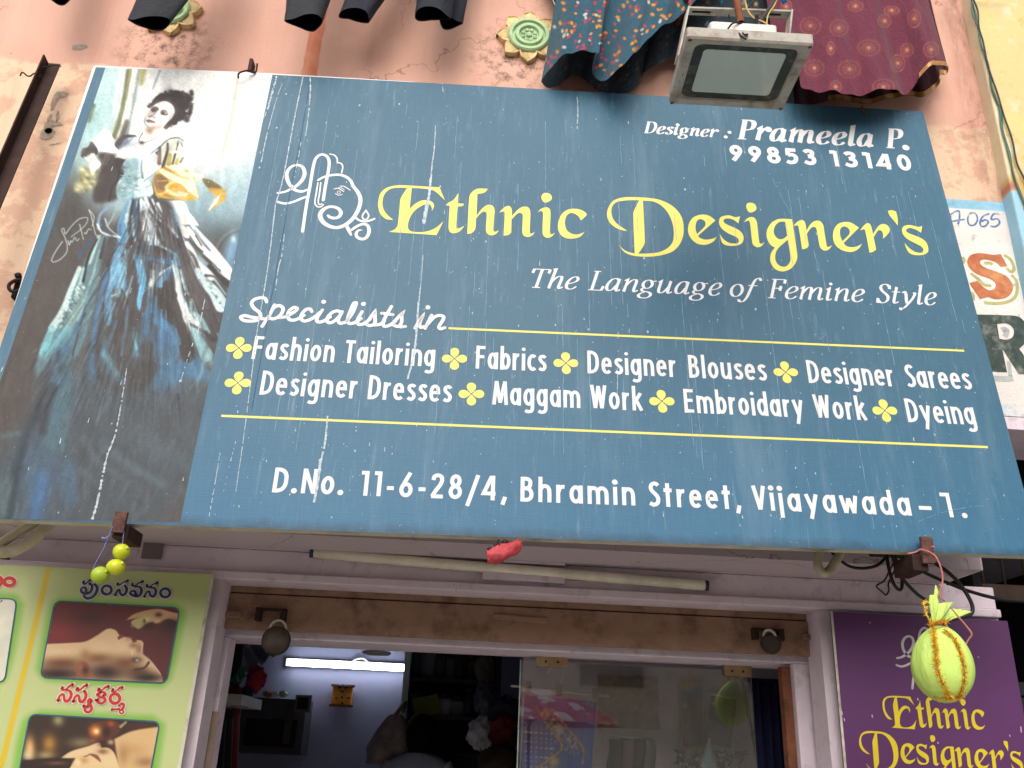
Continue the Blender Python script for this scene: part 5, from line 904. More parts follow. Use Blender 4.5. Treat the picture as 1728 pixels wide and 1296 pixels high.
# --- second printed cloth behind the lamp bracket and below it
t2 = thing('scarf', at(1300, 0, 2.6), 'dark multicoloured printed cloth peeping out behind the floodlight bracket', 'cloth')
TF = Canvas(1100, -100, 1420, 220, 2, (24, 44, 54)); TF.frame(1100, 0, 5.76)
for i in range(150): x, y = rs.rand() * 1800, rs.rand() * 1200; TF.blob(x, y, 26, 13, ((206, 90, 40), (40, 120, 140), (170, 40, 60), (210, 160, 60), (120, 150, 170), (16, 20, 24))[rs.randint(6)], .9, rs.rand() * 3)
hangcloth('panel', [(p[0], p[1], 2.60) for p in linepts('250,700 420,640 620,620 900,600 1050,780 1250,1010 1330,1050 1378,1030', 60, (1100, 0, 5.76))], [(p[0], p[1], 2.66) for p in linepts('420,-300 700,-300 900,-300 1330,-300', 60, (1100, 0, 5.76))], M_clothprint, t2, TF, 3, .012, 60)
# --- maroon skirt with gold suns
MA = Canvas(1250, -200, 1640, 220, 3, (98, 38, 58)); MA.frame(1290, 0, 5.4)
for i in range(260):
    x, y = rs.rand() * 1500, -300 + rs.rand() * 1100; MA.brush('%f,%f %f,%f %f,%f' % (x, y, x + 20 + rs.rand() * 40, y + 80, x + 50 + rs.rand() * 80, y + 150 + rs.rand() * 100), 5, 3, ((148, 74, 90), (98, 38, 56))[rs.randint(2)], .3, .5)
for (x, y, rx, ry) in ((420, 235, 95, 80), (680, 255, 85, 75), (950, 435, 105, 75), (455, 620, 90, 75), (775, 630, 105, 82), (650, 790, 50, 55), (1085, 790, 100, 70), (1215, 575, 65, 80), (1300, 455, 60, 60), (1095, 190, 60, 60), (830, 55, 70, 50), (1160, 95, 70, 40), (1520, 450, 70, 70), (1365, 170, 60, 80), (605, 440, 36, 60), (200, 60, 50, 60)):
    MA.blob(x, y, rx * .75, ry * .75, (138, 80, 74), .45)
    for ring_, nn, sz in ((.28, 10, 3.5), (.55, 16, 4.2), (.98, 40, 4.5)):
        for k in range(nn): a = 2 * math.pi * k / nn; MA.brush('%f,%f %f,%f' % (x + rx * (ring_ - .06) * math.cos(a), y + ry * (ring_ - .06) * math.sin(a), x + rx * (ring_ + .06) * math.cos(a), y + ry * (ring_ + .06) * math.sin(a)), sz * 1.3, sz * .8, (186, 130, 86), .62, .4)
    MA.blob(x, y, 14, 12, (214, 160, 90), .9)
t = thing('skirt', at(1440, 0, 2.5), 'maroon skirt with golden sun motifs and gold braid, right of the floodlight', 'skirt')
hem = linepts('120,560 260,690 300,730 335,795 420,815 560,832 760,845 1000,842 1200,842 1330,815 1395,740 1410,705 1500,622 1590,585 1650,600 1665,640', 230, (1290, 0, 5.4))
top = linepts('-60,-420 300,-420 700,-420 1100,-420 1420,-420', 230, (1290, 0, 5.4))
dep = np.interp(np.linspace(0, 1, 230), [0, .15, .4, .65, .78, .86, .94, 1], [2.52, 2.45, 2.42, 2.43, 2.48, 2.46, 2.45, 2.52])
_, mr = hangcloth('front_panel', [(p[0], p[1], d) for p, d in zip(hem, dep)], [(p[0], p[1], 2.58) for p in top], M_clothprint, t, MA, 4, .022, 220, seed=2)
MD = Canvas(1250, -200, 1640, 220, 1, (70, 30, 42))  # darker maroon, the shade inside the skirt put into its colour
hb = linepts('200,960 420,945 590,925 720,915 830,935 930,945 1060,925 1180,895 1270,870 1380,862 1470,862 1560,805 1592,745 1588,690 1640,700 1668,640', 110, (1290, 0, 5.4)); tb = linepts('-60,-300 500,-300 1000,-300 1450,-300', 110, (1290, 0, 5.4))
_, br = hangcloth('back_panel', [(p[0], p[1], 2.62 + .012 * math.sin(j * .5)) for j, p in enumerate(hb)], [(p[0], p[1], 2.66) for p in tb], M_clothprint, t, MD, 3, .010, 40)
M_gold = mat('gold_braid', (176, 130, 74), .5, .5, .25, var=.35, scale=120, bscale=300)
for rw, lo, hi in ((br, 25, 109), (mr, 188, 229)):
    g_ = MB(); A = [np.array(rw[0][j]) + np.array((0, -.004, -.001)) for j in range(lo, hi + 1)]; B = [np.array(rw[0][j]) + (np.array(rw[3][j]) - np.array(rw[0][j])) * (.02 / max(.004, np.linalg.norm(np.array(rw[3][j]) - np.array(rw[0][j])))) + np.array((0, -.006, 0)) for j in range(lo, hi + 1)]
    g_.grid([A, B], True); g_.build('gold_hem', M_gold, t)
# the washing line itself
b = MB(); b.tube(smooth3([at(-60, -70, 2.5), at(500, -64, 2.56), at(1000, -60, 2.58), at(1700, -10, 2.6)], 8), .004, 6); tag(b.build('washing_line', mat('rope', (120, 112, 96), .9)), 'thin rope just above the frame carrying the washing', 'rope')
# ---------------------------------------------------------------- floodlight over the sign
M_lampframe = mat('grey_lamp_paint', (176, 172, 162), .55, .45, var=.12, scale=30, dirt=(124, 88, 60), dirt_amt=.75)
M_lampwhite = mat('white_lamp_paint', (224, 220, 214), .45, .5, var=.05, dirt=(150, 130, 110), dirt_amt=.4)
M_rust = mat('rust', (124, 76, 54), .85, .3, .3, var=.3, scale=30, dirt=(64, 44, 36), dirt_amt=.7, bscale=120)
M_bezel = mat('black_bezel', (44, 44, 42), .45, .4, var=.3, scale=60, dirt=(120, 112, 100), dirt_amt=.6)
def lampglass():
    m = NT('lamp_glass'); m.fin(lin(196, 206, 200), .08, .35); n = m.noise(40, 6, .7); m.link(m.ramp(n, [(.4, .06), (.7, .22)]), m.b.inputs['Roughness']); m.b.inputs['Coat Weight'].default_value = .25; m.b.inputs['Coat Roughness'].default_value = .03; return m.m
fl = thing('floodlight', at(1250, 60, 1.9), 'rust-stained grey floodlight on a pipe arm, hung face down in front of the sign', 'lamp')
NL, NR, FR_, FL_ = at(1159, 57, 1.75), at(1374, 71, 1.75), at(1321, 181, 2.06), at(1128, 171, 2.06)
lu = _n((NR - NL) + (FR_ - FL_)); lv = _n((NL + NR) - (FL_ + FR_)); LP = Plane((NL + NR + FR_ + FL_) / 4, lu, lv); LN = np.cross(lu, LP.v); LP.n = LN if LN[2] < 0 else -LN      # normal faces down
Lq = [np.array(((p - LP.o).dot(LP.u), (p - LP.o).dot(LP.v))) for p in (NL, NR, FR_, FL_)]
def rrect(q, ins, rad, n=6):
    c = sum(q) / 4; P = []
    for i in range(4):
        p = q[i]; a = _n(q[i - 1] - p); d = _n(q[(i + 1) % 4] - p); p = p + (a + d) * ins
        for k in range(n + 1): s = k / n; P.append(p + a * rad * (1 - s) ** 2 + d * rad * s ** 2)
    return P
def loft(b, pl, loops, smooth=False):
    b.grid([[pl.P(p[0], p[1], o) for p in lp] for lp, o in loops], smooth, True)
b = MB(); loft(b, LP, [(rrect(Lq, .030, .035), .000), (rrect(Lq, .027, .030), .007), (rrect(Lq, .004, .012), .010), (rrect(Lq, .000, .010), .004), (rrect(Lq, .000, .010), -.022), (rrect(Lq, .02, .02), -.03), (rrect(Lq, .05, .03), -.05)]); b.sheet(LP, [rrect(Lq, .05, .03)], -.05); b.build('housing', M_lampframe, fl)
b = MB(); b.sheet(LP, [rrect(Lq, .028, .033), rrect(Lq, .056, .016)], .0012); b.build('bezel', M_bezel, fl)
b = MB(); b.sheet(LP, [rrect(Lq, .057, .015)], .0008); b.build('glass', lampglass(), fl)
b = MB()
for q in Lq:
    c = q * .945; b.add([LP.P(c[0] + .006 * math.cos(k), c[1] + .006 * math.sin(k), .0115) for k in np.linspace(0, 5.5, 8)], [tuple(range(8))])
b.build('screw_heads', M_rust, fl, kind='stuff')
bx = [np.array((-.104, -.05)), np.array((.080, -.05)), np.array((.080, .105)), np.array((-.104, .105))]
b = MB(); b.prism(LP, rrect(bx, 0, .012, 3), -.082, -.0505); b.build('driver_box', M_lampwhite, fl, bevel=.006)
SL, SR = at(1160, 18, 1.92), at(1333, 24, 1.92); b = MB(); LL, LR = LP.P(Lq[0][0] + .012, .0, -.03), LP.P(Lq[1][0] - .022, .0, -.03)
def strap(b, p, q, wid=.036, th=.0025):
    p, q = np.array(p), np.array(q); d = _n(q - p); s_ = _n(np.array((0, 1, .25)) - d * np.array((0, 1, .25)).dot(d)); k = np.cross(d, s_); b.obox((p + q) / 2, d, s_, k, np.linalg.norm(q - p) / 2, wid / 2, th)
strap(b, LL, SL); strap(b, LR, SR); strap(b, SL, SR); b.build('bracket', M_lampframe, fl)
b = MB(); mid = (SL + SR) / 2
for s_ in (-.085, .075):
    c = mid + (SR - SL) / np.linalg.norm(SR - SL) * s_ * 1.3; strap(b, c - (SR - SL) * .09, c + (SR - SL) * .09, .010, .0030)
b.build('slot', mat('dark_slot', (20, 16, 14), .9), fl, kind='stuff')
pe = at(1250, 40, 1.86); pd = _n((.03, .22, .97)); b = MB(); b.tube(smooth3([pe, pe + pd * .35, pe + pd * .62, np.array((pe[0] + .03, YW - .1, pe[2] + .78)), np.array((pe[0] + .03, YW + .02, pe[2] + .79))], 6), .0105, 16, False); b.tube([pe + pd * .0005, pe + pd * .5], .0086, 16, False); b.build('pipe_arm', M_rust, fl)
b = MB(); pw = at(1248, 5, 1.93); b.tube([pw - np.array((0, .012, 0)), pw], .017, 14); b.tube([pw - np.array((0, .02, 0)), pw], .008, 6); b.build('washer', M_lampframe, fl)
b = MB(); b.tube(smooth3([LP.P(.02, .12, -.10), at(1276, 50, 1.85), at(1287, 30, 1.88), at(1310, -6, 1.95), at(1330, -60, 2.1)]), .0055, 8); b.build('supply_cable', mat('grey_cable', (58, 58, 62), .6), fl)
M_ywire = mat('yellow_wire', (206, 170, 96), .6); b = MB()
b.tube(smooth3([at(1258, 4, 1.9), at(1262, 18, 1.88), at(1272, 30, 1.87), at(1290, 38, 1.86), at(1299, 46, 1.85), at(1294, 46, 1.85), at(1296, 26, 1.86), at(1306, 10, 1.9), at(1316, -10, 1.96)]), .0022, 6); b.build('wire', M_ywire, fl)
b = MB(); M_twist = mat('black_wire', (36, 32, 30), .7)
b.tube(smooth3([at(1262, 44, 1.8), at(1240, 38, 1.78), at(1228, 50, 1.76), at(1234, 54, 1.755), at(1246, 56, 1.75), at(1252, 62, 1.745), at(1259, 66, 1.742)]), .0025, 6); b.tube(smooth3([at(1253, 55, 1.745), at(1258, 60, 1.74), at(1262, 58, 1.745), at(1255, 58, 1.744)]), .002, 5); b.build('tie_wire', M_twist, fl)
b = MB(); b.tube(smooth3([at(1234, 10, 1.95), at(1230, 26, 1.93), at(1236, 48, 1.9)]), .002, 6); b.tube(smooth3([at(1272, 2, 1.95), at(1262, 14, 1.93)]), .003, 6); b.tube(smooth3([at(1270, 0, 2.0), at(1274, 28, 1.96), at(1280, 44, 1.9)]), .003, 6); b.build('wire', M_twist, fl)
b = MB(); b.tube(smooth3([at(1312, -12, 1.9), at(1322, -1, 1.9), at(1324, 3, 1.9)]), .008, 8); b.build('connector', mat('blue_tape', (40, 110, 180), .5), fl)
b = MB(); P_ = [LP.P(Lq[3][0] * .98 + .004 * math.sin(k * 1.7), Lq[3][1] + .05 + k * .012, .006 + .004 * math.cos(k * 2.3)) for k in range(10)]; b.tube(smooth3(P_, 4), .0018, 5); b.build('tie_wire', mat('grey_thread', (150, 144, 140), .9), fl)
# ---------------------------------------------------------------- angle iron at the left, hooks and nails
ai = MB(); p0, p1 = at(91, 108, 2.62), at(-75, 500, 2.50); d = _n(p1 - p0); sx = _n(np.array((1, 0, 0)) - d * d[0]); sy = np.cross(d, sx); sy = sy if sy[1] < 0 else -sy
L2 = np.linalg.norm(p1 - p0) / 2; c = (p0 + p1) / 2
ai.obox(c + sx * .0, sx, d, sy, .023, L2, .0025); ai.obox(c - sx * .0208 + sy * .0215, sx, d, sy, .0025, L2, .019)
pst = thing('angle_iron', p0, 'dark rusty angle iron leaning out from the wall, left of the sign', 'iron post')
M_darkiron = mat('dark_rusted_iron', (58, 40, 36), .75, .35, .3, var=.3, scale=16, dirt=(96, 62, 48), dirt_amt=.5, bscale=120); ai.build('bar', M_darkiron, pst)
b = MB(); b.ball(at(59, 194, 2.595), .0075, 10, 6, (1, .6, 1)); b.build('bolt', M_darkiron, pst)
b = MB(); b.tube(smooth3([at(34, 128, 2.60), at(38, 122, 2.59), at(46, 128, 2.58), at(52, 128, 2.58), at(58, 124, 2.58), at(66, 131, 2.59), at(70, 118, 2.60), at(76, 113, 2.6)], 5), .0028, 6); b.tube(smooth3([at(66, 130, 2.6), at(68, 116, 2.59), at(82, 112, 2.59), at(92, 110, 2.58), at(103, 112, 2.58)], 5), .0024, 6); b.build('tie_wire', M_twist, pst)
b = MB(); kx = pxsize(2.66, 28, 480)
b.tube(smooth3([at(*p, 2.64) for p in ((33, 472), (24, 474), (16, 480), (15, 486), (19, 491), (26, 492), (33, 489))], 5), .006, 8); b.tube([at(30, 463, 2.66), at(32, 470, 2.66), at(28, 488, 2.66)], [.011, .009, .010], 8); b.ball(at(31, 466, 2.655), .011, 10, 7); b.box(tuple(at(22, 502, 2.66)), tuple(at(33, 490, 2.70)), .003)
tag(b.build('ring_bolt', mat('black_iron', (30, 26, 26), .6, .4, .4)), 'black iron ring bolt in the wall beside the left edge of the sign', 'hook')
b = MB(); q = SIGN.hit(411, 128, .004); b.tube(smooth3([at(434, 108, 2.66), at(431, 122, 2.60), at(421, 120, 2.585)]), .004, 6); b.tube(smooth3([at(424, 118, 2.58), at(412, 120, 2.57), at(403, 124, 2.57), at(402, 132, 2.575)]), .0035, 6); b.box(tuple(at(417, 120, 2.60)), tuple(at(431, 112, 2.64)))
tag(b.build('iron_clip', M_darkiron), 'rusty iron clip hooked over the top edge of the sign above the gown picture', 'hook')
b = MB(); b.tube(smooth3([at(1454, 179, 2.58), at(1455, 185, 2.56), at(1460, 190, 2.562), at(1461, 193, 2.57)]), .0028, 6); b.tube([at(1456, 178, 2.60), at(1454, 184, 2.57)], .0018, 5)
tag(b.build('bent_nail', M_rust), 'bent rusty nail at the top edge of the sign above the phone number', 'nail')
# broken plaster and a drilled hole beside the sign
b = MB()
for t_ in ('420,300 520,300 500,330 440,345 400,430 380,430 z', '350,520 440,515 470,540 400,560 420,600 360,650 300,640 330,560 z', '370,470 390,460 380,510 355,510 z', '440,430 450,490 420,520 430,450 z', '370,695 440,675 480,665 430,690 z', '820,88 900,84 900,110 830,112 z' if False else '80,0 84,0 84,4 80,4 z'):
    P, _ = path(t_, 7); b.sheet(W, [[W.uv(p[0] / 4.47 + rs.normal(0, .55), 90 + p[1] / 4.47 + rs.normal(0, .55)) for p in P]], .0016)
P, _ = path('420,280 430,265 500,262 510,275 470,290 430,292 z', 7); b.sheet(W, [[W.uv(p[0] / 3.456 + rs.normal(0, .5), p[1] / 3.456 + rs.normal(0, .5)) for p in P]], .0016)
b.build('plaster_patch', mat('bare_plaster', (166, 150, 134), .95, .1, var=.35, scale=60, dirt=(190, 140, 90), dirt_amt=.5), shop, kind='stuff')
b = MB(); cc = W.uv(82.5, 221.5); b.disc(W, cc, .0135, .0045, 16, .85); b.build('drilled_hole', mat('hole', (10, 8, 7), 1, 0), shop)
# wires down the corner of the yellow wall
for i, (pp, m_, r_) in enumerate((([(1638, -4), (1645, 20), (1651, 50), (1657, 80), (1668, 110), (1674, 150), (1690, 190), (1692, 220), (1704, 260), (1710, 295), (1722, 325), (1736, 365)], (56, 92, 74), .0035), ([(1641, -4), (1650, 18), (1652, 46), (1659, 70), (1664, 96), (1670, 120), (1684, 160), (1694, 195), (1708, 235), (1716, 275), (1730, 305), (1744, 345)], (56, 52, 54), .0035), ([(1640, -4), (1641, 24), (1650, 44), (1653, 66), (1664, 102), (1671, 126), (1675, 150), (1686, 180), (1690, 215), (1697, 240), (1706, 275), (1716, 312), (1732, 352)], (70, 112, 104), .003))):
    b = MB(); b.tube(smooth3([at(x, y, YW - .066 - .004 * (i % 2)) for x, y in pp], 4), r_, 6)
    tag(b.build('hanging_wire', mat('wire_colour_%d' % i, m_, .6)), ('green wire running down the yellow wall, leftmost at its foot', 'dark grey wire twisted round the green ones on the yellow wall', 'thin bluish green wire down the yellow wall between two others')[i], 'wire', 'wires down the yellow wall')
# ---------------------------------------------------------------- under the sign
# --- rusty bracket stubs that carry the foot of the board
M_stub = mat('coarse_rust', (104, 74, 68), .9, .25, .2, var=.4, scale=60, dirt=(48, 34, 32), dirt_amt=.8, bump=.6, bscale=200)
def stub(x0, y0, x1, y1, yd, label, box=None):
    p, q = at(x0, y0, yd), at(x1, y1, yd); t = thing('bracket_stub', (p + q) / 2, label, 'bracket', 'iron stubs carrying the sign'); d = _n(q - p); w_ = .017
    b = MB(); b.obox((p + q) / 2, (1, 0, 0), (0, 1, 0), d, w_, .006, np.linalg.norm(q - p) / 2, .002); b.build('plate', M_stub, t)
    if box: b = MB(); a, c = at(box[0], box[1], yd + .03), at(box[2], box[3], yd + .03); b.box((a[0], yd + .012, a[2]), (c[0], yd + .13, c[2]), .003); b.build('beam_end', M_darkiron, t)
stub(206, 864, 198, 899, 2.395, 'rough rusty bracket stub at the foot of the gown picture, lemons tied to it', (197, 886, 217, 911))
stub(1562, 906, 1567, 951, 2.40, 'rusty bracket stub under the right end of the sign, with the green bundle below', (1533, 937, 1563, 966))
# --- lemons on a thread
def lemon_mat(name, c, c2):
    m = NT(name); k = m.noise(30, 5, .6); col = m.mix(m.ramp(k, [(.35, 0), (.7, 1)]), lin(*c), lin(*c2)); m.bump(m.noise(400, 3, .5), .25, .002); m.fin(col, .38, .5); m.b.inputs['Subsurface Weight'].default_value = .08; m.b.inputs['Subsurface Radius'].default_value = (.01, .01, .004); return m.m
ML1, ML2 = lemon_mat('ripe_lime', (206, 212, 40), (186, 196, 34)), lemon_mat('green_lime', (150, 178, 40), (176, 190, 60))
for (px, py, r, sc, m_, lab) in ((204.9, 930.8, 14.2, (1, 1, .95), ML1, 'topmost yellow lime of the three hanging under the sign'), (195.4, 956.8, 15.6, (1, 1, .88), ML1, 'middle lime of the three hanging, pale yellow and plump'), (168.7, 970.4, 15, (1, 1, .98), ML2, 'greenest and lowest lime of the three hanging under the sign')):
    c = at(px, py, 2.40); s = pxsize(2.40, px, py); b = MB(); b.ball(c, r * s, 24, 16, sc); b.ball(c + np.array((r * s * .8, -.012, r * s * .35)), r * s * .2, 8, 6); tag(b.build('lime', m_), lab, 'lime', 'limes threaded on a string')
b = MB(); b.tube(smooth3([at(190, 888, 2.385), at(187, 896, 2.385), at(175, 925, 2.39), at(157, 961, 2.40), at(168, 970, 2.40), at(195, 957, 2.40), at(205, 931, 2.40), at(208, 905, 2.395), at(210, 890, 2.395)], 5), .0011, 5)
b.tube(smooth3([at(172, 907, 2.385), at(177, 909, 2.38), at(181, 906, 2.385)], 3), .002, 5); tag(b.build('blue_thread', mat('blue_thread_fibre', (118, 134, 190), .8)), 'thin blue thread carrying the three limes from the bracket stub', 'thread')
# --- flexible cream pipes at the left
M_pipe = mat('cream_plastic_pipe', (196, 186, 158), .55, .4, dirt=(120, 108, 88), dirt_amt=.5)
for i, (pp, r_, lab) in enumerate((([(64, 878), (40, 893), (18, 906), (3, 916), (-14, 930)], .0145, 'cream plastic pipe at the lower left, upper of two bent together'), ([(92, 872), (72, 895), (48, 915), (24, 928), (6, 931), (-16, 926)], .018, 'cream plastic pipe at the lower left, thicker and lower of two'))):
    b = MB(); b.tube(smooth3([at(x, y, 2.62) for x, y in pp], 5), r_, 12); tag(b.build('conduit', M_pipe), lab, 'pipe', 'cream pipes under the sign')
b = MB(); b.box(tuple(at(-20, 915, 2.6)), tuple(at(4, 945, 2.75)), .004); tag(b.build('pipe_clip', mat('black_clip', (26, 24, 24), .6)), 'dark clip at the ends of the cream pipes', 'clip')
# --- corrugated pipe loop and black cables at the right
b = MB(); P_ = smooth3([at(x, y, 2.58) for x, y in ((1384, 925), (1381, 940), (1380, 952), (1384, 962), (1391, 967), (1399, 963), (1408, 950), (1416, 938), (1422, 925))], 9); rr_ = [.0125 * (1 + .10 * (i % 2)) for i in range(len(P_))]
b.tube(P_, rr_, 12); tag(b.build('corrugated_pipe', M_pipe), 'short loop of corrugated cream pipe poking below the right half of the sign', 'pipe')
M_cable = mat('black_cable_sheath', (24, 24, 26), .5, .4, bump=0)
CBL = ((2.62, .0075, [(1400, 928), (1412, 940), (1432, 955), (1455, 959), (1478, 955), (1492, 944), (1500, 932)], 'black cable sagging under the sign beside the corrugated pipe'),
 (2.60, .0085, [(1496, 934), (1500, 960), (1508, 985), (1517, 995), (1522, 990), (1521, 970), (1514, 950), (1508, 934)], 'black cable hanging in a narrow loop under the sign'),
 (2.58, .0085, [(1504, 934), (1512, 955), (1520, 973), (1535, 990), (1550, 1004), (1564, 1013)], 'black cable running from the loop down behind the green bundle'),
 (2.66, .009, [(1512, 934), (1530, 948), (1560, 966), (1600, 984), (1640, 999), (1690, 1011), (1760, 1016)], 'black cable running along the beam to the right into the dark shop'),
 (2.56, .0095, [(1574, 948), (1595, 962), (1615, 980), (1630, 1000), (1640, 1020), (1640, 1034), (1628, 1040), (1600, 1046)], 'black cable arching out and back behind the knot of the green bundle'))
for yd, r_, pp, lab in CBL:
    b = MB(); b.tube(smooth3([at(x, y, yd) for x, y in pp], 6), r_ * .62, 8); tag(b.build('cable', M_cable), lab, 'cable', 'black cables below the right end of the sign')
b = MB(); b.tube(smooth3([at(x, y, 2.63) for x, y in ((1508, 950), (1500, 965), (1492, 980), (1479, 989), (1488, 998), (1495, 1004), (1500, 996), (1499, 986), (1504, 974), (1512, 958))], 4), .0026, 6); tag(b.build('stripped_wire', M_twist), 'thin bare twisted wire hanging left of the cable loop', 'wire')
b = MB(); b.box(tuple(at(1490, 928, 2.58)), tuple(at(1533, 938, 2.68)), .004); tag(b.build('junction_clamp', M_darkiron), 'dark clamp gathering the cables under the sign', 'clamp')
# --- red cloth bundle
M_redcloth = cloth('red_cloth', (164, 34, 42), (200, 84, 90), .5, 160)
rows = []; A = np.array([at(x, y, 2.40) for x, y in ((822, 939), (836, 937), (852, 931), (868, 925), (880, 919))]); P_ = smooth3(A, 6); rs = np.random.RandomState(9)
b = MB()
for i, p in enumerate(P_):
    s = i / (len(P_) - 1); r_ = .020 * (0.35 + .75 * math.sin(math.pi * min(1, .2 + s * .75)) ** .6) * (1 if s < .93 else .7); row_ = []
    for k in range(26):
        a = 2 * math.pi * k / 26; w_ = 1 + .05 * math.sin(4 * a + i * .35) + .06 * math.sin(2 * a - i * .5) + rs.normal(0, .06); row_.append(np.array(p) + np.array((-.15 * math.cos(a), math.sin(a), math.cos(a))) * r_ * w_)
    rows.append(row_)
b.grid(rows, True, True); b.add(rows[0], [tuple(range(26))]); b.add(rows[-1], [tuple(range(26))])
rb = thing('cloth_bundle', P_[10], 'small red cloth bundle tied under the middle of the sign', 'bundle'); b.build('cloth', M_redcloth, rb)
b = MB(); b.tube(smooth3([at(842, 910, 2.40), at(838, 918, 2.40), at(834, 922, 2.40), at(841, 925, 2.39), at(843, 918, 2.40), at(850, 920, 2.40), at(856, 912, 2.41)], 4), .0025, 6); b.ball(at(852, 915, 2.40), .008, 8, 6, (1.3, 1, .8), .25); b.ball(at(829, 927, 2.395), .008, 8, 6, (1.5, 1, .7), .25); b.build('tie_wire', M_twist, rb)
# --- tube lamp fixed on the beam, not lit
tl = thing('tube_light', at(860, 960, YB - .02), 'unlit cream tube light fixed slightly askew along the beam', 'lamp'); a, c = at(529, 932.5, YB - .022), at(1190, 988, YB - .022); d = _n(c - a)
b = MB(); b.tube([a, c], .0165, 16); b.build('tube', mat('cream_diffuser', (230, 224, 202), .45, .45, dirt=(140, 130, 108), dirt_amt=.3), tl)
b = MB(); b.obox((a + c) / 2 + np.array((0, .012, -.006)), d, (0, 1, 0), np.cross(d, (0, 1, 0)), np.linalg.norm(c - a) / 2, .006, .011); b.build('batten', M_cream, tl)
for q, s_ in ((a, -1), (c, 1)): b = MB(); b.tube([q - d * .002 * s_, q + d * .010 * s_], .0173, 16); b.build('end_cap', mat('navy_cap', (36, 40, 70), .5) if s_ < 0 else bpy.data.materials['navy_cap'], tl)
# --- rolling shutter, pulled up
M_shutter = mat('brown_shutter_paint', (146, 116, 97), .8, .2, var=.16, scale=16, dirt=(84, 62, 50), dirt_amt=.8, bscale=90)
M_shutter2 = mat('brown_shutter_groove', (70, 48, 38), .8, .3, var=.2)
sh = thing('rolling_shutter', (.2, YS, 1.96), 'brown rolling shutter pulled up, its bottom rail across the top of the doorway', 'shutter')
X0, X1 = at(378, 977, YS)[0] - .005, at(1380, 1030, YS)[0] + .01; zb = 1.6 + .360
b = MB(); b.box((X0 + .004, YS, zb), (X1 - .004, YS + .02, 2.075), .003); b.build('bottom_rail', M_shutter, sh)
for i in range(3):
    b = MB(); b.box((X0 + .012, YS + .004, 2.0785 + i * .034), (X1 - .012, YS + .018, 2.1065 + i * .034), .006); b.build('slat', M_shutter, sh)
b = MB(); b.box((X0, YS + .024, zb + .02), (X1, YS + .03, 2.2)); b.build('curtain_back', M_shutter2, sh)
b = MB(); hp = [at(x, y, YS - .004) for x, y in ((826, 1040), (930, 1048))]; b.obox((hp[0] + hp[1]) / 2, (1, 0, -.03), (0, 1, 0), (.03, 0, 1), .092, .006, .0085, .003); b.build('handle', M_shutter, sh)
for (x0, y0, x1, y1) in ((368, 1030, 406, 1043), (1353, 1069, 1387, 1081)):
    b = MB(); p, q = at(x0, y0, YS - .012), at(x1, y1, YS - .012); b.box((p[0], YS - .016, q[2]), (q[0], YS - .004, p[2]), .005); b.build('bolt', M_shutter, sh)
for (x0, y0, x1, y1) in ((434, 1026, 482, 1050), (1268, 1060, 1322, 1082)):
    b = MB(); p, q = at(x0, y0, YS - .012), at(x1, y1, YS - .012)
    for (u0, u1, w0, w1) in ((0, .18, 0, 1), (.82, 1, 0, 1), (0, 1, .84, 1)): b.box((p[0] + (q[0] - p[0]) * u0, YS - .03, q[2] + (p[2] - q[2]) * w0), (p[0] + (q[0] - p[0]) * u1, YS - .0005, q[2] + (p[2] - q[2]) * w1), .002)
    b.build('hasp', M_darkiron, sh)
b = MB()
for k in range(44):
    x = rs.rand() * (X1 - X0) + X0 if k > 30 else X0 + .02 + rs.rand() * .25; zz = zb + .03 + rs.rand() * .075; n_ = rs.randint(3, 7); b.ribbon(ypl(YS), [(x + rs.normal(0, .004) * j, zz - CH + rs.normal(0, .002) * j) for j in range(n_)], (.0006), .0012)
b.build('scratch', M_shutter2, sh, kind='stuff')
M_brasslock = mat('dirty_brass', (58, 47, 38), .5, .5, .5, var=.3, scale=30, dirt=(44, 34, 28), dirt_amt=.7)
def padlock(px, py, r, tilt, lab, yd):
    c = at(px, py, yd); s = pxsize(yd, px, py); n_ = _n(tilt); t = thing('padlock', c, lab, 'padlock', 'padlocks on the shutter'); a = _n(np.cross(n_, (0, 0, 1))); v = np.cross(a, n_); v = v if v[2] > 0 else -v; rows = []
    for rad, o in ((0, .013), (.86, .013), (.97, .010), (1, .004), (1, -.006), (.95, -.012), (0, -.013)): rows.append([c + (a * math.cos(k) + v * math.sin(k)) * rad * r * s + n_ * o for k in np.linspace(0, 2 * math.pi, 32, endpoint=False)])
    b = MB(); b.grid(rows, True, True); b.build('body', M_brasslock, t)
    b = MB(); b.tube([c + a * (.55 * r * s) * math.cos(k) + v * (.78 * r * s + .62 * r * s * max(0, math.sin(k))) + v * (0 if math.sin(k) > -.1 else -.3 * r * s) for k in np.linspace(-.3, math.pi + .3, 16)], .0045, 8); b.build('shackle', M_lampframe, t)
    b = MB(); b.obox(c + n_ * .0135 - v * .35 * r * s, a, n_, v, .0015, .0006, .007); b.build('keyhole', M_shutter2, t)
padlock(466, 1081, 24.5, (.05, -1, .12), 'round brass padlock hanging flat at the left end of the shutter rail', YS - .045)
padlock(1301, 1086, 17, (-.45, -.75, -.55), 'dark round padlock hanging askew at the right end of the shutter rail', YS - .05)
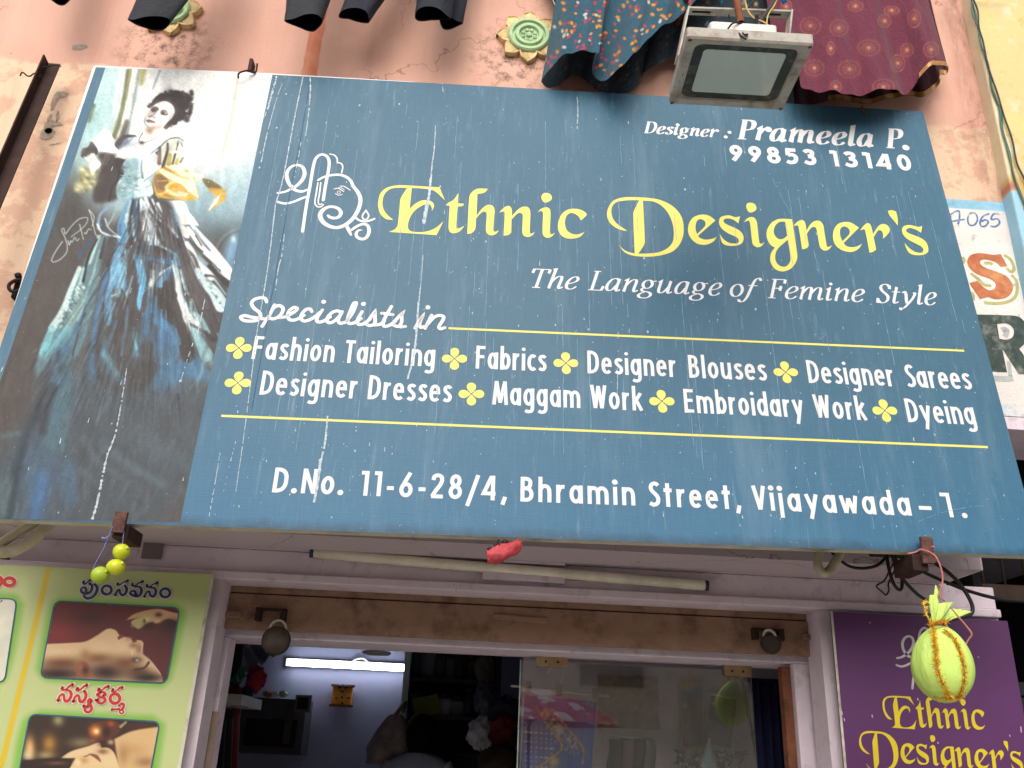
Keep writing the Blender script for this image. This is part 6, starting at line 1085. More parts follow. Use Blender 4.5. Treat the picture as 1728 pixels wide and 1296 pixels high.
# --- door frame
fr = thing('door_frame', (.2, YD, 0), 'lilac painted door frame inside the shutter opening', 'door frame')
fi0, fi1, fh = at(386, 1082, YD)[0], at(1338, 1118, YD)[0], 1.6 + .340; fo0, fo1 = at(374, 1064, YD)[0], at(1368, 1106, YD)[0]
b = MB(); b.box((fo0, YD, -.1), (fi0, YD + .1, fh)); b.build('jamb', M_lilac2, fr, bevel=.003); b = MB(); b.box((fi1, YD, -.1), (fo1, YD + .1, fh)); b.build('jamb', M_lilac2, fr, bevel=.003)
b = MB(); b.box((fo0, YD, fh + .0005), (fo1, YD + .16, fh + .07)); b.box((fo0 - .3, YD + .161, fh + .001), (1.555, YG + .05, fh + .05)); b.build('head', M_lilac2, fr, bevel=.003)
b = MB(); p = at(352, 1200, YD - .003); b.box((fo0 + .012, YD - .004, 1.2), (fo0 + .034, YD - .0005, p[2])); b.build('brown_tape', mat('brown_tape_film', (150, 132, 112), .5), fr)
gl0, gl1 = at(880, 1110, YG)[0], at(1268, 1140, YG)[0]
b = MB(); b.box((at(1314, 1130, YD + .06)[0], YD + .03, -.1), (fi1 - .001, YD + .07, fh - .008)); b.build('wood_strip', mat('worn_wood', (118, 70, 46), .7, .3, var=.3, scale=30, dirt=(40, 26, 20), dirt_amt=.6), fr)
# --- glass door leaf
def glassmat():
    m = NT('door_glass'); t = m.t; gl = m.node('ShaderNodeBsdfGlossy'); gl.inputs['Roughness'].default_value = .015; tr = m.node('ShaderNodeBsdfTransparent'); tr.inputs[0].default_value = (.95, .97, .96, 1)
    df = m.node('ShaderNodeBsdfDiffuse'); df.inputs[0].default_value = lin(150, 146, 140); lw = m.node('ShaderNodeFresnel'); lw.inputs[0].default_value = 1.5
    mx = m.node('ShaderNodeMixShader'); m.link(m.math('ADD', m.math('MULTIPLY', lw.outputs[0], 2.6), .01), mx.inputs[0]); m.link(tr.outputs[0], mx.inputs[1]); m.link(gl.outputs[0], mx.inputs[2])
    m2 = m.node('ShaderNodeMixShader'); m.link(m.ramp(m.noise(6, 8, .7), [(.4, .015), (.75, .07)]), m2.inputs[0]); m.link(mx.outputs[0], m2.inputs[1]); m.link(df.outputs[0], m2.inputs[2]); m.link(m2.outputs[0], m.out.inputs[0]); return m.m
gd = thing('glass_door', ((gl0 + gl1) / 2, YG, 0), 'frameless glass door leaf with brass patch fittings, reflecting a pink umbrella', 'door')
b = MB(); b.box((gl0, YG, .05), (gl1, YG + .008, fh - .012)); b.build('pane', glassmat(), gd)
b = MB(); b.box((gl0 - .004, YG - .0005, .05), (gl0 - .0005, YG + .0085, fh - .012)); b.build('edge', mat('pane_edge', (150, 176, 170), .2, .6), gd)
M_patch = mat('dull_brass', (168, 140, 100), .45, .5, .35, var=.15, dirt=(110, 92, 70), dirt_amt=.5)
for (x0, y0, x1, y1) in ((907, 1100, 958, 1126), (1222, 1117, 1269, 1142)):
    p, q = at(x0, y0, YG - .014), at(x1, y1, YG - .014); b = MB(); b.box((p[0], YG - .014, q[2]), (q[0], YG + .02, max(p[2], fh - .002)), .003); o = b.build('patch_fitting', M_patch, gd)
    for s_ in (.28, .68): b = MB(); b.tube([(p[0] + (q[0] - p[0]) * s_, YG - .0155, q[2] + .016), (p[0] + (q[0] - p[0]) * s_, YG - .013, q[2] + .016)], .0045, 10); b.build('screw', M_shutter2, o)
# ---------------------------------------------------------------- umbrella and neighbours across the street, seen in the glass
um = thing('umbrella', (.7, -2.6, 0), 'pink and red street umbrella, seen only mirrored in the glass door', 'umbrella')
uc = at(893, 1217, 10.2); uc = np.array((uc[0], 2 * YG - 10.2, uc[2])); MU = Canvas(0, 0, 200, 10, 1, (0, 0, 0))
M_umb = NT('umbrella_cloth'); M_umb = (lambda m: (m.fin(m.mix(m.ramp(m.noise(4, 2, .4), [(.53, 0), (.55, 1)]), m.mix(m.ramp(m.noise(2.2, 2, .4, m.map(loc=(3, 1, 0))), [(.5, 0), (.52, 1)]), lin(206, 30, 42), lin(216, 62, 100)), lin(240, 232, 230)), .6, .3)))(M_umb)
rows = []
for i in range(9):
    s = i / 8; rows.append([uc + np.array((math.cos(k) * s * 1.02 * (1 - .03 * (s > .9) * (1 - math.cos(8 * k))), math.sin(k) * s * 1.02, .34 - .36 * s ** 1.7)) for k in np.linspace(0, 2 * math.pi, 48, endpoint=False)])
b = MB(); b.grid(rows, True, True); b.build('canopy', M_umb, um); b = MB(); b.tube([uc + np.array((0, 0, .36)), (uc[0], uc[1], -.1)], .02, 8); b.build('pole', M_darkiron, um)
# ---------------------------------------------------------------- things inside the shop
def part(name, m_, t, fn):
    b = MB(); fn(b); return b.build(name, m_, t)
YR = 5.985
lt = thing('tube_light', at(586, 1122, YR - .04), 'lit white tube light on the back wall of the shop', 'lamp'); a, c = at(487, 1117.5, YR - .045), at(686, 1128, YR - .045)
m_em = NT('lit_tube'); m_em.b.inputs['Emission Color'].default_value = (.86, .93, 1, 1); m_em.b.inputs['Emission Strength'].default_value = 15; M_em = m_em.fin((.9, .93, 1, 1), .4)
part('tube', M_em, lt, lambda b: b.tube([a, c], .019, 14))
part('batten', M_lampwhite, lt, lambda b: b.box((a[0] - .02, YR - .022, a[2] - .02), (c[0] + .02, YR, a[2] + .025)))
part('lead', M_lampwhite, lt, lambda b: b.tube(smooth3([at(590, 1119, YR - .01), at(600, 1113, YR - .01), at(612, 1111, YR - .01), at(622, 1118, YR - .01)]), .006, 6))
p = at(635, 1102, 5.2); tag(MB().ball(p, .085, 20, 8, (1, 1, .18)).build('ceiling_lamp', M_lampwhite), 'round white fitting just below the door head, inside the shop', 'lamp')
p, q = at(563, 1159, YR), at(593, 1190, YR); sw = thing('wooden_plaque', p, 'small orange wooden plaque with black pegs on the lilac back wall', 'plaque')
part('board', mat('orange_board', (216, 136, 34), .5, .4, var=.15, scale=40), sw, lambda b: b.box((p[0], YR - .03, q[2]), (q[0], YR - .001, p[2]), .004))
part('frame', mat('dark_wood_rim', (110, 66, 24), .6), sw, lambda b: [b.box((p[0] - .012, YR - .036, z0), (q[0] + .012, YR - .0005, z1)) for z0, z1 in ((p[2] + .0005, p[2] + .014), (q[2] - .014, q[2] - .0005))])
M_blk = mat('black_plastic', (14, 14, 16), .4)
for (x, y) in ((574, 1158), (584, 1158.5), (578, 1166), (577, 1176), (578, 1186), (568, 1177), (588, 1177)): part('peg', M_blk, sw, lambda b: b.ball(at(x, y, YR - .034), .012 if y < 1160 else .008, 8, 6))
# shelf unit with jars in the middle
cp = thing('shelf_unit', at(780, 1200, 5.6), 'tall dark shelf unit full of jars and boxes in the middle of the room', 'shelf'); x0, x1 = at(694, 1110, 5.3)[0], at(838, 1110, 5.3)[0]; M_cup = mat('dark_cupboard', (44, 40, 44), .6, .3, var=.2)
part('back_panel', M_cup, cp, lambda b: b.box((x0, 5.62, 0), (x1, 5.66, 2.41)))
part('side_panel', mat('pale_laminate', (190, 206, 204), .4), cp, lambda b: b.box((x0 - .035, 5.28, .0), (x0 - .001, 5.66, 2.41))); part('side_panel', M_cup, cp, lambda b: b.box((x1 + .001, 5.28, 0), (x1 + .03, 5.66, 2.41)))
sz = [at(770, 1146, 5.3)[2] , at(770, 1209, 5.3)[2], at(770, 1270, 5.3)[2]]
for z_ in sz: part('shelf', M_cup, cp, lambda b: b.box((x0, 5.28, z_ - .02), (x1, 5.615, z_)))
rs = np.random.RandomState(5); jars = [(700, 1, .045, .20, (50, 60, 70)), (722, 1, .06, .16, (96, 100, 110)), (742, 1, .06, .14, (60, 60, 66)), (760, 1, .055, .13, (80, 82, 92)), (776, 1, .06, .18, (40, 40, 46)), (795, 1, .05, .12, (56, 58, 64)), (702, 2, .06, .12, (110, 92, 84)), (748, 2, .07, .10, (150, 152, 160)), (770, 2, .06, .09, (120, 122, 130)), (790, 2, .05, .14, (36, 40, 50))]
names = ['tall glass jar with a glint', 'pale squat jar', 'dark lidded jar', 'greyish jar', 'tall black jar', 'small dull jar', 'brownish tub', 'white tub', 'low white tub', 'dark bottle']
for i, (px, sh_, r_, h_, c_) in enumerate(jars):
    z_ = sz[sh_ - 1]; x = at(px, 1146 if sh_ == 1 else 1209, 5.4)[0]; t = thing('jar', (x, 5.42, z_), '%s on the %s shelf of the dark unit' % (names[i], 'upper' if sh_ == 1 else 'lower'), 'jar', 'jars on the dark shelves'); mm = mat('jar_%d' % i, c_, .25, .5)
    part('jar_body', mm, t, lambda b: b.tube([(x, 5.42, z_ + k * h_ / 5) for k in range(6)], [r_, r_, r_, r_, r_ * .95, r_ * .75], 14)); part('lid', M_blk, t, lambda b: b.tube([(x, 5.42, z_ + h_ + .001), (x, 5.42, z_ + h_ + .03)], r_ * .8, 14))
b = MB(); q = at(720, 1192, 5.33); b.obox(q, (1, 0, .25), (0, 1, 0), (-.25, 0, 1), .07, .05, .05); tag(b.build('box', mat('olive_card', (110, 112, 44), .8)), 'small olive yellow box tilted on the lower shelf of the unit', 'box')
# crumpled bags
def lump(name, px, py, yd, rx, rz, col, lab, cat, seed, rough=.5, amp=.22, ry=None, n=26):
    c = at(px, py, yd); s = pxsize(yd, px, py); rs_ = np.random.RandomState(seed); b = MB(); rows = []; ph = rs_.rand(12) * 6.3
    for i in range(n + 1):
        th = math.pi * i / n; row_ = []
        for k in range(n * 2):
            a = math.pi * k / n; f_ = 1 + amp * (math.sin(3 * a + ph[0] + 4 * th) * .4 + math.sin(5 * a + ph[1] - 6 * th) * .3 + math.sin(8 * th + ph[2] + 2 * a) * .3 + math.sin(11 * a + ph[3] + 9 * th) * .25)
            row_.append(c + np.array((rx * s * math.sin(th) * math.cos(a), (ry or rx * .8) * s * math.sin(th) * math.sin(a), rz * s * math.cos(th))) * f_)
        rows.append(row_)
    b.grid(rows, True, True); return tag(b.build(name, mat('m_%s_%d' % (name, seed), col, rough, .4, var=.25, scale=20) if not isinstance(col, bpy.types.Material) else col), lab, cat)
bag = thing('shopping_bag', at(655, 1290, 5.1), 'pale woven shopping bag hanging beside the shelf unit', 'bag'); M_bag = mat('woven_bag', (132, 120, 116), .7, .3, var=.2, scale=30, dirt=(90, 50, 48), dirt_amt=.6)
rows = []; ph = 1.2
for i in range(16):
    s = i / 15; c = at(668 - 8 * s, 1206 + s * 84, 5.1); wd = (.03 + .105 * min(1, s * 1.5) ** .8); rows.append([c + np.array((wd * math.cos(a) * (1 + .08 * math.sin(6 * a + s * 5)), .6 * wd * math.sin(a) * (1 + .1 * math.sin(5 * a)), 0)) for a in np.linspace(0, 6.283, 28, endpoint=False)])
b = MB(); b.grid(rows, True, True); b.build('sack', M_bag, bag)
part('strap', mat('strap_web', (120, 104, 78), .7), bag, lambda b: b.tube(smooth3([at(668, 1206, 5.1), at(678, 1192, 5.15), at(684, 1186, 5.2), at(680, 1200, 5.1)]), .012, 6))
lump('carrier_bag', 813, 1238, 4.7, 24, 24, (176, 176, 186), 'crumpled white plastic bag beside the glass door', 'bag', 1, .35)
lump('carrier_bag', 818, 1180, 5.0, 18, 26, (70, 74, 92), 'dark grey plastic bag hanging on the shelf unit side', 'bag', 2, .35)
lump('carrier_bag', 818, 1130, 5.2, 16, 24, (92, 84, 74), 'brownish paper bag at the top of the shelf unit', 'bag', 6, .6)
lump('cloth_pile', 855, 1200, 4.7, 30, 22, (44, 40, 66), 'dark bundle of cloth piled at the edge of the glass door', 'cloth', 3, .8)
lump('cloth_pile', 850, 1240, 4.6, 24, 28, (110, 40, 26), 'rust red cloth piled next to the white plastic bag', 'cloth', 4, .8)
lump('carton', 845, 1290, 4.5, 40, 30, (58, 44, 36), 'brown carton low behind the glass door edge', 'box', 5, .8, .08)
# the person, seen from behind
M_hair = mat('black_hair', (12, 11, 12), .8, .15, var=.3, scale=60, bump=.4, bscale=200); M_skin = mat('brown_skin', (104, 68, 52), .55, .4, var=.05); M_shirt = cloth('pale_shirt', (156, 162, 182), (176, 180, 198), .85)
pc = at(709, 1240, 5.0); s = pxsize(5.0, 709, 1240); pn = thing('person', pc, 'person seen from behind inside the shop, dark hair and a pale shirt', 'person')
b = MB(); rows = []
prof = [(-.80, .0, .0), (-.80, .16, .11), (-.62, .17, .115), (-.42, .185, .12), (-.30, .20, .115), (-.245, .19, .10), (-.215, .13, .085), (-.19, .065, .065), (-.15, .055, .058), (-.115, .056, .06), (-.085, .066, .075), (-.04, .074, .09), (.02, .078, .098), (.07, .072, .092), (.10, .054, .07), (.118, .025, .03), (.121, 0, 0)]
for (dz, rx, ry) in prof:
    dz += .08 if dz < -.185 else 0
    rows.append([pc + np.array((rx * math.cos(k), ry * math.sin(k) + (.01 if dz > -.1 else .02), dz)) for k in np.linspace(0, 6.283, 30, endpoint=False)])
b.grid(rows, True, True)
for sd_ in (-1, 1):
    b.tube(smooth3([pc + np.array(v) for v in ((sd_ * .165, .02, -.19), (sd_ * .21, .03, -.28), (sd_ * .235, .06, -.44), (sd_ * .20, .20, -.58))], 4), list(np.interp(np.linspace(0, 1, 13), [0, .3, .6, 1], [.052, .05, .043, .034])), 12)
    b.ball(pc + np.array((sd_ * .079, .0, -.015)), .022, 8, 6, (.35, .7, 1.1)); b.tube([pc + np.array((sd_ * .08, .0, -pc[2] / .8)), pc + np.array((sd_ * .085, 0, -1.2)), pc + np.array((sd_ * .08, 0, -.79))], [.05, .065, .085], 12)
b.build('body', M_skin, pn)
b = MB(); rows = []
for (dz, rx, ry) in ((-.80, .175, .125), (-.62, .182, .126), (-.42, .196, .13), (-.30, .21, .124), (-.245, .198, .108), (-.212, .14, .092), (-.190, .078, .075)):
    dz += .08
    rows.append([pc + np.array((rx * math.cos(k) * (1 + .015 * math.sin(7 * k + dz * 20)), ry * math.sin(k) + .02, dz)) for k in np.linspace(0, 6.283, 40, endpoint=False)])
b.grid(rows, True, True)
for sd_ in (-1, 1): b.tube(smooth3([pc + np.array(v) for v in ((sd_ * .155, .02, -.182), (sd_ * .212, .03, -.28), (sd_ * .236, .055, -.41))], 4), [.062] * 9, 14, False)
b.build('shirt', M_shirt, pn)
b = MB(); rows = []
for (dz, rx, ry) in ((-.105, .060, .058), (-.07, .076, .086), (-.03, .085, .10), (.02, .088, .108), (.07, .083, .104), (.105, .064, .082), (.128, .03, .04), (.132, .0, .0)): rows.append([pc + np.array((rx * math.cos(k) * (1 + .04 * math.sin(9 * k + dz * 40)), -.006 + ry * math.sin(k) * (1 if math.sin(k) < .3 else .8), dz)) for k in np.linspace(0, 6.283, 44, endpoint=False)])
b.grid(rows, True, True); b.build('hair', M_hair, pn); pn.scale = (.8, .8, .8)
# things along the left side
lump('cloth_pile', 432, 1146, 4.6, 16, 20, (150, 30, 44), 'crimson cloth heaped on the high shelf at the left of the shop', 'cloth', 11, .8)
lump('cloth_pile', 398, 1138, 4.4, 14, 18, (24, 88, 52), 'green cloth on the high shelf at the left of the shop', 'cloth', 12, .8)
lump('cloth_pile', 394, 1172, 4.4, 14, 16, (112, 26, 30), 'dark red cloth spilling over the white shelf at the left', 'cloth', 13, .8)
lump('cloth_pile', 415, 1170, 4.5, 12, 10, (24, 48, 66), 'dark blue cloth on the white shelf at the left', 'cloth', 14, .8)
p = at(372, 1182, 4.4); q = at(416, 1182, 4.4); tag(MB().box((p[0] - .4, 4.3, p[2] - .02), (q[0], 4.75, p[2] + .025)).build('wall_shelf', mat('white_shelf', (190, 184, 180), .6)), 'white shelf board carrying cloth at the left of the shop', 'shelf')
b = MB(); pa, pb = at(410, 1105, 4.2), at(500, 1090, 5.6); rows = []
for i in range(14):
    s = i / 13; rows.append([at(400 + 90 * s, 1150 - 66 * s + 0, 4.3 + s) + np.array((0, 0, -.02 * math.sin(i * 2.2))), at(388 + 60 * s, 1092 - 10 * s, 4.3 + s) + np.array((0, 0, .02 * math.cos(i * 2.2)))])
b.grid(rows, True); tag(b.build('hanging_cloth', mat('grey_striped_cloth', (60, 60, 72), .8, var=.4, scale=14)), 'dark grey cloth draped slantwise under the ceiling at the left', 'cloth')
lump('garment_bundle', 396, 1106, 4.1, 14, 34, (8, 8, 12), 'black garments hanging at the top left of the doorway', 'clothes', 15, .9, .1)
for i, (px, w_, c_, lab) in enumerate(((372, 7, (14, 16, 24), 'near-black garment hanging leftmost below the white shelf'), (386, 6, (22, 24, 34), 'dark striped garment hanging second below the white shelf'), (398, 5, (120, 26, 30), 'red garment hanging among dark ones below the white shelf'))):
    rows = []
    for k in range(12): s = k / 11; c = at(px - 3 * s, 1196 + 130 * s, 4.5 + i * .08); rows.append([c + np.array((w_ * .003 * math.cos(a) * (1 + .2 * math.sin(3 * a + s * 4)), .05 * math.sin(a), 0)) for a in np.linspace(0, 6.283, 18, endpoint=False)])
    b = MB(); b.grid(rows, True, True); tag(b.build('hanging_garment', mat('garment_%d' % i, c_, .85, var=.3)), lab, 'clothes', 'garments hanging at the left of the shop')
ck = thing('glass_cabinet', at(455, 1280, 5.7), 'dark glass-fronted wall cabinet with a small frame at its corner', 'cabinet'); p, q = at(412, 1176, 5.75), at(508, 1275, 5.75)
part('carcass', mat('grey_cabinet', (56, 56, 62), .5, .4, var=.2), ck, lambda b: b.box((p[0], 5.72, q[2]), (q[0], 5.98, p[2]), .006)); part('front', mat('cabinet_glass', (24, 25, 28), .25, .4), ck, lambda b: b.box((p[0] + .04, 5.71, q[2] + .04), (q[0] - .04, 5.719, p[2] - .12)))
part('interior_box', mat('cabinet_carton', (64, 50, 48), .8), ck, lambda b: b.box((p[0] + .27, 5.702, q[2] + .06), (q[0] - .07, 5.709, q[2] + .28)))
p, q = at(500, 1172, 5.6), at(524, 1203, 5.6); pf = thing('picture_frame', p, 'small dark picture frame leaning on the corner of the glass cabinet', 'frame')
part('rim', mat('grey_rim', (88, 88, 94), .5), pf, lambda b: b.box((p[0], 5.58, q[2]), (q[0], 5.60, p[2]), .004)); part('picture', M_blk, pf, lambda b: b.box((p[0] + .016, 5.575, q[2] + .016), (q[0] - .016, 5.5795, p[2] - .016)))
for i, (px, c_, lab) in enumerate(((452, (150, 90, 60), 'small brown object on top of the glass cabinet'), (478, (150, 160, 120), 'small pale green object on top of the glass cabinet'), (464, (180, 180, 180), 'small white knob on top of the glass cabinet'))): lump('trinket', px, 1171, 5.7, 8 - i, 5, c_, lab, 'ornament', 30 + i, .5)
# behind the glass leaf: lilac partition, hanger with a blouse, wall pictures
YP = 4.0; pt = thing('partition', (.9, YP, 0), 'lilac partition wall behind the glass door leaf', 'wall'); part('panel', M_lilac2, pt, lambda b: b.box((at(884, 1110, YP)[0], YP, -.1), (1.558, YP + .05, 2.415)))
cu = thing('curtain', (1.3, 3.9, 0), 'dark blue curtain hanging at the right edge of the doorway', 'curtain'); rows = []
for i in range(12): rows.append([np.array((at(1266, 1130, 3.55)[0] + (at(1322, 1130, 3.55)[0] + .03 - at(1266, 1130, 3.55)[0]) * j / 40, 3.55 + .018 * math.sin(j * .75) + .006 * math.sin(j * 1.9 + i), fh - .02 - i * .16)) for j in range(41)])
part('cloth', cloth('blue_curtain_cloth', (34, 38, 76), (50, 54, 96), .85), cu, lambda b: b.grid(rows, True)); part('rod', M_darkiron, cu, lambda b: b.tube([(rows[0][0][0] - .03, 3.55, fh - .02), (rows[0][-1][0] + .03, 3.55, fh - .02)], .008, 8))
YH = 3.62; hg = thing('clothes_hanger', at(935, 1160, YH), 'white wire hook hanger with brown clips holding the blue blouse', 'hanger'); M_clip = mat('brown_clip', (140, 116, 92), .5)
part('bar', mat('pale_bar', (206, 200, 190), .4), hg, lambda b: b.tube([at(862, 1157, YH), at(1028, 1175, YH)], .0045, 8)); part('hook', bpy.data.materials['pale_bar'], hg, lambda b: b.tube(smooth3([at(944, 1158, YH), at(947, 1150, YH), at(953, 1138, YH), at(951, 1128, YH), at(940, 1124, YH), at(928, 1128, YH), at(923, 1136, YH)]), .004, 8))
for px in (891, 943, 1004):
    c = at(px, 1158 + (px - 880) * .11, YH); part('clip', M_clip, hg, lambda b: b.obox(c, (1, 0, 0), (0, 1, 0), (0, 0, 1), .012, .010, .022, .005))
bl_ = thing('blouse', at(940, 1250, YH), 'blue and violet blouse with gold embroidered bands hanging behind the glass', 'blouse')
BC = Canvas(860, 1140, 1010, 1420, 4, (60, 84, 160)); BC.frame(860, 1080, 5.4)
BC.fill('130,560* 700,560* 640,780 560,1000 400,1400 80,1400*', (76, 78, 150), 8).blob(400, 720, 260, 130, (120, 66, 110), .8).blob(560, 1080, 160, 140, (30, 76, 150), .8).blob(200, 880, 160, 140, (92, 66, 112), .7)
for r_ in range(15):
    y = 790 + r_ * 44
    BC.brush('%f,%f %f,%f' % (110, y, 410, y + 26), 3, 3, (190, 182, 150), .7, .3)
    for k in range(6): BC.blob(150 + k * 46, y + 4 + k * 4, 8, 8, (226, 214, 170), .95)
for t_ in ('240,610 350,780 480,970 400,1060 240,1170', '390,630 540,820 670,990 665,1130'): BC.brush(t_, 24, 24, (140, 104, 50), .9, .6); BC.brush(t_, 6, 6, (222, 190, 112), .9, .4)
rs = np.random.RandomState(8)
for k in range(160): t_ = rs.rand(); x, y = 300 + t_ * 320 + rs.normal(0, 30), 640 + t_ * 380 + rs.normal(0, 30); BC.blob(x, y, 9, 9, ((214, 178, 96), (110, 84, 44), (200, 196, 190))[rs.randint(3)], .8)
BC.blob(410, 1110, 48, 44, (206, 162, 70), .95).blob(330, 650, 26, 20, (206, 170, 80), .9).blob(450, 800, 26, 24, (206, 170, 80), .9)
hangcloth('cloth', [(x, 1400, YH + .01) for x in np.linspace(872, 992, 60)], [(x, 1172 + (x - 885) * .1, YH + .012) for x in np.linspace(886, 1006, 60)], M_clothprint, bl_, BC, 3, .012, 70)
MZ = mat('patterned_beige', (164, 138, 112), .8, .2, var=.25, scale=30); lump_ = None
for nm, (x0, y0, x1, y1), c_, lab, cat, gp in (('plaster_reflection', (1008, 1140, 1112, 1232), (150, 128, 106), 'beige textured cloth pinned flat behind the glass door', 'cloth', None),):  # added sheet: mirrored plaster of the opposite house given as colour
    p, q = at(x0, y0, YP - .01), at(x1, y1, YP - .01); rows = [[np.array((p[0] + (q[0] - p[0]) * j / 24, YP - .02 - .012 * math.sin(j * .9 + i), p[2] + (q[2] - p[2]) * i / 12)) for j in range(25)] for i in range(13)]
    b = MB(); b.grid(rows, True); tag(b.build(nm, MZ), lab, cat)
PC = Canvas(1130, 1130, 1260, 1280, 4, (92, 90, 80)); PC.frame(1100, 1080, 5.4)
PC.fill('245,360* 460,350* 460,480* 270,500*', (50, 112, 176), 3).fill('245,340* 460,380* 460,400* 260,470*', (196, 150, 44), 4).blob(300, 700, 40, 200, (150, 150, 146), .9).blob(410, 680, 46, 190, (110, 70, 54), .9).blob(300, 600, 20, 24, (220, 206, 170), .9).blob(350, 560, 24, 40, (40, 44, 50), .9).blob(340, 900, 60, 60, (130, 128, 120), .8).blob(440, 880, 40, 80, (90, 60, 50), .8).fill('500,500* 700,560* 680,800* 480,700*', (30, 32, 36), 3).fill('480,800* 690,850* 660,1040* 470,980*', (110, 116, 122), 3).blob(660, 640, 40, 90, (120, 124, 130), .8).blob(560, 580, 12, 14, (170, 174, 176), .8)
pi = thing('framed_picture', at(1169, 1262, YP - .03), 'gold framed picture of two robed figures under blue, on the lilac partition', 'picture'); YPp = ypl(YP - .03)
picture('print', YPp, [(1150, 1154), (1185, 1150), (1187, 1258), (1152, 1261)], 40, 100, PC, M_picture, pi, .003)
part('frame', M_gold, pi, lambda b: b.prism(YPp, [YPp.uv(*p) for p in ((1146, 1149), (1188, 1146), (1191, 1263), (1149, 1266))], -.008, .001))
cal = thing('wall_calendar', at(1212, 1270, YP - .03), 'dark hanging wall calendar with a pale date block on the partition', 'calendar'); picture('print', YPp, [(1198, 1172), (1242, 1180), (1232, 1262), (1187, 1255)], 40, 90, PC, M_picture, cal, .012); part('rod', bpy.data.materials['pale_bar'], cal, lambda b: b.tube([YPp.hit(1196, 1170, .014), YPp.hit(1243, 1180, .014)], .004, 8))
b = MB(); b.tube(smooth3([at(1252, 1146, 3.95), at(1258, 1170, 3.95), at(1264, 1210, 3.95), at(1274, 1262, 3.95), at(1284, 1310, 3.95)]), .007, 6); tag(b.build('cord', M_twist), 'dark cord hanging down the partition right of the calendar', 'cord')
# leafy decoration under the picture
b = MB(); rs = np.random.RandomState(2)
for k in range(170):
    c = YPp.hit(1140 + rs.rand() * 120, 1266 + rs.rand() * 50, .02 + rs.rand() * .08); d = _n(rs.normal(0, 1, 3)); e_ = _n(np.cross(d, rs.normal(0, 1, 3))); L = .014 + rs.rand() * .014; b.add([c - d * L, c + e_ * L * .35, c + d * L, c - e_ * L * .35], [(0, 1, 2, 3)])
tag(b.build('leafy_garland', mat('garland_leaf', (70, 104, 52), .7)), 'green leafy garland under the picture behind the glass', 'garland')
rows = []
for k in range(10): s = k / 9; c = at(1192 - 3 * s, 1246 + 70 * s, YP - .12); rows.append([c + np.array((.012 + .05 * s * math.cos(a) * (1 + .2 * math.sin(5 * a + 4 * s)), .02 * math.sin(a), 0)) for a in np.linspace(0, 6.28, 20, endpoint=False)])
b = MB(); b.grid(rows, True, True); tag(b.build('net_cloth', mat('pale_net', (150, 186, 192), .7, var=.25, scale=60)), 'pale blue net cloth gathered to a peak below the calendar', 'cloth')
rl = thing('garment_rail', at(980, 1250, 3.80), 'metal rail with dark garments hung on it behind the glass', 'rail'); part('rail', mat('steel', (190, 190, 194), .3, .5, .8), rl, lambda b: b.tube([at(1028, 1243, 3.80), at(1100, 1247, 3.80)], .007, 8))
for i, (px, c_) in enumerate(((1040, (40, 62, 58)), (1058, (112, 86, 92)), (1078, (30, 30, 34)), (1092, (96, 96, 104)))):
    rows = []
    for k in range(10): s = k / 9; c = at(px + 2 * math.sin(k), 1248 + 90 * s, 3.83); rows.append([c + np.array((.03 * math.cos(a) * (1 + .2 * math.sin(4 * a + 3 * s)), .05 * math.sin(a), 0)) for a in np.linspace(0, 6.28, 18, endpoint=False)])
    b = MB(); b.grid(rows, True, True); tag(b.build('hanging_garment', mat('rail_garment_%d' % i, c_, .85, var=.3)), ('dark green garment first on the metal rail behind the glass', 'dusty pink garment second on the metal rail behind the glass', 'black garment third on the metal rail behind the glass', 'grey spangled garment last on the metal rail behind the glass')[i], 'clothes', 'garments on the rail behind the glass')
# ---------------------------------------------------------------- purple board at the right
PB = ypl(2.90); PBv = Plane((0, 2.90, CH), (1, 0, 0), (0, 0, 1))
M_purple = NT('purple_flex'); M_purple = (lambda m: (m.bump(m.noise(1, 3, .6, m.map((300, 300, 300))), .08, .002), m.fin(m.mix(m.ramp(m.noise(2.2, 5, .6), [(.3, 0), (.7, 1)]), lin(80, 40, 84), lin(90, 46, 96)), .5, .4))[1])(M_purple)
M_pyellow = mat('mustard_print', (214, 190, 34), .5, .4, var=.05, bump=.03); M_pgrey = mat('grey_print', (196, 188, 192), .5, .4, var=.05, bump=.03)
pb = thing('purple_board', (1.5, 2.90, .9), 'purple shop board with the same emblem and yellow name, right of the doorway', 'sign')
q = [PBv.uv(1404, 1031.5), PBv.uv(1700, 1048)]; dx = (PBv.uv(1427.7, 1296)[0] - q[0][0]) / (PBv.uv(1427.7, 1296)[1] - q[0][1]); vb = -1.2
lp = [q[0], q[1], np.array((q[1][0] + .006, vb)), np.array((q[0][0] + dx * (vb - q[0][1]), vb))]
b = MB(); b.prism(PBv, lp, -.02, 0); b.build('panel', M_purple, pb)
b = MB(); b.ribbon(PBv, [lp[3] + np.array((-.002, 0)), lp[0] + np.array((-.002, 0))], .008, .0008); b.build('edge_strip', M_cream, pb)
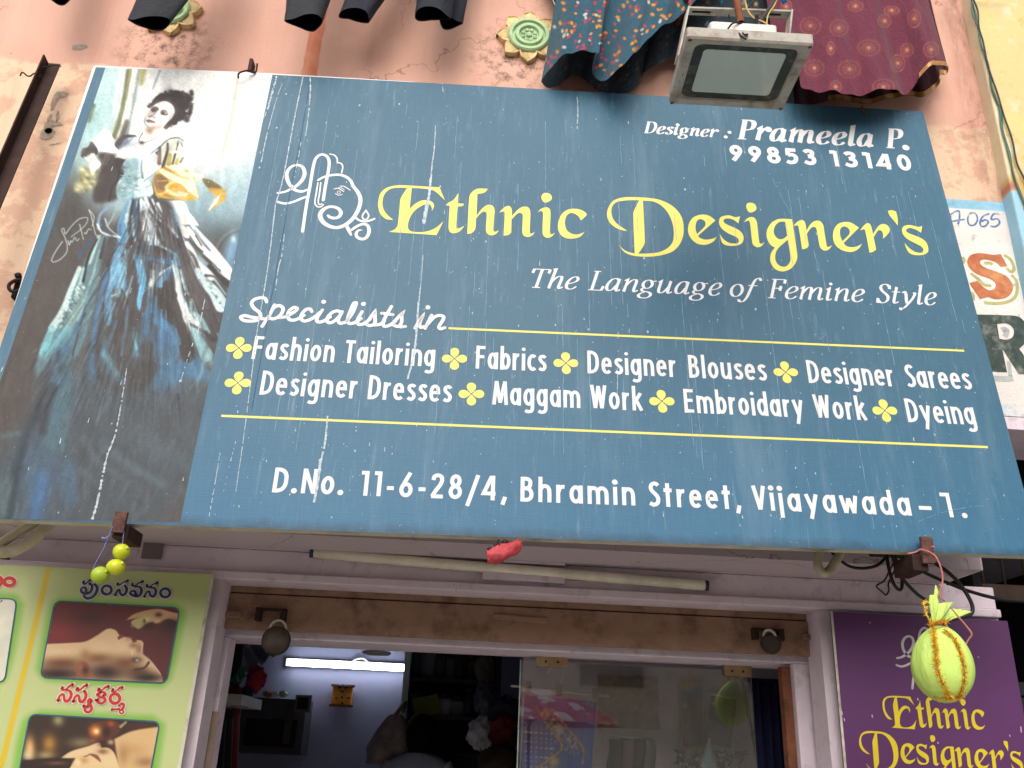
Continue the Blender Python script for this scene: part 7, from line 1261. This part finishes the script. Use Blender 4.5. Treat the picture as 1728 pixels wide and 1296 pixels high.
# map display letters: sign-board coordinates -> this board, fitted word by word
def refit(keys, src_w, dst):
    """keys drawn on the purple board so that the word's box matches dst = (left, right, baseline, top) in photo pixels of its first/last letters"""
    G = [(k, glyph(k)) for k in keys]; s0 = SIGN.uv(*src_w[0]); s1 = SIGN.uv(*src_w[1]); st = SIGN.uv(*src_w[2])
    d0 = PBv.uv(*dst[0]); d1 = PBv.uv(*dst[1]); dt = PBv.uv(*dst[2]); e = s1 - s0; L = e.dot(e); nrm = np.array((-e[1], e[0])); hs = (st - s0).dot(nrm) / L; f_ = d1 - d0; fn = np.array((-f_[1], f_[0])); hd = (dt - d0).dot(_n(fn)) 
    b = MB(); i = 0
    for k, g_ in G:
        for part_ in g_:
            b.sheet(PBv, [[d0 + f_ * ((p - s0).dot(e) / L) + _n(fn) * (hd * ((p - s0).dot(nrm) / L) / hs) for p in lp_] for lp_ in part_], .0012 + .00004 * i); i += 1
    b.build('display_lettering', M_pyellow, pb)
z = lambda x, y: (1440 + x / 6, 1160 + y / 6)
refit(['E', 't', 'h', 'n', 'i', 'c'], [(656.2, 391.4), (987, 402.4), (695, 313.1)], [z(388, 408), z(1338, 425), z(430, 85)])
refit(['D', 'e', 's', 'i2', 'g', 'n2', 'e2', 'r', "'", 's2'], [(1044, 430), (1566, 427), (1085, 332)], [z(130, 838), z(1715, 838), z(207, 438)])
zl = lambda p: PBv.uv(1512.5 + (p[0] - 60) / 7.856 * .62, 1110.7 + (p[1] - 595) / 7.856 * .784)
b = MB(); logo(b, PBv, zl, np.linalg.norm(PBv.uv(1550, 1100) - PBv.uv(1551, 1100)) / 7.856 * .72, .0012); b.build('emblem', M_pgrey, pb)
b = MB(); s = pxsize(2.9, 1550, 1200)
for (x, y, L) in ((1471, 1206, 5), (1548, 1178, 4), (1582, 1252, 3), (1703, 1240, 3), (1722, 1226, 10), (1467, 1050, 2), (1420, 1200, 6), (1424, 1212, 5), (1650, 1108, 2)): b.ribbon(PBv, [PBv.uv(x, y), PBv.uv(x + 1, y + L)], 1.6 * s, .0016)
b.build('speck', M_pgrey, pb, kind='stuff')
# ---------------------------------------------------------------- green clinic board at the left
GB = Plane((0, 2.90, CH), (1, 0, 0), (0, 0, 1))
gbt = thing('green_board', (-1.2, 2.90, .9), 'light green clinic board with red and blue regional script and treatment photographs', 'sign')
def gmat():
    m = NT('green_flex'); x, y, z = m.sep(); m.bump(m.noise(1, 3, .6, m.map((60, 60, 300))), .08, .002)
    a_ = m.node('ShaderNodeVertexColor', layer_name='print'); return m.fin(a_.outputs[0], .5, .4)
M_greenprint = gmat(); GC = Canvas(-260, 930, 400, 1320, 2, (182, 192, 132)); GC.frame(0, 0, 1)
GC.blob(330, 1000, 60, 40, (176, 190, 120), .4)
def halo(pts, r):
    for w_, al in ((r * 2.2, .25), (r * 1.5, .35), (r * .8, .45)): GC.brush(pts + ' z', w_, w_, (104, 168, 52), al, 3)
halo('104,1017* 292,1027* 304,1034 303,1046* 282,1140 270,1152* 84,1142 70,1130 72,1118* 92,1026', 11); halo('70,1207* 255,1216* 270,1226* 255,1330* 25,1330* 45,1222', 11); halo('-90,1005* 20,1010 31,1022* 5,1140 -20,1150* -100,1140*', 11)
GC.brush('82,960 20,1220 0,1300', 9, 10, (206, 176, 44), 1, .6)
gq = [(-252, 944), (360, 969), (301, 1296), (-330, 1296)]; ga, gb_ = GB.uv(-200, 945), GB.uv(359, 969.5); gr = GB.uv(302, 1296)
a0 = np.array((ga[0] - .1, ga[1] + .002)); xr2 = gb_[0] + (gr[0] - gb_[0]) * ((-1.0 - gb_[1]) / (gr[1] - gb_[1]))
b = MB(); b.prism(GB, [a0, gb_, np.array((xr2, -1.0)), np.array((a0[0], -1.0))], -.02, -.0006); b.build('panel', mat('green_panel', (182, 192, 132), .5), gbt)
o = picture('green_print', GB, [(-150, 947.5), (358, 969.2), (288, 1370), (-260, 1370)], 330, 250, GC, M_greenprint, gbt, .0)
b = MB(); b.ribbon(GB, [gb_, gr + (gr - gb_) * .2], .010, .001); b.build('edge_strip', M_cream, gbt)
# photographs on it
M_blueline = mat('blue_outline', (36, 88, 110), .5)
def rounded(pts, r=.13):
    P = []; n = len(pts)
    for i in range(n):
        p = np.array(pts[i], float); a_ = np.array(pts[i - 1], float); c_ = np.array(pts[(i + 1) % n], float); da, dc = (a_ - p), (c_ - p); k = min(13 / np.linalg.norm(da), .45), min(13 / np.linalg.norm(dc), .45)
        for s_ in np.linspace(0, 1, 8): P.append(p + da * k[0] * (1 - s_) ** 2 + dc * k[1] * s_ ** 2)
    return P
def inpoly(poly):
    def f(px, py):
        ins = np.zeros(px.shape, bool); n = len(poly)
        for i in range(n):
            a_, b_ = poly[i], poly[(i + 1) % n]
            if abs(a_[1] - b_[1]) < 1e-9: continue
            ins ^= ((a_[1] > py) != (b_[1] > py)) & (px < (b_[0] - a_[0]) * (py - a_[1]) / (b_[1] - a_[1]) + a_[0])
        return ins
    return f
C1 = Canvas(55, 1005, 325, 1165, 2.2, (92, 36, 34)); C1.frame(60, 1005, 6.646)
C1.blob(250, 420, 260, 160, (134, 44, 42), .8).blob(620, 240, 200, 90, (60, 26, 26), .8).blob(1450, 500, 220, 260, (80, 32, 32), .9).blob(1500, 330, 120, 90, (50, 24, 24), .8).blob(900, 150, 300, 60, (84, 32, 30), .7)
C1.fill('60,545* 400,530 560,515 700,440 790,380 840,370 900,390 930,430* 950,450 990,460 1020,470 1060,480 1090,510 1140,500* 1195,510 1205,560 1195,660* 1260,710 1340,790 1420,910 1430,1000* 60,1000*', (214, 182, 140), 1)
C1.blob(250, 640, 200, 36, (224, 196, 152), .7).blob(300, 760, 260, 70, (104, 60, 34), .9).blob(240, 880, 320, 80, (44, 24, 18), 1).blob(700, 700, 160, 60, (128, 82, 50), .9).blob(560, 660, 60, 60, (150, 104, 66), .6).blob(800, 860, 220, 100, (48, 28, 22), 1).blob(1000, 760, 160, 80, (110, 66, 44), .9).blob(1150, 850, 150, 60, (92, 58, 42), .9).blob(1250, 920, 200, 60, (44, 28, 22), 1).blob(760, 580, 160, 60, (220, 190, 150), .6).blob(980, 570, 80, 60, (226, 200, 160), .5)
C1.fill('450,830 470,770 530,735 580,760 620,830 640,900 560,925 480,920', (138, 84, 58), 2).blob(560, 840, 40, 50, (62, 34, 26), .9).blob(500, 800, 24, 30, (160, 100, 72), .7)
C1.fill('920,470 960,435 1000,460 960,480 930,495', (126, 56, 62), 1.2).blob(1040, 490, 40, 24, (190, 140, 128), .8).brush('1090,520 1130,515', 14, 12, (40, 22, 18), .9, .8).blob(1100, 560, 50, 30, (140, 84, 60), .7).blob(1160, 600, 34, 60, (150, 104, 80), .8)
C1.blob(1130, 720, 60, 30, (60, 42, 36), .9).blob(1140, 725, 20, 14, (190, 192, 190), .9).brush('1080,620 1085,660', 16, 14, (226, 206, 180), .8, .8).brush('1110,830 1220,810 1270,750', 14, 26, (40, 28, 24), .9, 1).brush('1205,530 1200,650 1280,720 1400,880', 8, 10, (214, 196, 180), .85, .6)
C1.fill('1015,275* 1100,210 1250,165 1390,150 1520,185 1620,205* 1620,300 1500,260 1400,290 1340,310 1300,270 1200,240 1090,260', (190, 146, 104), 1).blob(1550, 320, 100, 60, (46, 22, 20), .9).fill('1070,300 1180,240 1330,240 1340,280 1250,310 1170,370 1130,365', (176, 164, 104), 1).blob(1240, 270, 36, 26, (206, 196, 150), .8).blob(1220, 285, 14, 24, (50, 44, 26), .9).blob(1380, 215, 40, 26, (60, 34, 26), .9).blob(1090, 340, 26, 20, (140, 128, 124), .8).blob(1270, 350, 60, 40, (50, 28, 26), .9).blob(1370, 290, 40, 20, (206, 166, 124), .9)
C1.noise(0, .05, 2, 2, 3)
for C_ in (): pass
r1 = rounded([(93, 1014), (304, 1026), (281, 1153), (68, 1143)])
picture('treatment_photo', GB, [(86, 1010), (308, 1022), (286, 1157), (62, 1147)], 160, 100, C1, M_greenprint, gbt, .0016, inpoly(r1))
C2 = Canvas(10, 1190, 300, 1330, 2.2, (52, 36, 28)); C2.frame(20, 1190, 6.646)
C2.blob(520, 170, 60, 60, (150, 146, 100), .9).blob(200, 480, 60, 130, (214, 170, 104), 1).blob(180, 560, 60, 60, (214, 204, 160), .8).blob(420, 430, 80, 100, (176, 128, 54), .9).blob(380, 560, 100, 50, (170, 150, 100), .8).blob(780, 420, 140, 60, (132, 120, 84), .8).blob(1500, 240, 200, 60, (70, 40, 32), .9).fill('1150,380* 1350,290 1660,240* 1660,720* 1200,720*', (206, 172, 120), 2).blob(1350, 500, 160, 80, (186, 142, 92), .7).blob(1500, 640, 120, 60, (120, 78, 52), .6).blob(1250, 560, 60, 120, (150, 110, 74), .6)
C2.fill('540,600* 660,520 860,460 980,420 1000,480 880,550 740,590*', (216, 186, 144), 1.2).fill('860,250 1000,180 1120,170 1220,230 1200,310 1120,370 1000,400 880,420 870,340', (84, 44, 30), 1.4).blob(940, 290, 60, 60, (236, 150, 70), 1).blob(950, 295, 26, 24, (252, 226, 170), .9).blob(1110, 210, 40, 30, (190, 74, 40), .8).blob(1060, 300, 40, 60, (38, 20, 18), .9).blob(900, 400, 40, 24, (150, 84, 60), .8).blob(1030, 430, 60, 40, (54, 30, 26), .9).blob(1110, 415, 36, 28, (206, 160, 130), .9).brush('1220,240 1280,190', 30, 20, (190, 170, 120), .8, 1)
C2.fill('640,720* 700,620 750,550 820,580 900,540 960,490 1080,480 1150,540 1200,680 1220,740*', (216, 186, 138), 1.2).blob(1020, 520, 60, 30, (120, 84, 56), .9).fill('860,545 960,560 1000,640 930,590', (130, 74, 66), 1.2).blob(800, 620, 60, 40, (180, 130, 84), .8).blob(740, 640, 40, 40, (232, 210, 170), .8).fill('80,620* 660,600 640,740* 60,740*', (44, 28, 24), 2).blob(500, 650, 120, 20, (130, 82, 66), .7).blob(1100, 640, 60, 60, (210, 196, 150), .7)
C2.noise(0, .05, 2, 2, 4)
r2 = rounded([(51, 1205), (270, 1218), (240, 1380), (20, 1370)])
picture('treatment_photo', GB, [(42, 1201), (276, 1214), (244, 1390), (8, 1380)], 160, 120, C2, M_greenprint, gbt, .0016, inpoly(r2))
r3 = rounded([(-90, 1005), (29, 1011.5), (8, 1152), (-120, 1140)])
b = MB(); b.sheet(GB, [[GB.uv(*p) for p in r3]], .0016); b.build('text_panel', mat('cream_panel_print', (206, 204, 186), .5), gbt)
s = pxsize(2.9, 180, 1080)
for r_ in (r1, r2, r3): b = MB(); b.ribbon(GB, [GB.uv(*p) for p in r_], 2.2 * s, .0022, True); b.build('photo_outline', M_blueline, gbt)
# regional script: brush strokes with a pale outline
M_tred, M_tblue, M_tout = mat('red_script_print', (190, 44, 42), .5, bump=0), mat('blue_script_print', (26, 62, 110), .5, bump=0), mat('pale_outline_print', (226, 206, 190), .5, bump=0)
def script(fr_, L, m_, name):
    for pad, mm, o_ in ((1.5, M_tout, .0022), (0, m_, .0030)):
        b = MB()
        for i, (t_, w_) in enumerate(L):
            P, c = path(t_, 5); W_ = (np.array(w_ if hasattr(w_, '__len__') else [w_]) / fr_[2] + 2 * pad) * s; wl = list(np.interp(np.linspace(0, 1, len(P)), np.linspace(0, 1, len(W_)), W_))
            b.ribbon(GB, [GB.uv(fr_[0] + p[0] / fr_[2], fr_[1] + p[1] / fr_[2]) for p in P], wl, o_ + .00004 * i, c, None if c else 'round')
        b.build(name if pad == 0 else 'script_outline', mm, gbt)
script((120, 970, 9.095), [('205,100 190,125 215,145 255,115 300,80', [30, 36, 30, 26, 34]), ('285,135 325,165 322,225 285,275 215,290 165,262 155,225 190,195 228,205 236,245', [36, 44, 46, 46, 44, 40, 32, 34, 36, 30]), ('365,145 405,195 388,280 320,350 245,362 195,325', [34, 50, 48, 46, 44, 30]), (ell(552, 236, 72, 66), 44), ('722,128 714,158 750,158 800,122 878,92', [30, 34, 28, 24, 40]), ('828,168 856,210 845,275 805,312 762,292 748,235 715,245 680,318', [34, 48, 46, 46, 40, 36, 34, 36]), ('948,135 940,165 985,172 1040,130 1108,106', [30, 34, 28, 24, 40]), ('985,182 1060,190 1085,240 1062,310 1015,332 935,310 908,285 940,250 985,258 1000,305', [26, 36, 48, 46, 44, 40, 34, 32, 36, 34]), ('1172,152 1165,182 1215,188 1270,145 1335,125', [30, 34, 28, 24, 40]), ('1215,195 1285,210 1305,268 1272,332 1222,318 1205,262 1165,270 1128,342', [26, 36, 48, 46, 40, 36, 34, 36]), (ell(1450, 280, 72, 66), 44)], M_tblue, 'script')
script((80, 1140, 11.52), [('305,225 282,262 315,282 380,258 440,205 505,175', [40, 46, 38, 32, 50, 50]), ('375,280 440,300 470,365 445,450 390,500 342,480 322,375 275,372 228,430 215,492', [34, 46, 62, 60, 56, 50, 46, 44, 46, 50]), ('598,240 572,278 605,298 668,255 725,205 785,185', [40, 46, 38, 32, 50, 50]), ('718,298 752,345 748,430 698,505 640,500 618,400 580,385 530,440 512,510', [40, 60, 60, 56, 52, 46, 44, 46, 50]), ('862,508 860,468 818,462 795,515 850,575 866,645 825,708 760,705 728,655 800,600 700,590', [34, 40, 44, 46, 50, 54, 48, 48, 40, 34, 40]), ('1018,250 992,288 1030,302 1085,270 1130,230 1200,210', [40, 44, 36, 30, 48, 48]), ('1050,315 1120,335 1138,378 1085,395', [36, 44, 44, 36]), ('1040,318 972,370 1040,415 1112,440 1128,490 1062,542 975,510 940,472 995,475', [36, 46, 50, 52, 54, 50, 44, 36, 40]), ('1288,262 1262,302 1310,314 1365,285 1405,245 1468,230', [36, 42, 34, 28, 46, 46]), (ell(1320, 448, 94, 92), 58), ('1252,660* 1405,655*', 36), ('1392,592 1440,550 1488,562 1488,620 1452,665', [30, 44, 46, 44, 40]), (ell(1450, 705, 40, 34), 28)], M_tred, 'script')
script((0, 960, 7.2), [(ell(118, 160, 62, 46), 46), ('-90,200 -60,110 0,105 30,160 -10,210', [36, 46, 46, 46, 36])], M_tred, 'script')
b = MB()
for (x, y) in ((2, 1012), (-4, 1016), (-10, 1012)): b.ribbon(GB, [GB.uv(x, y), GB.uv(x + 2, y + 2), GB.uv(x - 2, y + 5)], 1.6 * s, .0020)
b.build('small_text', mat('brown_text_print', (96, 70, 56), .5), gbt, kind='stuff')
# ---------------------------------------------------------------- wrapped gourd hung in front of the purple board
M_neon = NT('neon_cloth'); M_neon = (lambda m: (m.bump(m.math('ADD', m.noise(1, 5, .6, m.map((26, 26, 4), rot=(0, .15, 0))), m.math('MULTIPLY', m.noise(1, 2, .5, m.map((500, 500, 500))), .1)), .7, .014), m.fin(m.mix(m.ramp(m.noise(8, 4, .5), [(.3, 0), (.7, 1)]), lin(196, 230, 104), lin(208, 238, 126)), .75, .3))[1])(M_neon)
M_tinsel = mat('gold_tinsel', (250, 208, 60), .35, .6, .1, var=.5, scale=300, bump=0); M_tinsel2 = mat('amber_tinsel', (222, 160, 36), .35, .6, .1, var=.5, scale=300, bump=0)
YC = 2.33; cc = at(1590.5, 1120, YC); s = pxsize(YC, 1590, 1120); rz, rx = 61 * s, 47.5 * s; tilt = -.10
gd_ = thing('hanging_gourd', cc, 'gourd wrapped in neon green cloth with gold tinsel, hanging from the bracket stub', 'offering')
def gp(th, a, k=1.0):
    z_ = math.cos(th); r_ = math.sin(th) * (1 + .10 * z_ * -1 - .06 * z_ * z_)
    fold = 1 + .013 * math.sin(5 * a + 1) * math.sin(th) + .010 * math.sin(11 * a + 2 * z_) * (1 - abs(z_)) + (.05 * math.sin(13 * a) if th < .35 else 0)
    x, y, zz = rx * r_ * math.cos(a) * fold * k, rx * r_ * math.sin(a) * fold * k, rz * z_ * k
    return cc + np.array((x * math.cos(tilt) - zz * math.sin(tilt) * -1 * -1, y, zz * math.cos(tilt) + x * math.sin(tilt)))
b = MB(); b.grid([[gp(math.pi * i / 40, 2 * math.pi * k / 72) for k in range(72)] for i in range(41)], True, True); b.build('wrapping', M_neon, gd_)
top = gp(.06, 0); G = lambda x, y, d=0: at(1488 + x / 7.2, 960 + y / 7.2, YC + d)
def flap(rows, name='cloth_flap'): b = MB(); b.grid(rows, True); b.build(name, M_neon, gd_)
def fl_(L, R_, n=8, amp=.006):
    rows = []
    for i in range(len(L)): rows.append([np.array(L[i]) * (1 - j / n) + np.array(R_[i]) * (j / n) + np.array((0, -amp * math.sin(math.pi * j / n) * (1 + .5 * math.sin(j * 2.1)), 0)) for j in range(n + 1)])
    return rows
flap(fl_([G(612, 650), G(590, 520), G(572, 400), G(580, 318)], [G(680, 650, -.01), G(675, 520, -.015), G(690, 400, -.01), G(672, 318)]))
flap(fl_([G(632, 325), G(640, 270), G(650, 196)], [G(686, 330), G(692, 270), G(656, 200)], 6, .003))
flap(fl_([G(655, 645, -.02), G(672, 540, -.025), G(690, 418, -.02)], [G(740, 600, -.02), G(815, 480, -.03), G(880, 405, -.03)]))
flap(fl_([G(720, 628, -.005), G(790, 540), G(835, 480)], [G(800, 630, -.01), G(940, 585, -.02), G(1095, 522, -.02)]))
rs = np.random.RandomState(6)
def tinsel(pts, n, L, m_, name):
    P = smooth3(pts, 10); b = MB()
    for k in range(n):
        t_ = rs.rand() * (len(P) - 1); i = int(t_); p = P[i] * (1 - (t_ - i)) + P[min(i + 1, len(P) - 1)] * (t_ - i); d = _n(rs.normal(0, 1, 3) * np.array((1, .8, .7)) + np.array((0, -.5, 0))); l = L * (.5 + rs.rand()); e_ = _n(np.cross(d, rs.normal(0, 1, 3))) * .0008; b.add([p - e_, p + e_, p + d * l + e_ * .6, p + d * l - e_ * .6], [(0, 1, 2, 3)])
    b.tube(P, .0017, 5); b.build(name, m_, gd_)
Q = lambda x, y: (lambda p: p)(at(1510 + x / 9.256, 1060 + y / 9.256, YC))
def onskin(x, y): # drop a photo point onto the wrapped surface
    p0 = at(1510 + x / 9.256, 1060 + y / 9.256, YC); d = _n(p0 - CAMP); best = p0
    for k in np.linspace(-.13, .02, 60):
        q = p0 + d * k; r_ = (q - cc) / np.array((rx * 1.04, rx * 1.04, rz * 1.03))
        if r_.dot(r_) < 1: best = q; break
    return best
for i_ in range(2): tinsel([onskin(*p) for p in ((600, 0), (615, 200), (635, 400), (660, 600), (720, 800), (790, 960), (850, 1080))], 420, .010, (M_tinsel, M_tinsel2)[i_], 'tinsel')
for i_ in range(2): tinsel([onskin(*p) for p in ((770, 20), (900, 130), (980, 280), (1040, 450), (1080, 620), (1080, 800), (1040, 960), (990, 1060))], 300, .009, (M_tinsel, M_tinsel2)[i_], 'tinsel')
tinsel([G(580, 690, -.02), G(620, 660, -.035), G(680, 650, -.04), G(740, 640, -.035), G(790, 640, -.02)], 240, .010, M_tinsel2, 'tinsel'); tinsel([G(600, 650), G(545, 560), G(525, 480), G(500, 410), G(560, 405)], 110, .007, M_tinsel, 'tinsel'); tinsel([onskin(x, y) for x, y in ((600, 1075), (760, 1095), (860, 1100), (960, 1090), (1040, 1050))], 130, .010, M_tinsel2, 'tinsel')
M_pinkstring = mat('pink_twisted_string', (190, 120, 112), .8, .2, var=.3, scale=300)
b = MB(); E_ = lambda x, y, d=0: at(1370 + x / 4.827, 920 + y / 4.827, 2.36 + d)
b.tube(smooth3([E_(780, 70, .03), E_(850, 55, .03), E_(890, 35, .02), E_(975, 65, .02), E_(1020, 110), E_(1055, 200), E_(1065, 290), E_(1045, 370), E_(1045, 415), E_(1085, 455)], 5), .0024, 7); b.tube(smooth3([at(1605, 1026, 2.29), at(1620, 1044, 2.28), at(1632, 1058, 2.28), at(1640, 1070, 2.28), at(1634, 1080, 2.29), at(1627, 1093, 2.30)], 4), .0021, 7); b.tube(smooth3([E_(970, 20, .02), E_(985, 12, .01), E_(1000, 16, .01)], 3), .003, 5)
tag(b.build('string', M_pinkstring), 'pink twisted string holding the green bundle to the bracket stub', 'string')
